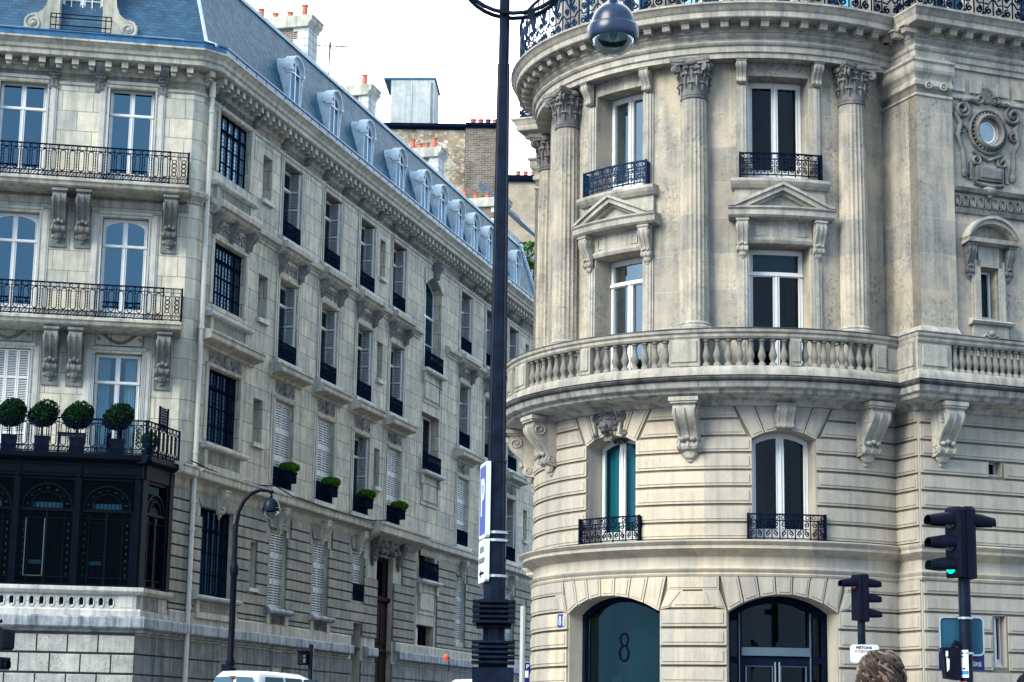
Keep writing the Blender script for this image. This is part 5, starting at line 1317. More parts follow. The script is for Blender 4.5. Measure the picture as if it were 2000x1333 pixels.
mb.plate(a, b, .3, 3.94, [(a+.02, a+.17, 3.1, 3.80, 0), (a+.27, b-.42, 3.30, 3.98, .16), (b-.32, b-.10, 3.12, 3.86, 0), (a+.02, a+.17, 1.0, 2.98, 0), (b-.32, b-.10, 1.0, 2.98, 0), (a+.36, (a+b)/2-.16, 1.0, 2.92, 0), ((a+b)/2+.02, b-.50, 1.0, 2.92, 0)], -.45, .08, top=(3.94, .33)); o = mb.build('door', 'iron', RB)
mb = MB(FT); mb.box(a+.27, b-.42, -.44, -.40, 3.12, 3.28)
for x in (a+.22, b-.40): mb.box(x-.012, x+.012, -.44, -.41, 1.0, 3.95)
for (x0, x1) in ((a+.36, (a+b)/2-.16), ((a+b)/2+.02, b-.50)): mb.bar([(x0, 1.0), (x1, 1.0), (x1, 2.92), (x0, 2.92)], .025, -.45, -.425, True)
mb.build('trim', 'shutter_dim', o)
mb = MB(FT)
for x in ((a+b)/2-.115, (a+b)/2-.025): mb.tube([(x, -.36, 1.1), (x, -.36, 3.0)], .016, 6)
mb.build('handle', 'steel', o)
pane(FT, a+.02, b-.02, .9, 3.9, -.53, 'pane_dark', o, .33)
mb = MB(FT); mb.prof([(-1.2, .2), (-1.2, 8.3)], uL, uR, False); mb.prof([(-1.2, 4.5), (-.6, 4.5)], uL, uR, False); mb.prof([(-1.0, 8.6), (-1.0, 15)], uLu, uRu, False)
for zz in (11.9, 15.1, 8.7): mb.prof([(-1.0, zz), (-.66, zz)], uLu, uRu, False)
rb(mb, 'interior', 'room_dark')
# small wing windows
window(FBl, 1.62, 1.92, 6.76, 7.04, -.2, RB, gmat='pane_dark', leaves=1, sash=.03, bottom=.03, handle=False); window(FBl, 1.62, 1.9, 3.0, 3.98, -.18, RB, gmat='pane_dark', leaves=2, sash=.03, mull=.05, bottom=.14, handle=False)
mb = MB(FBl); mb.prof([(-.6, .3), (-.6, 15.0)], .2, 8.8, False); rb(mb, 'interior', 'room_dark')
# --- upper tower wall
mb = MB(FT)
mb.plate(uLu, uRu, 8.4, 15.12, [(c-hw2, c+hw2, z0, z1, 0) for c in (uw1, uw2) for z0, z1 in ((8.46, 11.28), (12.62, 14.82))], du, .45); rb(mb, 'wall', 'tower_stone')
for f, side in ((FBu, True), (mirror_frame(FBu), False)):
    mb = MB(f); hs = [(1.46, 1.86, 9.92, 10.94, 0)] if side else []
    mb.plate(.85, 9 if side else 36, 8.4, 15.3, hs, -.10, .3); mb.box(0, .85, -.3, .0, 8.4, 15.3); mb.box(4.2, 5.0, -.3, .0, 8.4, 15.3); rb(mb, 'wall', 'tower_stone')
for f in (FSu, mirror_frame(FSu)):
    mb = MB(f); mb.prof([(0.0, 8.4), (0.0, 15.3)], 0, LSu, False); rb(mb, 'wall', 'tower_stone')
# pavilion base and capital mouldings (wrap the corner)
def wrap(f_b, f_s, prof, l1=.85, l2=None, mat='tower_trim', nm='moulding'):
    l2 = l2 if l2 is not None else LSu
    def pth(off): return [f_b.P(l1+off*0, off, 0), f_b.P(0-off, off, 0), f_s.P(l2, off, 0)] if False else [f_b.P(l1, off, 0), f_b.P(-off, off, 0), f_s.P(l2, off, 0)]
    mb = MB(); path_sweep(mb, pth, prof); rb(mb, nm, mat)
for fb, fs in ((FBu, FSu), (mirror_frame(FBu), mirror_frame(FSu))):
    wrap(fb, fs, [(.0, 9.62), (.03, 9.60), (.06, 9.56), (.10, 9.50), (.10, 9.46), (.06, 9.42), (.10, 9.38), (.14, 9.3), (.14, 9.2), (.06, 9.16), (.06, 9.04), (.12, 8.98), (.12, 8.6), (.16, 8.5), (.16, 8.4)])
    wrap(fb, fs, [(0, 14.36), (.03, 14.38), (.03, 14.42), (0, 14.44), (0, 14.56), (.05, 14.6), (.05, 14.68), (.02, 14.7), (.02, 14.74), (.05, 14.80), (.10, 14.86), (.12, 14.92), (.12, 15.04), (.16, 15.08), (.16, 15.13), (0, 15.14)])
    mb = MB(fb)
    for uu in (.27, .62): mb.relief(ring(uu, 14.60, .065, .065, 12), .04, .03, .05, True); mb.blob(uu, .05, 14.6, .03, .04, .03, 6, 4)
    mb.prof([(-.1, 14.44), (-.04, 14.46), (-.04, 14.54), (-.1, 14.56)], .85, 4.2)
    for x0, x1 in ((.92, 1.22), (1.34, 1.62), (2.0, 2.3), (2.42, 2.72)): mb.box(x0, x1, -.1, -.05, 14.62, 14.90)
    mb.prof([(-.1, 8.9), (-.0, 8.94), (.02, 9.1), (-.02, 9.16), (-.02, 9.3), (-.1, 9.4)], .9, 4.2)
    rb(mb, 'moulding', 'tower_trim')
# --- columns
def make_column():
    mb = MB(); mb.sm = True; n = 24; rows = []
    z0, z1 = 9.62, 14.30
    sh = MB(); hh = 12
    nf = 20
    for j in range(hh+1):
        t = j/hh; r = .295-.035*max(0, (t-.3)/.7)**1.4; row = []
        for k in range(nf*4):
            a = 2*pi*k/(nf*4); ph = k % 4; rr = r-(.0, .016, .024, .016)[ph] if (.02 < t < .985) else r
            row.append(sh.w((rr*cos(a), rr*sin(a), z0+(z1-z0)*t), (rr*a, z0+(z1-z0)*t)))
        rows.append(row)
    for a, b in zip(rows, rows[1:]):
        m_ = len(a)
        for k in range(m_): sh.face(a[k], a[(k+1) % m_], b[(k+1) % m_], b[k])
    base = MB(); base.lathe(0, 0, [(.40, 9.42), (.40, 9.47), (.39, 9.49), (.395, 9.53), (.36, 9.56), (.33, 9.575), (.345, 9.60), (.33, 9.62), (.30, 9.65)], 28)
    base.box(-.42, .42, -.42, .42, 9.34, 9.42); base.box(-.38, .38, -.38, .38, 8.6, 9.30); base.box(-.42, .42, -.42, .42, 8.44, 8.6); base.box(-.41, .41, -.41, .41, 9.28, 9.345)
    cap = MB(); cap.lathe(0, 0, [(.262, 14.26), (.285, 14.28), (.285, 14.315), (.262, 14.33), (.25, 14.34), (.262, 14.6), (.30, 14.85), (.335, 14.96)], 24)
    for tier, (zb_, ht, ro, nl, off) in enumerate(((14.34, .26, .265, 8, 0), (14.34, .46, .272, 8, .5), (14.62, .28, .29, 16, .25))):
        for k in range(nl):
            a = 2*pi*(k+off)/nl; ca, sa = cos(a), sin(a)
            prof = [(0, 0), (.012, .35), (.03, .7), (.07, .92), (.115, 1.0), (.125, .9)]
            rw = []
            wl = (.095, .10, .045)[tier]
            for (o, h_) in prof:
                wv = wl*(1-.25*abs(h_-.45)*2) if h_ < .95 else wl*.7; rr = ro+o*(.8 if tier < 2 else .9)
                rw.append([cap.w((rr*ca-sa*wv*x-abs(x)*.02*ca, rr*sa+ca*wv*x-abs(x)*.02*sa, zb_+ht*h_), (x, h_)) for x in (-1, -.5, 0, .5, 1)])
            for r0, r1 in zip(rw, rw[1:]):
                for i in range(4): cap.face(r0[i], r0[i+1], r1[i+1], r1[i])
            cap.blob((ro+.05)*ca, (ro+.05)*sa, zb_+ht*.6, .022, .022, ht*.3, 5, 4)
    for q in range(4):
        a = pi/4+q*pi/2; ca, sa = cos(a), sin(a)
        for s in (-1, 1):
            pts = []
            for i in range(26):
                t = i/25
                if t < .3: x = .27+.12*(t/.3); z = 14.66+.24*(t/.3); pts.append((x, z))
                else:
                    tt = (t-.3)/.7; r = .085*(1-.85*tt); an = pi*.75-tt*2*pi*1.6; pts.append((.435+r*cos(an), 14.875+r*sin(an)))
            cap.wtube([Vector((x*ca-s*.035*sa, x*sa+s*.035*ca, z)) for x, z in pts], [.026]*len(pts), 6)
        cap.blob(.435*ca, .435*sa, 14.875, .03, .03, .03, 6, 4)
        b_ = q*pi/2; cb, sb = cos(b_), sin(b_)
        cap.blob(.36*cb, .36*sb, 15.0, .07*abs(sb)+.05, .07*abs(cb)+.05, .07, 8, 6)
        for s in (-1, 1): cap.wtube([Vector(((.33)*cb-s*x_*sb, .33*sb+s*x_*cb, z_)) for x_, z_ in [(.10+.055*(1-.8*i/12)*cos(i*.8), 14.89+.055*(1-.8*i/12)*sin(i*.8)) for i in range(13)]], .018, 5)
    # abacus with hollowed sides
    ab = []
    for q in range(4):
        for i in range(7):
            t = -1+2*i/6; x = .40-.075*(1-t*t); y = t*.40; a = q*pi/2
            if i == 6: continue
            ab.append((x*cos(a)-y*sin(a), x*sin(a)+y*cos(a)))
    for z0_, z1_, s in ((14.965, 15.02, .97), (15.02, 15.10, 1.05)):
        A = [cap.w((x*s, y*s, z0_)) for x, y in ab]; B = [cap.w((x*s*1.02, y*s*1.02, z1_)) for x, y in ab]; m_ = len(ab)
        for k in range(m_): cap.face(A[k], A[(k+1) % m_], B[(k+1) % m_], B[k])
        cap.face(*A[::-1]); cap.face(*B)
    return sh, base, cap
sh, ba, cp = make_column()
SH, BA, CP = proto('column', sh, 'tower_stone', True, 28), proto('column_base', ba, 'tower_trim', True, 40), proto('capital', cp, 'dark_carving', True, 40)
for dg in (-107, -62.6, -18.2, 25.6):
    t = R_(dg); P = (T.x+4.36*sin(t), T.y-4.36*cos(t), 0)
    c = inst(SH, RB, P, t)
    for q in (BA, CP):
        o = q.copy(); COL.objects.link(o); o.parent = c
# --- upper windows
for c in (uw1, uw2):
    a, b = c-hw2, c+hw2; left = c == uw1
    window(FT, a+.01, b-.01, 8.5, 11.27, du-.42, RB, gmat='pane_sky' if left else 'pane_dark', zt=10.76, mull=.15, sash=.10, bottom=.3, handle=False, one_top=True)
    if True:
        mb = MB(FT); mb.prof([(du-.55, 10.74), (du-.55, 11.25)], a, b, False); rb(mb, 'blind', 'teal_blind')
    window(FT, a+.01, b-.01, 12.64, 14.81, du-.42, RB, gmat='pane_sky' if left else 'pane_dark', mull=.15, sash=.11, bottom=.3, handle=False)
    # moulded surrounds
    mb = MB(FT)
    for s, e in ((-1, a), (1, b)):
        for k, (o0, o1, dd) in enumerate(((.0, .26, .03), (.04, .22, .06), (.10, .16, .075))):
            x0, x1 = sorted((e+s*o0, e+s*o1)); mb.boxb(x0, x1, du, du+dd, 8.45, 11.1, .01); mb.boxb(x0, x1, du, du+dd, 12.62, 14.6, .01)
    mb.prof([(du, 11.28), (du+.05, 11.3), (du+.08, 11.36), (du+.08, 11.40), (du+.03, 11.42), (du+.03, 11.74), (du+.06, 11.76), (du+.10, 11.78)], a-.02, b+.02)
    mb.bar([(a+.12, 11.47), (b-.12, 11.47), (b-.12, 11.70), (a+.12, 11.70)], .03, du+.02, du+.055, True)
    rb(mb, 'window_surround', 'tower_trim')
    # pediment
    mb = MB(FT); e = .42; L_, R2 = a-e, b+e
    mb.prof([(du, 11.76), (du+.26, 11.79), (du+.30, 11.83), (du+.30, 11.93), (du+.34, 11.97), (du+.34, 12.0), (du, 12.02)], L_, R2)
    ap = 12.50
    for s, x0 in ((-1, L_), (1, R2)):
        for (q0, q1, dd) in ((0, .06, .36), (.06, .16, .31), (.16, .22, .2)):
            P_ = [(x0, 12.0+.005), (c, ap+.0), (c, ap-q1), (x0-s*q1*2.0, 12.0+.005)]
            top0 = (x0-s*q0*2.4, 12.005); topc = (c, ap-q0); botc = (c, ap-q1); bot0 = (x0-s*q1*2.4, 12.005)
            poly = [top0, topc, botc, bot0] if s < 0 else [bot0, botc, topc, top0]
            mb.prism(poly, du, du+dd)
    mb.prism([(L_+.3, 12.0), (R2-.3, 12.0), (c, 12.36)], du, du+.03); mb.relief([(c-.3, 12.06), (c, 12.14), (c+.3, 12.06)], .07, du+.03, .05); mb.blob(c, du+.05, 12.15, .1, .05, .07)
    rb(mb, 'pediment', 'tower_trim')
    for s in (-1, 1):
        mb = MB(FT); console(mb, (a-.14 if s < 0 else b+.14), 11.76, .22, .72, .22, du+.06); rb(mb, 'console', 'tower_trim', True)
        mb = MB(FT); console(mb, (a-.14 if s < 0 else b+.14), 15.10, .20, .50, .22, du+.06, False); rb(mb, 'console', 'tower_trim', True)
    mb = MB(FT); mb.prof([(du, 12.40), (du+.16, 12.42), (du+.22, 12.48), (du+.26, 12.54), (du+.26, 12.60), (du, 12.63)], a-.36, b+.36); mb.box(a-.3, b+.3, du, du+.1, 12.05, 12.42); rb(mb, 'window_sill', 'tower_trim')
    mb = MB(FT); swirl_rail(mb, a-.18, b+.18, 12.64, .50, du+.2); mb.box(a-.2, a-.17, du, du+.2, 12.66, 13.12); mb.box(b+.17, b+.2, du, du+.2, 12.66, 13.12); rb(mb, 'railing', 'blue_iron' if left else 'iron')
# --- wing upper: oculus cartouche, small pedimented window
f = FBu; wd = -.10
mb = MB(f); oc, oz = 1.74, 13.82
mb.relief(ring(oc, oz, .31, .33, 24), .12, wd, .18, True); mb.relief(ring(oc, oz, .44, .46, 24), .07, wd, .10, True)
for k in range(28): t = 2*pi*k/28; mb.blob(oc+.375*cos(t), wd+.08, oz+.395*sin(t), .028, .03, .028, 5, 4)
for s in (-1, 1):
    mb.relief(spiral(oc+s*.62, oz+.42, .20, 1.8, 20, pi/2, s), .09, wd, .13); mb.relief([(oc+s*.25, oz+.62), (oc+s*.42, oz+.64), (oc+s*.6, oz+.6)], .10, wd, .14)
    mb.relief([(oc+s*.78, oz+.35), (oc+s*.66, oz+.1), (oc+s*.74, oz-.15), (oc+s*.62, oz-.4)], .12, wd, .12); mb.relief(spiral(oc+s*.62, oz-.02, .12, 1.3, 12, 0, -s), .06, wd, .10)
    mb.relief([(oc+s*.62, oz-.35), (oc+s*.60, oz-.65), (oc+s*.58, oz-.95)], .10, wd, .11); mb.blob(oc+s*.58, wd+.04, oz-.92, .08, .07, .10); mb.relief(spiral(oc+s*.32, oz-.62, .13, 1.5, 14, pi/2, s), .07, wd, .12)
    mb.relief([(oc+s*.42, oz-.68), (oc+s*.44, oz-1.05)], .10, wd, .12)
    mb.relief([(oc, oz-.6), (oc+s*.2, oz-.52), (oc+s*.36, oz-.44)], .08, wd, .12); mb.relief(spiral(oc+s*.2, oz+.68, .11, 1.4, 12, pi, -s), .06, wd, .13)
mb.boxb(oc-.32, oc+.32, wd, wd+.10, oz-1.05, oz-.75); mb.boxb(oc-.24, oc+.24, wd, wd+.13, oz-1.0, oz-.80); mb.relief([(oc-.35, oz-1.1), (oc, oz-1.16), (oc+.35, oz-1.1)], .09, wd, .14); mb.blob(oc, wd+.06, oz-1.25, .18, .10, .10, 10, 6); mb.blob(oc, wd+.04, oz-1.36, .08, .06, .06)
for k in range(9): t = pi*(.08+.84*k/8); mb.relief([(oc, oz+.62), (oc+.2*cos(t), oz+.66+.30*sin(t))], .06, wd, .14)
rb(mb, 'cartouche', 'dark_carving', True)
mb = MB(f); ring_ = ring(oc, oz, .25, .27, 24); i0 = [mb.p(u, wd+.06, z) for u, z in ring_]; i1 = [mb.p(u, wd-.0, z) for u, z in ring(oc, oz, .22, .24, 24)]
for k in range(24): mb.face(i0[k], i0[(k+1) % 24], i1[(k+1) % 24], i1[k])
mb.build('oculus_frame', 'tower_trim', RB); mb = MB(f); mb.bar(ring(oc, oz, .19, .21, 24), .04, wd-.0, wd+.02, True); o = mb.build('round_window', 'white_paint', RB)
mb = MB(f); mb.face(*[mb.p(u, wd+.008, z) for u, z in ring(oc, oz, .19, .21, 24)]); mb.build('pane', 'pane_sky', o)
mb = MB(f); zf = 12.25
mb.prof([(wd, zf+.22), (wd+.10, zf+.24), (wd+.14, zf+.32), (wd, zf+.36)], .86, 4.2); mb.prof([(wd, zf-.22), (wd+.06, zf-.2), (wd+.08, zf-.12), (wd, zf-.1)], .86, 4.2)
for k in range(18):
    u = .98+.18*k; mb.relief(ring(u, zf+.05, .07, .11, 10), .035, wd, .05, True)
    mb.relief([(u-.09, zf-.07), (u, zf-.02), (u+.09, zf-.07)], .03, wd, .04)
rb(mb, 'frieze', 'dark_carving', True)
mb = MB(f); a, b = 1.46, 1.86; c = (a+b)/2
for o_, dd in ((.16, .05), (.11, .08)): mb.boxb(a-o_-.05, a-.02, wd, wd+dd, 9.85, 11.1); mb.boxb(b+.02, b+o_+.05, wd, wd+dd, 9.85, 11.1); mb.boxb(a-o_, b+o_, wd, wd+dd, 10.95, 11.1)
mb.box(a-.05, b+.05, wd, wd+.06, 11.1, 11.38)
mb.prof([(wd, 9.74), (wd+.14, 9.77), (wd+.18, 9.82), (wd, 9.9)], a-.3, b+.3); mb.box(a-.22, b+.22, wd, wd+.07, 9.42, 9.76)
mb.relief([(a-.2, 9.45), (a-.05, 9.45), (a+.05, 9.56), (c, 9.5), (b-.05, 9.56), (b+.05, 9.45), (b+.2, 9.45)], .05, wd+.06, .05); mb.blob(c, wd+.1, 9.6, .07, .05, .06)
mb.prof([(wd, 11.38), (wd+.28, 11.42), (wd+.30, 11.5), (wd, 11.55)], a-.42, b+.42)
for r0, r1, dd in ((.0, .06, .32), (.06, .15, .26)):
    n = 14; L_, R2 = a-.42, b+.42
    for k in range(n):
        u0_, u1_ = L_+(R2-L_)*k/n, L_+(R2-L_)*(k+1)/n
        def zz(u, q): 
            return arc(u, L_, R2, 11.52, .46)-q if True else 0
        mb.prism([(u0_, max(11.52, zz(u0_, r1))), (u1_, max(11.52, zz(u1_, r1))), (u1_, zz(u1_, r0)+.001), (u0_, zz(u0_, r0)+.001)], wd, wd+dd)
rb(mb, 'pediment', 'tower_trim')
for uu in (a-.27, b+.27):
    mb = MB(f); console(mb, uu, 11.4, .17, .66, .2, wd+.02); rb(mb, 'console', 'dark_carving', True)
window(f, a+.01, b-.01, 9.93, 10.93, -.30, RB, gmat='pane_leaded', leaves=1, sash=.05, bottom=.05, handle=False)
# --- entablature, cornice
ENT = ([(4.16, 15.11), (4.52, 15.10), (4.52, 15.20), (4.56, 15.22), (4.56, 15.34), (4.60, 15.36), (4.63, 15.40), (4.63, 15.43), (4.54, 15.45), (4.54, 15.50), (4.57, 15.53), (4.60, 15.56), (4.60, 15.60), (4.64, 15.62), (4.64, 15.80)])
band(PU, [(4.60, 15.79), (4.98, 15.80), (5.00, 15.82), (5.00, 15.93), (5.03, 15.95), (5.05, 16.0), (5.10, 16.05), (5.12, 16.06), (5.12, 16.10), (3.6, 16.14)], 'tower_trim', 'cornice')
mb = MB()
for pt, t, n in along(PU, 4.6, .385, .12):
    obox(mb, pt, t, n, .16, -.05, .30, 15.66, 15.80, .05); obox(mb, pt, t, n, .20, -.05, .33, 15.77, 15.798)
path_sweep(mb, PU, ENT); rb(mb, 'entablature', 'tower_trim')
# --- top railing and attic
def big_rail(mb, a, b, z, h, d):
    mb.box(a, b, d-.02, d+.02, z+.02, z+.05); mb.box(a, b, d-.03, d+.03, z+h-.04, z+h)
    n = max(1, round((b-a)/.48)); w_ = (b-a)/n; t = (d-.012, d+.012)
    for i in range(n):
        x = a+w_*i; c = x+w_*.5
        mb.bar([(x, z), (x, z+h)], .022, *t); mb.bar([(x+w_*.5, z), (x+w_*.5, z+h)], .016, *t)
        for s in (-1, 1):
            for q in (.25,):
                cc = c+s*w_*q
                mb.bar(spiral(cc, z+.17, .085, 1.4, 12, pi/2, s, .15), .034, *t); mb.bar(spiral(cc, z+.48, .075, 1.4, 12, -pi/2, -s, .15), .03, *t)
                mb.bar([(c+s*.03, z+.32), (cc, z+.30), (c+s*w_*.46, z+.42)], .026, *t)
                mb.bar([(c, z+.5), (c+s*.10, z+.66), (c+s*.16, z+.86)], .034, *t); mb.bar([(c, z+.62), (c+s*.06, z+.78), (c+s*.06, z+.95)], .03, *t)
                mb.bar(spiral(c+s*w_*.36, z+.80, .06, 1.3, 10, 0, s, .15), .028, *t)
        mb.blob(c, d, z+.62, .035, .03, .06, 6, 4); mb.bar(ring(c, z+.09, .04, .04, 6), .016, *t, True)
rt_ = 4.92-RL
c5, j5 = corner(PU, 4.92); th5 = math.atan2(j5.x-T.x, -(j5.y-T.y)); k5 = RL
um_ = -30*DG; mb = MB(FT); big_rail(mb, (2*AX-th5)*RL, um_, 16.12, 1.15, rt_); rb(mb, 'railing', 'blue_iron')
mb = MB(FT); big_rail(mb, um_, th5*RL, 16.12, 1.15, rt_)
fs, fb = Fr(c5, -nB, -dB), Fr(c5, dB, nB)
rb(mb, 'railing', 'iron')
for g, l in ((fs, (c5-j5).length), (fb, 8), (mirror_frame(fs), (c5-j5).length), (mirror_frame(fb), 8)):
    mb = MB(g); big_rail(mb, 0, l, 16.12, 1.15, 0); rb(mb, 'railing', 'blue_iron' if g not in (fs, fb) else 'iron')
FAt = Fr(cyl=(T, 4.0)); D4 = 4.0*pi/180
mb = MB(FAt); hs = [(g*D4-.5, g*D4+.5, 16.3, 18.6, 0) for g in (-88, -64, -41, -18, 5, 28)]
mb.plate(-140*D4, 60*D4, 16.1, 19.2, hs, 0, .3); rb(mb, 'wall', 'tower_trim')
mb = MB(FAt)
for g in (-100, -76, -52, -30, -6, 17, 40): mb.box(g*D4-.22, g*D4+.22, 0, .14, 16.12, 19.1)
mb.prof([(0, 16.1), (.06, 16.12), (.06, 16.3), (0, 16.36)], -140*D4, 60*D4); rb(mb, 'pilasters', 'tower_trim')
for g in (-88, -64, -41, -18, 5, 28): window(FAt, g*D4-.48, g*D4+.48, 16.32, 18.6, -.25, RB, gmat='pane_leaded', handle=False)
MF = mirror_frame(FBu)
for f in (FBu, MF):
    mb = MB(f); mb.plate(-.2, 9 if f is not MF else 36, 16.1, 19.2, [(1.2, 2.2, 16.3, 18.6, 0), (3.4, 4.4, 16.3, 18.6, 0)], -1.1, .3); rb(mb, 'wall', 'tower_trim')
    for q in (1.2, 3.4): window(f, q, q+1.0, 16.32, 18.6, -1.35, RB, gmat='pane_grid_mid', handle=False)
mb = MB(); path_sweep(mb, bandpath(4.0, 1.0, 4.4), [(4.1, 19.2), (4.4, 19.3), (4.4, 19.5), (3.6, 19.6), (2.9, 22.5)]); rb(mb, 'roof', 'slate_front')
# backs so that light does not leak through the building
mb = MB(FBu); mb.box(.1, 9, -7, -6.8, .3, 19); mb.prof([(-.5, 16.1), (-7, 16.1)], 0, 9, False); rb(mb, 'wall', 'tower_trim')
mb = MB(mirror_frame(FBu)); mb.box(.1, 9, -7, -6.8, .3, 19); rb(mb, 'wall', 'tower_trim')
# house number plate
FT2 = FT
mb = MB(FT); c = -60.7*DG; mb.box(c-.095, c+.095, .06, .075, 3.70, 3.96); o = mb.build('house_number_plate', 'sign_blue', None)
tag(o, 'small blue enamel number plate with a white 8 left of the arched shop window', 'number plate')
mb = MB(FT); mb.bar(ring(c, 3.878, .030, .034, 12), .02, .0755, .079, True); mb.bar(ring(c, 3.79, .036, .042, 12), .022, .0755, .079, True); q = MB(FT)
d_ = mb.build('digit', 'sign_white', None); d_.parent = o; d_.matrix_parent_inverse = Matrix.Translation(-o.location)
# downpipe beside the tower's street side
mb = MB(FT); th = -100*DG; mb.tube([(th, .3, 4.3), (th, .3, 1.0)], .06, 8); mb.build('drainpipe', 'grey_paint', RB, True)
# ================================================================== BACKGROUND HOUSES
def wbox(x0, x1, y0, y1, z0, z1, name, mat, par):
    mb = MB(); 
    mb.box(x0, x1, y0, y1, z0, z1); return mb.build(name, mat, par)
Q = 1.2444
BG = thing('rubble_house', 'tall house with a windowless rubble stone and brick party wall behind the slate roof', 'building', (-3*Q, 114, 1.5))
fg = Fr(Vector((0, 112, 0)), Vector((1, 0, 0)), Vector((0, -1, 0)))
def zq(z): return 1.6+(z-1.6)*Q
mb = MB(fg); mb.box(-9.5*Q, -2.35*Q, -9, 0, 1.5, zq(29.35)); mb.build('wall', 'rubble', BG)
mb = MB(fg); mb.box(-2.33*Q, -.35*Q, -9, .3, 1.5, zq(29.4)); mb.build('wall', 'brown_brick', BG)
mb = MB(fg); mb.prof([(-9, zq(29.35)), (.1, zq(29.35)), (.3, zq(29.45)), (.3, zq(29.6)), (-9, zq(29.7))], -9.6*Q, -2.36*Q); mb.build('coping', 'iron', BG)
mb = MB(fg); mb.prof([(-9, zq(29.4)), (.4, zq(29.4)), (.5, zq(29.5)), (.5, zq(29.62)), (-9, zq(29.75))], -2.35*Q, -.3*Q); mb.build('coping', 'iron', BG)
for i, x in enumerate((-2.0, -1.65, -1.3, -.95, -.6)):
    mb = MB(); mb.lathe(x*Q, 112.6, [(.15, zq(29.65)), (.15, zq(29.95)), (.18, zq(29.97)), (.18, zq(30.04)), (.12, zq(30.04))], 8); mb.build('chimney_pot', 'terracotta' if i != 2 else 'dark_tile', BG, True)
LS = thing('lift_housing', 'pale zinc-clad box standing on the roofs behind the slate mansard', 'roof structure', (-5.5*Q, 114, zq(28)))
fz = Fr(Vector((-5.95*Q, 113.5, 0)), Vector((cos(-.05), sin(-.05), 0)), Vector((sin(-.05), -cos(-.05), 0)))
mb = MB(fz); mb.box(-.05, 2.05*Q, -3, 0, zq(29.3), zq(32.2)); mb.build('body', 'box_render', LS)
mb = MB(fz); mb.box(1.2, 1.22, 0, .03, zq(29.3), zq(32.2)); mb.box(-.05, 2.05*Q, 0, .04, zq(29.7), zq(29.73)); mb.box(.5, .8, 0, .05, zq(29.3), zq(29.45)); mb.tube([(2.3, .12, zq(29.3)), (2.3, .12, zq(32.1))], .05, 6); mb.build('flashing', 'zinc_grey', LS)
mb = MB(fz); mb.box(-.5, 2.12*Q, -3.1, .06, zq(32.2), zq(32.3)); mb.build('lid', 'zinc', LS)
HB = thing('beige_house', 'beige rendered end wall with small chimney pots between the tall lamp post and the tower', 'building', (4, 142, 2))
fh = Fr(Vector((0, 140, 0)), Vector((1, 0, 0)), Vector((0, -1, 0)))
H0 = 1.6+(32.5-1.6)*140/110
mb = MB(fh); mb.box(-3.2, 14, -9, 0, 2, H0); mb.build('wall', 'beige_render', HB); mb = MB(fh); mb.prof([(-9, H0), (.2, H0), (.25, H0+.15), (.25, H0+.45), (-9, H0+.6)], -3.4, 14.1); mb.build('coping', 'iron', HB)
for x in (.25, .8, 1.35, 1.95, 3.0):
    mb = MB(); mb.lathe(x, 140.6, [(.16, H0+.4), (.16, H0+.82), (.19, H0+.84), (.19, H0+.95), (.13, H0+.95)], 8); mb.build('chimney_pot', 'terracotta', HB, True)
# next house along the street, with a sloping blue-grey roof edge and roof terrace
NB = thing('terrace_house', 'white house beyond the slate-roofed block, with a planted roof terrace', 'building', (W2(FS, 48, -4).x, W2(FS, 48, -4).y, 1.5))
mb = MB(FS); mb.plate(UE+.05, UE+12, 1.0, 21.6, [(UE+1.3+2.6*k, UE+2.4+2.6*k, z, z+2.2, 0) for k in range(4) for z in (5, 9, 13, 17)], -.4, .3); mb.box(UE+.05, UE+.3, -9, -.4, 1.0, 23.2); mb.build('wall', 'beige_render', NB)
for k in range(4):
    for z in (5, 9, 13, 17): window(FS, UE+1.32+2.6*k, UE+2.38+2.6*k, z+.02, z+2.18, -.65, NB, gmat='pane_dark', handle=False)
mb = MB(FS); mb.prof([(-.4, 21.5), (.0, 21.6), (.15, 21.8), (.15, 22.1), (-.6, 22.2)], UE+.05, UE+12); mb.build('cornice', 'white_stone', NB)
mb = MB(FS); v = [(UE+.3, -.7, 22.1), (UE+12, -.7, 22.1), (UE+12, -2.4, 25.2), (UE+2.4, -2.4, 25.2)]; mb.face(*[mb.p(*q) for q in v]); mb.build('roof_slope', 'slate_side', NB)
mb = MB(FS); mb.box(UE+2.2, UE+12, -8, -2.3, 22, 26.6); mb.plate(UE+2.2, UE+12, 25.2, 27.2, [(UE+4, UE+5, 25.5, 26.8, 0), (UE+7, UE+8, 25.5, 26.8, 0)], -2.3, .2); mb.build('wall', 'white_stone', NB)
mb = MB(FS); mb.prof([(-1.9, 27.9), (-2.0, 28.1), (-4.2, 30.2), (-4.3, 29.9)], UE+3.5, UE+12, True, True); mb.build('roof_edge', 'slate_front', NB)
def foliage(mb, c, r, n, s, flat=1.0, seed=1):
    rnd = random.Random(seed)
    for _ in range(n):
        while True:
            v = Vector((rnd.uniform(-1, 1), rnd.uniform(-1, 1), rnd.uniform(-1, 1)))
            if .35 < v.length < 1: break
        v = v.normalized()*(v.length**.35); p = Vector(c)+Vector((v.x*r[0], v.y*r[1], v.z*r[2])); k = s*rnd.uniform(.6, 1.4)
        a = Vector((rnd.gauss(0, 1), rnd.gauss(0, 1), rnd.gauss(0, 1))).normalized(); b = a.cross(Vector((rnd.gauss(0, 1), rnd.gauss(0, 1), rnd.gauss(0, 1)))).normalized()
        i = [mb.w(p+a*k), mb.w(p+b*k*.45), mb.w(p-a*k*.8), mb.w(p-b*k*.45)]; mb.face(*i)
TP = thing('terrace_plant', 'loose green shrub on the roof terrace between the lamp post and the tower', 'plant', tuple(W2(FS, 46.6, -1.6, 25.3)))
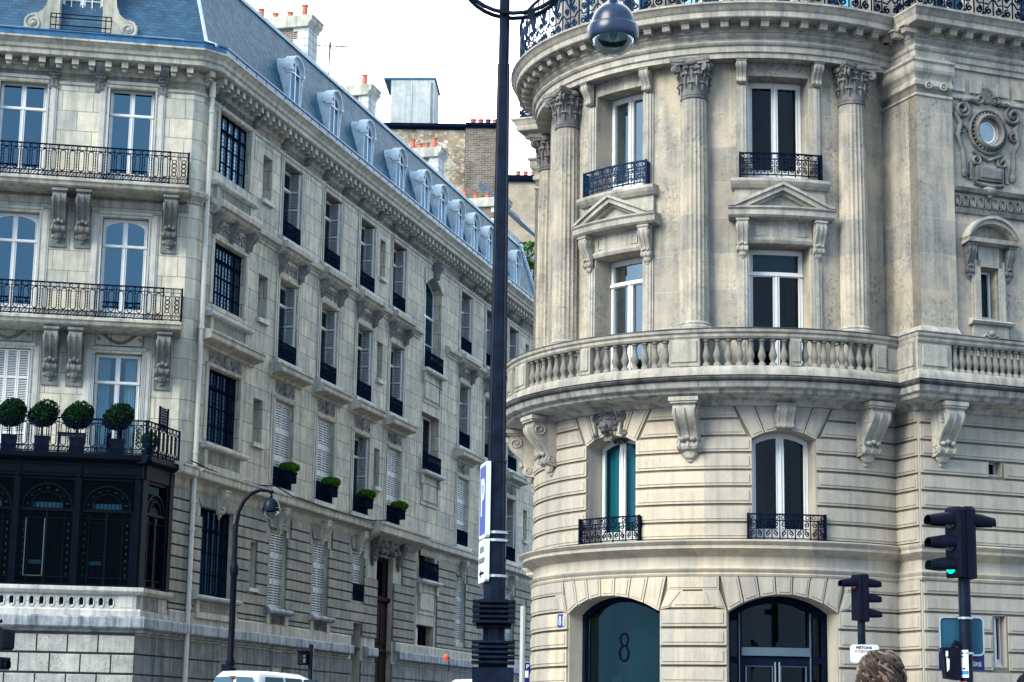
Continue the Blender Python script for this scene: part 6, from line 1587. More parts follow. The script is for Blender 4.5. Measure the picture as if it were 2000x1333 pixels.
mb = MB(); foliage(mb, W2(FS, 46.3, -1.5, 26.0), (.9, .9, .7), 700, .12, seed=5); foliage(mb, W2(FS, 48.6, -1.5, 25.6), (.9, .9, .5), 400, .12, seed=6); mb.build('leaves', 'leaf_light', TP)
mb = MB(FS); mb.tube([(46.3, -1.5, 24.6), (46.3, -1.5, 26.2)], .03, 5); mb.build('stem', 'bark', TP)
# ------------------------------------------------------------------ pots and plants on the balcony
rnd = random.Random(4)
def topiary(u, lab, seed):
    u -= 1.165; c = FK.P(u, -.30, 9.11); t = thing('topiary_tree', lab, 'potted plant', tuple(c), 'clipped round bushes in dark square pots along the balcony above the loggia')
    mb = MB(FK); s = .20; 
    for a, b in ((u-s, u+s),): 
        mb.box(a, b, -.30-s, -.30+s, 9.11, 9.56); mb.box(a-.015, b+.015, -.30-s-.015, -.30+s+.015, 9.50, 9.58)
    mb.build('pot', 'planter_blue', t)
    mb = MB(FK); mb.tube([(u, -.3, 9.5), (u+.01, -.3, 9.9), (u, -.3, 10.2)], .022, 6); mb.build('trunk', 'bark', t)
    mb = MB(); q_ = 1+.06*math.sin(seed*3.1); foliage(mb, c+Vector((0, 0, 1.08)), (.40*q_, .39, .34*q_), 3000, .05, seed=seed); foliage(mb, c+Vector((.08, .0, 1.22)), (.36, .34, .31), 700, .055, seed=seed+50); foliage(mb, c+Vector((-.12*q_, .0, 1.05)), (.34, .33, .30), 500, .06, seed=seed+90); mb.lathe(0, 0, [(.01, -9)], 3) if False else None
    mb.build('crown', 'leaf_dark', t)
    mb = MB(Fr(c, Vector((1, 0, 0)), Vector((0, 1, 0)))); mb.blob(0, 0, 1.13, .36, .36, .29, 10, 8) if False else mb.blob(0, 0, 10.19, .33, .33, .26, 10, 8); mb.build('crown_core', 'leaf_dark', t)
for i, (u, lab) in enumerate(((1.93, 'round clipped bush nearest the balcony corner, in front of the curtained window'), (3.06, 'round clipped bush second from the balcony corner, behind the small table'), (4.02, 'round clipped bush in front of the closed white shutters, third from the corner'), (4.93, 'round clipped bush at the far left edge of the balcony'))):
    topiary(u, lab, 20+i)
t = thing('balcony_table', 'dark flat-topped table between the pots on the balcony', 'table', tuple(FK.P(2.0, -.45, 9.11)))
mb = MB(FK); mb.box(1.65, 2.45, -.8, -.3, 9.68, 9.73); mb.build('table_top', 'planter_blue', t); mb = MB(FK)
for u in (1.7, 2.4):
    for d in (-.75, -.35): mb.box(u-.015, u+.015, d-.015, d+.015, 9.11, 9.68)
mb.build('legs', 'planter_blue', t)
t = thing('corner_shrub', 'small bright green shrub behind the railing at the balcony corner', 'plant', tuple(FS.P(.95, -.35, 9.11)))
mb = MB(FS); mb.lathe(.95, -.35, [(.12, 9.11), (.17, 9.4), (.18, 9.42), (.14, 9.42)], 10); mb.build('pot', 'planter_blue', t)
mb = MB(); foliage(mb, FS.P(.95, -.30, 9.68), (.26, .26, .26), 500, .06, seed=9); mb.build('leaves', 'leaf_light', t)
mb = MB(FS); z0, z1 = 10.05, 10.75
for k in range(9): mb.box(1.25+.07*k, 1.27+.07*k, -.2, -.18, z0, z1-.01*k)
for k in range(9): mb.box(1.24, 1.83, -.18, -.16, z0+.08*k, z0+.08*k+.02)
for u in (1.24, 1.81): mb.box(u, u+.03, -.21, -.17, 9.11, z1)
tag(mb.build('trellis', 'iron', None), 'dark square trellis screen above the railing at the balcony end', 'trellis')
for i, (u, lab) in enumerate(((10.42, 'round green box bush in a black window box, the one nearest the corner'), (14.35, 'round green box bush in a black window box, second from the corner'), (18.1, 'round green box bush in a black window box at the window with an open shutter'), (21.85, 'round green box bush in a black window box above the entrance door'))):
    c = FS.P(u, .2, 9.55); t = thing('window_box', lab, 'potted plant', tuple(c), 'bushes in black boxes on the street window railings')
    mb = MB(FS); mb.box(u-.36, u+.36, .05, .33, 9.62, 9.98); mb.box(u-.38, u+.38, .03, .35, 9.93, 10.0); mb.build('pot', 'iron', t)
    mb = MB(); foliage(mb, FS.P(u, .19, 10.12), (.36, .30, .19), 1500, .04, seed=40+i); mb.build('bush', 'leaf_light', t)
    mb = MB(Fr(FS.P(u, .19, 0), Vector((1, 0, 0)), Vector((0, 1, 0)))); mb.blob(0, 0, 10.12, .3, .25, .15, 10, 6); mb.build('bush_core', 'leaf_light', t)
# ================================================================== STREET FURNITURE
def part_text(s, size, fr, u, d, z, mat, parent, flip=1, xs=1.0, bold=.0):
    """lettering laid on a facade-like frame: centred at (u,z), facing +d"""
    cu = bpy.data.curves.new('t', 'FONT'); cu.body = s; cu.size = size; cu.align_x = 'CENTER'; cu.align_y = 'CENTER'; cu.extrude = .0015; cu.offset = bold
    to = bpy.data.objects.new('t', cu); COL.objects.link(to); dg = bpy.context.evaluated_depsgraph_get(); me = bpy.data.meshes.new_from_object(to.evaluated_get(dg))
    bpy.data.objects.remove(to); bpy.data.curves.remove(cu)
    base = ROOTLOC[_root(parent)] if _root(parent) in ROOTLOC else parent.location
    for v in me.vertices:
        P = fr.P(u+flip*v.co.x*xs, d+v.co.z, z+v.co.y); v.co = P-base
    me.materials.clear(); me.materials.append(MATS[mat]); o = bpy.data.objects.new('lettering', me); COL.objects.link(o); o.parent = parent
    return o
def rrect(u0, u1, z0, z1, r, n=4):
    out = []
    for cx, cz, a in ((u1-r, z1-r, 0), (u0+r, z1-r, pi/2), (u0+r, z0+r, pi), (u1-r, z0+r, 3*pi/2)):
        for i in range(n+1): t = a+pi/2*i/n; out.append((cx+r*cos(t), cz+r*sin(t)))
    return out
# --- tall lamp post
LX, LY = -.155, 23.0; g0 = gz(LY)+.12
LP = thing('street_lamp', 'tall dark blue street lamp with a ringed square base and round glass globe', 'street lamp', (LX, LY, g0))
fl = Fr(Vector((LX, LY, 0)), Vector((1, 0, 0)), Vector((0, -1, 0)))
def octo(mb, segs, n=8, rot=pi/8):
    rows = []
    for r, z in segs: rows.append([mb.w((LX+r*cos(rot+2*pi*k/n), LY+r*sin(rot+2*pi*k/n), z), (k*.1, z)) for k in range(n)])
    for a, b in zip(rows, rows[1:]):
        for k in range(n): mb.face(a[k], a[(k+1) % n], b[(k+1) % n], b[k])
    mb.face(*rows[-1])
mb = MB(); octo(mb, [(.135, 2.2), (.135, 3.2), (.128, 3.9), (.118, 4.66), (.125, 4.665), (.125, 4.69), (.113, 4.70), (.080, 9.52), (.068, 9.53), (.065, 13.4)], 8)
for k in range(4):
    a = pi/4+k*pi/2; c, s = cos(a), sin(a); mb.wtube([Vector((LX+.118*c, LY+.118*s, 3.2)), Vector((LX+.106*c, LY+.106*s, 4.7)), Vector((LX+.07*c, LY+.07*s, 9.5))], .016, 5)
mb.build('pole', 'lamp_blue', LP)
mb = MB(fl); mb.boxb(-.235, .235, -.235, .235, g0, 2.31, .012); mb.boxb(-.29, .29, -.29, .29, g0, g0+.4, .02)
mb.box(-.02, .02, .235, .24, g0+.5, 2.2); o = mb.build('base', 'lamp_blue', LP)
mb = MB(fl); mb.box(-.165, .165, -.165, .165, 2.31, 2.60); mb.box(-.165, .165, -.165, .165, 2.79, 3.08); mb.box(-.11, .11, -.11, .11, 2.58, 2.8); mb.prof([(-.2, 2.76), (.2, 2.76), (.17, 2.80), (-.17, 2.80)], -.2, .2, True, True); mb.build('column_core', 'lamp_black', LP)
for zz in (2.335, 2.79):
    for k in range(5): 
        mb = MB(fl); z = zz+.017+.057*k; mb.boxb(-.245, .245, -.245, .245, z, z+.032, .006); mb.build('base_ring', 'lamp_blue', LP)
for z in (3.335, 3.745, 3.835): 
    mb = MB(); octo(mb, [(.146, z), (.146, z+.03), (.12, z+.03)], 12, 0); mb.build('clamp_band', 'steel', LP)
mb = MB(fl)
for off in (0, .10):
    pts = []
    for i in range(17): t = pi+pi*i/16; pts.append((.10+.62*cos(t), .0+.25*sin(t)*0+off, 10.62+.50*sin(t)+off*.3))
    mb.tube(pts, .028, 6)
mb.tube([(-.52, .05, 10.6), (-.5, .05, 11.6), (-.2, .02, 12.6), (.0, 0, 12.9)], .03, 6)
mb.tube([(.72, .05, 10.62), (.9, .1, 11.3), (1.15, .1, 11.5), (1.325, 0, 11.2), (1.325, 0, 10.45)], .035, 7); mb.tube([(0, 0, 12.6), (.6, .02, 12.3), (1.1, 0, 11.6), (1.325, 0, 11.2)], .03, 7)
mb.box(.28, .36, -.03, .14, 10.12, 10.20); mb.build('arm', 'lamp_blue', LP, True)
HX = 1.325
mb = MB(fl, .07); n = 14
mb.lathe(HX, 0, [(.0, 10.52), (.04, 10.50), (.045, 10.42), (.075, 10.40), (.075, 10.36), (.05, 10.34), (.06, 10.31)]+[(.27*sin(pi/2*i/8), 9.98+.29*cos(pi/2*i/8)) for i in range(2, 9)]+[(.305, 9.965), (.315, 9.95), (.315, 9.83), (.30, 9.80), (.27, 9.80), (.27, 9.93), (.2, 10.1), (0, 10.15)], 28, False)
o = mb.build('lamp_head', 'lamp_paint', LP, True)
mb = MB(fl, .07); mb.lathe(HX, 0, [(.262*cos(pi/2*i/9)+.0, 9.83-.235*sin(pi/2*i/9)) for i in range(10)], 28, False); mb.build('globe', 'lamp_glass', o, True)
mb = MB(fl, .07); mb.lathe(HX, 0, [(.10, 10.05), (.17, 9.93), (.19, 9.84), (.185, 9.84), (.09, 10.03)], 20, False); mb.build('reflector', 'steel', o, True)
mb = MB(fl, .07); mb.lathe(HX, 0, [(.02, 9.98), (.045, 9.93), (.05, 9.86), (.03, 9.80), (.0, 9.78)], 12, False); mb.build('bulb', 'lamp_glass', o, True)
# --- signs on the pole (plates seen nearly edge-on)
sd = Vector((-.082, .46, 0)).normalized(); sn = Vector((-sd.y, sd.x, 0))*1.0
so = Vector((LX-.112, LY-.17, 0)); fs_ = Fr(so, sd, Vector((-sd.y, sd.x, 0)))
if fs_.n.y > 0: fs_ = Fr(so, sd, -fs_.n)
ps = thing('parking_sign', 'blue parking sign with a white P clamped to the tall lamp post, seen almost edge-on', 'sign', tuple(fs_.P(.22, 0, 3.8)))
mb = MB(fs_); mb.prism(rrect(.0, .46, 3.79, 4.67, .04), -.05, .0, True, True); mb.build('plate', 'sign_white', ps)
mb = MB(fs_); mb.prism(rrect(.035, .425, 3.83, 4.63, .03), .0, .003); mb.build('blue_field', 'sign_blue', ps)
part_text('P', .62, fs_, .23, .004, 4.24, 'sign_white', ps, -1 if (fs_.du.cross(Vector((0, 0, 1)))).dot(fs_.n) < 0 else 1, .8, .008)
ss = thing('direction_sign', 'white direction sign with dark lettering and an arrow just below the parking sign', 'sign', tuple(fs_.P(.22, 0, 3.3)))
mb = MB(fs_); mb.prism(rrect(.0, .46, 3.28, 3.77, .04), -.05, .0, True, True); mb.build('plate', 'sign_white', ss)
FLP = -1 if (fs_.du.cross(Vector((0, 0, 1)))).dot(fs_.n) < 0 else 1
part_text('KLEBER', .10, fs_, .23, .002, 3.655, 'ink_grey', ss, FLP, .85, .002); part_text('LONGCHAMP', .085, fs_, .23, .002, 3.53, 'ink_grey', ss, FLP, .75, .002)
mb = MB(fs_); 
ar = [(.07, 3.385), (.17, 3.44), (.17, 3.40), (.38, 3.40), (.38, 3.37), (.17, 3.37), (.17, 3.33)]
ar = [(.46-u, z) for u, z in ar]; mb.prism(ar, 0, .003); mb.build('arrow', 'ink_black', ss)
# --- traffic lights
def visor(mb, P, n, L_=.33, r0=.105, r1=.068, drop=.03):
    """open hood along direction n from point P"""
    side = Vector((-n.y, n.x, 0)); rows = []
    for t, r in ((0, r0), (.35, r0*.96), (1, r1)):
        row = []
        for i in range(13):
            a = -pi*.18+(pi*1.36)*i/12
            row.append(mb.w(P+n*(L_*t)+Vector((0, 0, -drop*t))+side*(r*cos(a))+Vector((0, 0, r*sin(a)+(r0-r)*.3))))
        rows.append(row)
    for a, b in zip(rows, rows[1:]):
        for i in range(12): mb.face(a[i], a[i+1], b[i+1], b[i])
    rows2 = [[mb.w(P+n*(L_*t)+Vector((0, 0, -drop*t))+side*((r-.008)*cos(-pi*.18+(pi*1.36)*i/12))+Vector((0, 0, (r-.008)*sin(-pi*.18+(pi*1.36)*i/12)+(r0-r)*.3))) for i in range(13)] for t, r in ((0, r0), (1, r1))]
    for i in range(12): mb.face(rows2[0][i], rows2[0][i+1], rows2[1][i+1], rows2[1][i]); mb.face(rows[2][i], rows[2][i+1], rows2[1][i+1], rows2[1][i])
def head(th, fr, d0, d1, z0, z1, n, lit, visors=(0, 1, 2), w_=.115, name='signal_head', vl=.33, r0=.10):
    """signal housing from depth d0 to d1 (front), facing n = fr.n"""
    mb = MB(fr); pts = [(-w_, d0), (w_, d0), (w_+.01, d1-.04), (w_-.02, d1), (-w_+.02, d1), (-w_-.01, d1-.04)]
    A = [mb.p(u, d, z0) for u, d in pts]; B = [mb.p(u, d, z1) for u, d in pts]; C = [mb.p(u*.8, d0+(d-d0)*.9, z1+.035) for u, d in pts]
    for R1, R2 in ((A, B), (B, C)):
        for k in range(6): mb.face(R1[k], R1[(k+1) % 6], R2[(k+1) % 6], R2[k])
    mb.face(*A[::-1]); mb.face(*C); o = mb.build(name, 'lamp_black', th)
    h = (z1-z0)/3
    for k in range(3):
        zc = z1-h*(k+.5)
        if k in visors:
            v = MB(fr); visor(v, fr.P(0, d1, zc+.005), fr.n, vl, r0, r0*.68); v.build('visor', 'lamp_black', o)
        if lit == -1 or (lit == 0 and k): continue
        l = MB(fr)
        ring0 = [l.p(.085*cos(2*pi*i/16), d1+.012, zc+.085*sin(2*pi*i/16)) for i in range(16)]; ring1 = [l.p(.05*cos(2*pi*i/16), d1+.035, zc+.05*sin(2*pi*i/16)) for i in range(16)]; l.face(*ring1)
        for i in range(16): l.face(ring0[i], ring0[(i+1) % 16], ring1[(i+1) % 16], ring1[i])
        l.build('lens', ({0: 'red_light', 2: 'green_light'}[k] if lit == k else 'lens_off'), o)
    return o
def rod(th, x, y, z0, z1, r, mat='lamp_blue', name='pole'):
    mb = MB(Fr(Vector((x, y, 0)), Vector((1, 0, 0)), Vector((0, -1, 0)))); mb.lathe(0, 0, [(r*1.5, z0), (r*1.5, z0+.12), (r*1.05, z0+.18), (r, z0+.9), (r*.92, z1), (r*.5, z1+.02)], 12); return mb.build(name, mat, th, True)
def yaw_frame(x, y, deg):   # frame whose outward normal points deg clockwise from -Y toward -X
    a = R_(deg); n = Vector((-sin(a), -cos(a), 0)); return Fr(Vector((x, y, 0)), Vector((cos(a), -sin(a), 0)), n)
tx, ty = 5.14, 22.5
t1 = thing('traffic_light', 'nearer traffic light, lit green, with three long visors pointing left', 'traffic light', (tx, ty, gz(ty)+.12))
rod(t1, tx, ty, gz(ty)+.12, 3.5, .075)
f = yaw_frame(tx-.02, ty, 62); head(t1, f, .03, .15, 3.38, 4.14, None, 2)
f = yaw_frame(tx+.03, ty+.02, -100); head(t1, f, -.03, .09, 3.37, 4.15, None, -1, (0,), vl=.26)
mx_, my_ = 6.18, 35.0
t2 = thing('traffic_light', 'farther traffic light beside the arched doorway, with three visors pointing right', 'traffic light', (mx_, my_, gz(my_)+.12))
rod(t2, mx_, my_, gz(my_)+.12, 3.7, .075)
f = yaw_frame(mx_-.03, my_, 60); head(t2, f, -.02, .10, 3.60, 4.36, None, 0, (0,), vl=.32)
f = yaw_frame(mx_+.04, my_, -98); head(t2, f, -.05, .08, 3.58, 4.37, None, -1, vl=.24)
# sign panels on the nearer traffic light
fb = Fr(Vector((tx-.02, ty+.10, 0)), Vector((1, 0, 0)), Vector((0, -1, 0)))
bp = thing('sign_panel', 'blue-green back of a rounded road sign clamped behind the nearer traffic light pole', 'sign', (tx, ty+.1, 2.5))
mb = MB(fb); mb.prism(rrect(-.255, .245, 2.52, 2.95, .05), -.02, 0, True, True); mb.build('plate', 'sign_back', bp)
mb = MB(fb); mb.bar(rrect(-.25, .24, 2.525, 2.945, .05), .018, -.015, .02, True); mb.build('rim', 'steel', bp)
for z in (2.54, 2.93):
    mb = MB(Fr(Vector((tx, ty, 0)), Vector((1, 0, 0)), Vector((0, -1, 0)))); mb.lathe(0, 0, [(.08, z-.012), (.085, z-.012), (.085, z+.012), (.08, z+.012)], 14, False); mb.build('clamp_band', 'steel', bp)
fn = Fr(Vector((tx-.02, ty+.16, 0)), Vector((1, 0, 0)), Vector((0, -1, 0)))
sp = thing('street_name_sign', 'dark blue street name plate with white letters showing just below the sign panel', 'sign', (tx, ty+.16, 2.4))
mb = MB(fn); mb.prism([(-.25, 2.36), (.26, 2.36), (.26, 2.62), (-.25, 2.62)], -.02, 0, True, True); mb.build('plate', 'sign_navy', sp)
part_text('E', .055, fn, .115, .002, 2.50, 'sign_white', sp, 1, 1, .002); part_text('IÈRE', .065, fn, .165, .002, 2.425, 'sign_white', sp, 1, 1, .002); part_text('I', .09, fn, -.205, .002, 2.49, 'sign_white', sp, 1, 1, .002)
fx = Fr(Vector((tx-.15, ty-.02, 0)), Vector((1, 0, 0)), Vector((0, -1, 0)))
pb = thing('pedestrian_signal', 'black signal box with a torn white sticker, strapped to the nearer traffic light pole', 'signal box', (tx-.15, ty, 2.2))
mb = MB(fx); mb.prism([(-.13, 2.60), (.07, 2.60), (.07, 2.24), (-.10, 2.26)], -.12, .06, True, True); mb.build('housing', 'lamp_black', pb)
mb = MB(fx); mb.tube([(.0, .0, 2.60), (.03, 0, 2.66), (.10, 0, 2.62)], .03, 6); mb.build('bracket', 'lamp_black', pb)
mb = MB(fx); mb.prism([(-.095, 2.56), (-.07, 2.56), (-.072, 2.50), (-.098, 2.50)], .06, .063); mb.prism([(-.09, 2.49), (-.055, 2.47), (-.06, 2.36), (-.085, 2.33)], .06, .063); mb.build('sticker', 'sign_white', pb)
fq = Fr(Vector((tx, ty, 0)), Vector((1, 0, 0)), Vector((0, -1, 0)))
st = thing('poster', 'white poster with a blue band stuck round the nearer traffic light pole', 'poster', (tx-.03, ty-.09, 2.2))
fcp = Fr(cyl=(Vector((tx, ty, 0)), .079))
mb = MB(fcp); mb.face(*[mb.p(*q) for q in ((-.125, .003, 2.565), (-.0, .003, 2.58), (-.012, .003, 2.27), (-.125, .003, 2.275))]) if False else None
n = 8
def wrapq(mat, nm, u0, u1, z0, z1, dd):
    mb = MB(fcp)
    for i in range(n):
        a, b = u0+(u1-u0)*i/n, u0+(u1-u0)*(i+1)/n; mb.face(mb.p(a, dd, z0), mb.p(b, dd, z0), mb.p(b, dd, z1), mb.p(a, dd, z1))
    mb.build(nm, mat, st)
wrapq('sign_white', 'sheet', -.135, .005, 2.27, 2.575, .004); wrapq('ink_cyan', 'band', -.13, .0, 2.305, 2.345, .006); wrapq('ink_cyan', 'band', -.13, -.06, 2.56, 2.572, .006); wrapq('ink_red', 'band', -.13, -.02, 2.20, 2.23, .004)
for q in ((-.08, -.07, 2.36, 2.385), (-.055, -.03, 2.36, 2.378), (-.06, -.045, 2.53, 2.54)): wrapq('ink_black', 'print', *q, .006)
wrapq('ink_grey', 'print', -.115, -.045, 2.49, 2.512, .006)
fpn = Fr(Vector((mx_+.02, my_-.10, 0)), Vector((1, 0, 0)), Vector((0, -1, 0)))
pn = thing('pedestrian_sign', 'white pedestrian warning sign with black and red lettering on the farther traffic light', 'sign', (mx_, my_-.1, 2.86))
mb = MB(fpn); mb.prism(rrect(-.24, .26, 2.87, 3.18, .05), -.015, 0, True, True); mb.build('plate', 'sign_white', pn)
part_text('PIÉTONS', .062, fpn, .0, .002, 3.125, 'ink_black', pn, 1, 1.15, .002); part_text('ATTENTION', .058, fpn, -.0, .002, 3.06, 'ink_red', pn, 1, 1.0, .001)
# --- signal at the left edge, small pedestrian signal across the street
t3 = thing('traffic_light', 'dark traffic signal cut off by the left edge of the view', 'traffic light', (-5.24, 20, gz(20)))
rod(t3, -5.24, 20, gz(20), 2.9, .07)
f = yaw_frame(-5.2, 20.0, -75)
mb = MB(f); mb.boxb(-.12, .12, .0, .27, 2.315, 2.53, .02); mb.build('signal_head', 'lamp_black', t3)
mb = MB(f); mb.prism([(-.1, 2.24), (.1, 2.24), (.08, 2.12), (-.08, 2.12)], .0, .25, True, True); visor(mb, f.P(0, .1, 2.19), f.n, .18, .07, .06); mb.build('visor', 'lamp_black', t3)
mb = MB(f); mb.tube([(0, .1, 2.53), (0, .12, 2.58), (0, .18, 2.6)], .02, 5); mb.build('bracket', 'lamp_black', t3)
t4 = thing('pedestrian_signal', 'small dark pedestrian signal on a post in front of the plinth, above the white van', 'traffic light', (-5.06, 52, gz(52)+.12))
rod(t4, -5.06, 52, gz(52)+.12, 3.72, .065)
f = yaw_frame(-5.2, 52, 20)
mb = MB(f); mb.boxb(-.17, .09, -.1, .12, 3.2, 3.56, .02); mb.build('signal_head', 'lamp_black', t4)
mb = MB(f); mb.box(.0, .06, .12, .125, 3.26, 3.36); mb.box(.0, .05, .12, .127, 3.40, 3.45); mb.build('lens', 'lens_off', t4)
mb = MB(f); mb.prof([(.12, 3.56), (.22, 3.54), (.22, 3.56), (.12, 3.585)], -.18, .1, True, True); mb.build('visor', 'lamp_black', t4)
# --- small crooked lamp on the left
lx, ly = -6.86, 50.0
l2 = thing('street_lamp', 'smaller dark street lamp with a curved crook in front of the left building', 'street lamp', (lx, ly, gz(ly)+.12))
f2 = Fr(Vector((lx, ly, 0)), Vector((1, 0, 0)), Vector((0, -1, 0)))
mb = MB(f2); mb.lathe(0, 0, [(.22, gz(ly)+.12), (.2, 1.6), (.12, 1.9), (.15, 2.0), (.10, 2.1), (.095, 2.95), (.15, 2.98), (.15, 3.04), (.10, 3.08), (.12, 3.2), (.11, 3.24), (.085, 3.3), (.075, 5.3), (.10, 5.34), (.11, 5.42), (.11, 5.55), (.075, 5.62), (.06, 5.7), (.055, 6.3)], 14); mb.build('pole', 'lamp_black', l2, True)
mb = MB(f2); mb.tube([(0, 0, 6.2), (.0, 0, 6.6), (.05, 0, 6.92), (.17, 0, 7.2), (.36, 0, 7.4), (.58, 0, 7.48), (.78, 0, 7.46), (.86, 0, 7.40)], [.055, .055, .052, .05, .048, .045, .04, .04], 8); mb.blob(.86, 0, 7.44, .06, .06, .05); mb.build('arm', 'lamp_black', l2, True)
mb = MB(f2); mb.lathe(.86, 0, [(.02, 7.42), (.03, 7.34), (.05, 7.32)]+[(.21*sin(pi/2*i/7), 7.04+.27*cos(pi/2*i/7)) for i in range(1, 8)]+[(.235, 7.02), (.235, 6.95), (.21, 6.94)], 20, False); o = mb.build('lamp_head', 'lamp_blue', l2, True)
mb = MB(f2); mb.lathe(.86, 0, [(.20*cos(pi/2*i/7), 6.95-.20*sin(pi/2*i/7)) for i in range(8)], 20, False); mb.build('globe', 'lamp_glass', o, True)
# --- vehicles
def van(x, y, yaw, lab, h=1.88, group=None, w_=1.7, ln=4.2, name='van'):
    """origin at the middle of the rear bumper on the road; u across, d forward"""
    g = gz(y)+.0; fr = Fr(Vector((x, y, 0)), Vector((cos(yaw), -sin(yaw), 0)), Vector((sin(yaw), cos(yaw), 0)))
    t = thing(name, lab, 'van', (x, y, g), group); hw_ = w_/2
    # side profile stations along the length: (d, z_low, z_waist, z_top, half width waist, half width top)
    S_ = [(0.0, .42, 1.0, 1.02, hw_*.93, hw_*.88), (.05, .30, 1.02, 1.40, hw_*.98, hw_*.88), (.16, .25, 1.03, h-.10, hw_, hw_*.80), (.32, .25, 1.04, h-.015, hw_, hw_*.80), (1.0, .25, 1.04, h, hw_, hw_*.81), (2.2, .25, 1.02, h-.02, hw_, hw_*.80), (2.75, .25, 1.0, h-.10, hw_, hw_*.77), (3.35, .25, .98, 1.22, hw_, hw_*.80), (3.55, .25, .96, 1.04, hw_*.98, hw_*.86), (4.0, .28, .80, .90, hw_*.93, hw_*.8), (4.15, .36, .60, .66, hw_*.86, hw_*.7)]
    mb = MB(fr); rows = []
    for d, zl, zw, zt, ww, wt in S_:
        half = [(0, zl), (ww*.93, zl), (ww, zl+.1), (ww+.0, zl+(zw-zl)*.6), (ww*.985, zw), (ww*.985+(wt-ww*.985)*.75, zw+(zt-zw)*.75), (wt*.93, zt-.05*(zt-zw)/.8), (wt*.80, zt), (0, zt+.015)]
        ringp = half+[(-u, z) for u, z in half[-2:0:-1]]; rows.append([mb.p(u, d, g+z) for u, z in ringp])
    for a, b in zip(rows, rows[1:]):
        m_ = len(a)
        for k in range(m_): mb.face(a[k], a[(k+1) % m_], b[(k+1) % m_], b[k])
    mb.face(*rows[0][::-1]); mb.face(*rows[-1]); mb.build('body', 'car_white', t, True, angle=50)
    def side(dd0, dd1, nm='side_window'):
        for s in (-1, 1):
            q = MB(fr); wz = lambda z: (hw_*.985+(hw_*.80-hw_*.985)*((z-1.04)/(h-1.04)))+.012
            top = h-.13; v = [(wz(1.10), dd0[0], 1.10), (wz(1.10), dd1[0], 1.10), (wz(top), dd1[1], top), (wz(top), dd0[1], top)]
            q.face(*[q.p(s*a, b, g+c) for a, b, c in v]); q.build(nm, 'pane_blue_car', t)
    side((.35, .42), (1.25, 1.25)); side((1.33, 1.33), (2.15, 2.12)); side((2.23, 2.2), (3.25, 2.78))
    for s in (-1, 1):
        q = MB(fr); v = [(s*.06, .06, 1.12), (s*hw_*.80, .06, 1.12), (s*hw_*.70, .150, h-.15), (s*.06, .145, h-.13)]; q.face(*[q.p(a, b-.075, g+c) for a, b, c in v]); q.build('rear_window', 'pane_blue_car', t)
        q = MB(fr); q.boxb(s*.78-.06, s*.78+.06, -.02, .08, g+.75, g+1.05, .01); q.build('tail_light', 'red_plastic', t)
        for dd in (.75, 3.35):
            wv = MB(fr); nn = 18; rr = .31
            A = [wv.p(s*(hw_-.19), dd+rr*cos(2*pi*i/nn), g+rr+rr*sin(2*pi*i/nn)) for i in range(nn)]; B = [wv.p(s*(hw_+.01), dd+rr*cos(2*pi*i/nn), g+rr+rr*sin(2*pi*i/nn)) for i in range(nn)]
            for i in range(nn): wv.face(A[i], A[(i+1) % nn], B[(i+1) % nn], B[i])
            wv.face(*B); wv.face(*A[::-1]); o = wv.build('wheel', 'rubber', t)
            wv = MB(fr); wv.face(*[wv.p(s*(hw_+.015), dd+.19*cos(2*pi*i/nn), g+rr+.19*sin(2*pi*i/nn)) for i in range(nn)]); wv.build('rim', 'steel', o)
        q = MB(fr); q.boxb(s*(hw_+.02)-.03, s*(hw_+.14)+.03 if s > 0 else s*(hw_+.02)+.03, 2.95, 3.1, g+1.05, g+1.25, .02) if s > 0 else q.boxb(-(hw_+.17), -(hw_-.01), 2.95, 3.1, g+1.05, g+1.25, .02); q.build('wing_mirror', 'lamp_black', t)
        q = MB(fr); q.boxb(s*.6-.14, s*.6+.14, 4.0, 4.13, g+.62, g+.78, .02); q.build('headlight', 'head_lamp', t)
    q = MB(fr); v = [(-.68, 3.33, 1.24), (.68, 3.33, 1.24), (.60, 2.80, h-.14), (-.60, 2.80, h-.14)]; q.face(*[q.p(a, b+.012, g+c+.02) for a, b, c in v]); q.build('windscreen', 'pane_blue_car', t)
    q = MB(fr); q.boxb(-.12, .0, .085, .15, g+h-.17, g+h-.12, .008); q.build('brake_light', 'red_plastic', t)
    q = MB(fr); q.boxb(-.85*hw_, .85*hw_, -.06, .1, g+.3, g+.5, .03); q.build('bumper', 'lamp_black', t)
    q = MB(fr); q.box(-.26, .26, -.075, -.06, g+.55, g+.66); q.build('number_plate', 'sign_white', t)
    return t
glass('pane_blue_car', (.05, .10, .14), 1.0, False, gcol=(.5, .8, 1.0), ior=1.6)
van(-5.95, 43.8, R_(22), 'white van with dark rear windows below the small lamp on the left', h=1.90, w_=1.36)
van(-.70, 43.0, R_(12), 'white van mostly hidden behind the base of the tall lamp post', h=1.80, w_=1.5)
t = thing('marker_ball', 'small orange ball on a thin dark rod above the half-hidden white van', 'marker', (-1.28, 43, 2.9))
mb = MB(local((-1.25, 43.4, 0))); mb.tube([(0, 0, 2.85), (0, 0, 3.16)], .012, 5); mb.build('rod', 'lamp_black', t); mb = MB(local((-1.25, 43.4, 0))); mb.blob(-.06, 0, 3.16, .06, .06, .055, 10, 6); mb.lathe(-.06, 0, [(.055, 3.14), (.02, 3.06)], 8); mb.build('ball', 'orange_ball', t, True)
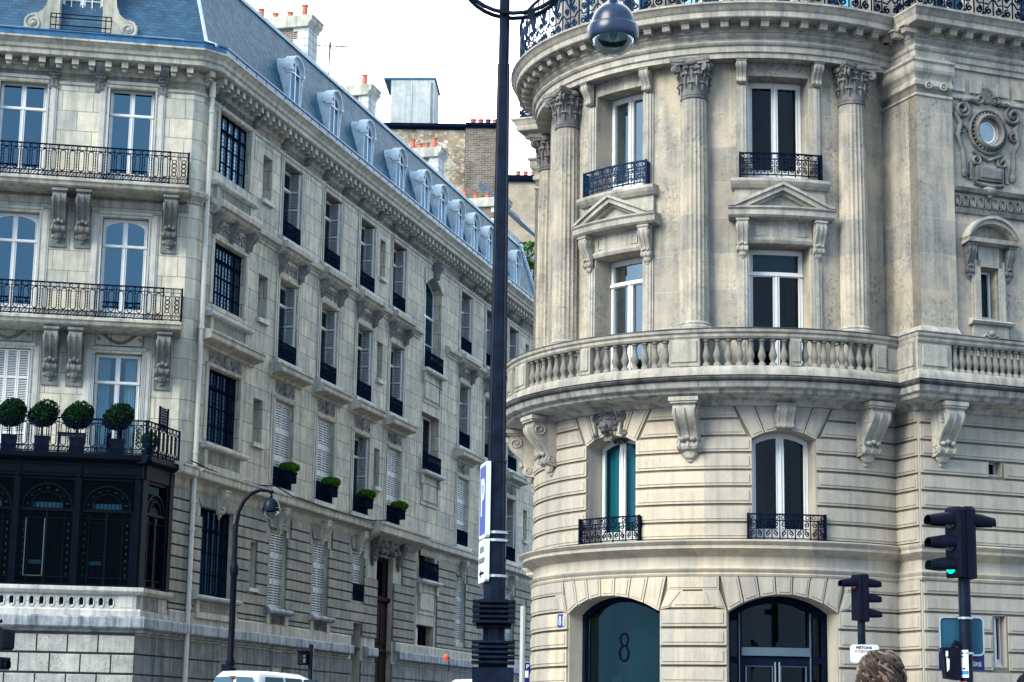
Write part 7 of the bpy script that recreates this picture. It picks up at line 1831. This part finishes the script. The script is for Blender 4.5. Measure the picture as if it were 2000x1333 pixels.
# parking meter beyond the tower
px_, py_ = .60, 60
pm = thing('parking_meter', 'blue parking ticket machine with a P far down the street beside the tower', 'parking meter', (px_, py_, gz(py_)+.12))
fp = Fr(Vector((px_, py_, 0)), Vector((1, 0, 0)), Vector((0, -1, 0)))
mb = MB(fp); mb.prism(rrect(-.12, .14, 1.6, 3.62, .1), -.12, .12, True, True); mb.box(-.1, .12, -.1, .1, gz(py_)+.1, 1.65); mb.build('body', 'sign_navy', pm)
mb = MB(fp); mb.box(-.06, .05, .12, .13, 3.18, 3.38); mb.build('screen', 'sign_white', pm)
part_text('P', .16, fp, .02, .125, 3.5, 'sign_white', pm, 1, 1, .004)
# hedge box by the doorway
hx = FT.P(20.5*DG, .55, gz(38))
hb = thing('planter_hedge', 'clipped dark hedge box at the right side of the arched doorway', 'planter', tuple(hx))
f = Fr(hx, Vector((.92, .38, 0)), Vector((.38, -.92, 0)))
mb = MB(f); mb.boxb(-.18, .12, -.2, .2, gz(38), 1.5, .02); mb.build('pot', 'planter_blue', hb)
mb = MB(); foliage(mb, f.P(-.03, 0, 2.1), (.15, .2, .62), 1500, .045, seed=77); mb.build('bush', 'leaf_dark', hb)
mb = MB(f); mb.boxb(-.13, .08, -.14, .14, 1.5, 2.6, .03); mb.build('bush_core', 'leaf_dark', hb)
# --- people (backs of heads)
def person(x, y, top, lab, hairmat, curly, yaw=0.0, coatm='coat_cloth'):
    g = gz(y)+.12; H = top-g; s = H/1.80
    t = thing('person', lab, 'person', (x, y, g))
    me = bpy.data.meshes.new('body'); J = {'pel': (0, 0, .95), 'sp': (0, 0, 1.15), 'ch': (0, 0, 1.35), 'nk': (0, .0, 1.50), 'hd0': (0, -.01, 1.575), 'hd': (0, -.01, 1.66), 'hd2': (0, -.005, 1.73)}
    V = list(J.values()); names = list(J); E_ = [(0, 1), (1, 2), (2, 3), (3, 4), (4, 5), (5, 6)]; Rr = [.16, .145, .165, .058, .068, .088, .07]
    def addp(parent, p, r): V.append(p); Rr.append(r); E_.append((parent, len(V)-1)); return len(V)-1
    for sx in (-1, 1):
        a = addp(2, (sx*.17, 0, 1.42), .07); b = addp(a, (sx*.24, .01, 1.15), .052); c = addp(b, (sx*.26, -.05, .90), .04); d = addp(c, (sx*.26, -.07, .80), .035)
        for k, (ox, l) in enumerate(((-.03, .085), (-.01, .095), (.01, .09), (.03, .075))): e = addp(d, (sx*.26+ox*.5, -.075+ox, .75), .012); addp(e, (sx*.26+ox*.4, -.09+ox, .80-l), .009)
        e = addp(c, (sx*.235, -.10, .83), .012); addp(e, (sx*.23, -.12, .78), .01)
        h_ = addp(0, (sx*.09, 0, .88), .10); k_ = addp(h_, (sx*.10, -.01, .50), .065); f_ = addp(k_, (sx*.10, .02, .09), .045); addp(f_, (sx*.11, -.14, .05), .04)
    me.from_pydata([(p[0]*s, p[1]*s, p[2]*s) for p in V], E_, []); o = bpy.data.objects.new('body', me); COL.objects.link(o); o.parent = t; o.rotation_euler = (0, 0, yaw)
    sk = o.modifiers.new('skin', 'SKIN')
    for i, r in enumerate(Rr): me.skin_vertices[0].data[i].radius = (r*s, r*s*(.72 if i < 3 else 1))
    me.skin_vertices[0].data[0].use_root = True
    sb = o.modifiers.new('sub', 'SUBSURF'); sb.levels = 2; sb.render_levels = 2; me.materials.append(MATS['skin'])
    ct = MB(Fr(Vector((x, y, 0)), Vector((1, 0, 0)), Vector((0, 1, 0))))
    rows = []
    for z, ru, rd in ((.80, .20, .15), (1.0, .19, .14), (1.2, .20, .14), (1.36, .235, .15), (1.43, .22, .13), (1.48, .13, .10), (1.52, .085, .085)):
        rows.append([ct.p(ru*s*cos(2*pi*k/20), rd*s*sin(2*pi*k/20), g+z*s) for k in range(20)])
    for a, b in zip(rows, rows[1:]):
        for k in range(20): ct.face(a[k], a[(k+1) % 20], b[(k+1) % 20], b[k])
    for sx in (-1, 1): ct.tube([(sx*.19*s, 0, g+1.43*s), (sx*.245*s, .0, g+1.2*s), (sx*.265*s, -.04*s, g+.93*s)], [.075*s, .068*s, .055*s], 10)
    ct.build('coat', coatm, t, True); lg = MB(Fr(Vector((x, y, 0)), Vector((1, 0, 0)), Vector((0, 1, 0))))
    for sx in (-1, 1): lg.tube([(sx*.09*s, 0, g+.92*s), (sx*.10*s, 0, g+.5*s), (sx*.10*s, .01, g+.07*s)], [.115*s, .08*s, .07*s], 12)
    lg.build('trousers', 'trousers', t, True)
    # face (looks away from the camera)
    fc = MB(Fr(Vector((x, y, 0)), Vector((1, 0, 0)), Vector((0, 1, 0))))
    fc.blob(0, .088*s, g+1.655*s, .014*s, .022*s, .022*s); fc.blob(0, .082*s, g+1.61*s, .025*s, .01*s, .008*s)
    for sx in (-1, 1): fc.blob(sx*.032*s, .078*s, g+1.68*s, .014*s, .01*s, .008*s); fc.blob(sx*.078*s, 0, g+1.66*s, .012*s, .02*s, .03*s)
    fc.build('face', 'skin', t, True)
    rnd = random.Random(11 if curly else 12); hc = Vector((x, y-.01, g+1.69*s)); hb_ = MB(Fr(Vector((x, y, 0)), Vector((1, 0, 0)), Vector((0, 1, 0))))
    hb_.blob(0, -.012, g+1.685*s, .088*s, .10*s, .108*s, 20, 14); hb_.build('hair', hairmat, t, True)
    for part_, mat_, cnt in (('hair_locks', hairmat, 330 if curly else 200), ('hair_locks', 'hair_light', 60 if curly else 0)):
        if not cnt: continue
        hm = MB()
        for _ in range(cnt):
            th = rnd.uniform(0, 2*pi); p0 = rnd.uniform(.05, 1.5); p1 = min(2.3, p0+rnd.uniform(.7, 1.3)); am = rnd.uniform(.14, .30) if curly else .01; f0 = rnd.uniform(0, 6); fq = rnd.uniform(5.5, 8.5)
            if sin(th) > .6 and p1 > 1.35: continue
            off = rnd.uniform(.0, .026)*s; pts = []
            for i in range(15):
                ph = p0+(p1-p0)*i/14; a = th+am*sin(f0+fq*ph)/max(.35, sin(ph)); r_ = 1.0+.09*cos(f0+fq*ph+.8)*(1 if curly else 0)
                pts.append(Vector((x, y-.012, g+1.685*s))+Vector((.089*s*r_*sin(ph)*cos(a), .100*s*r_*sin(ph)*sin(a), .107*s*r_*cos(ph)))+Vector((sin(ph)*cos(a), sin(ph)*sin(a), cos(ph)))*off)
            hm.wtube(pts, [.0088*s*sin(pi*(.12+.80*i/14)) for i in range(15)], 5)
        hm.build(part_, mat_, t, True)
person(1.765, 9.5, 1.985, 'person with wavy grey-brown hair seen from behind at the bottom edge', 'hair', True)
person(3.135, 12.0, 1.99, 'person with smooth dark hair cut off by the lower right corner', 'lamp_black', False)
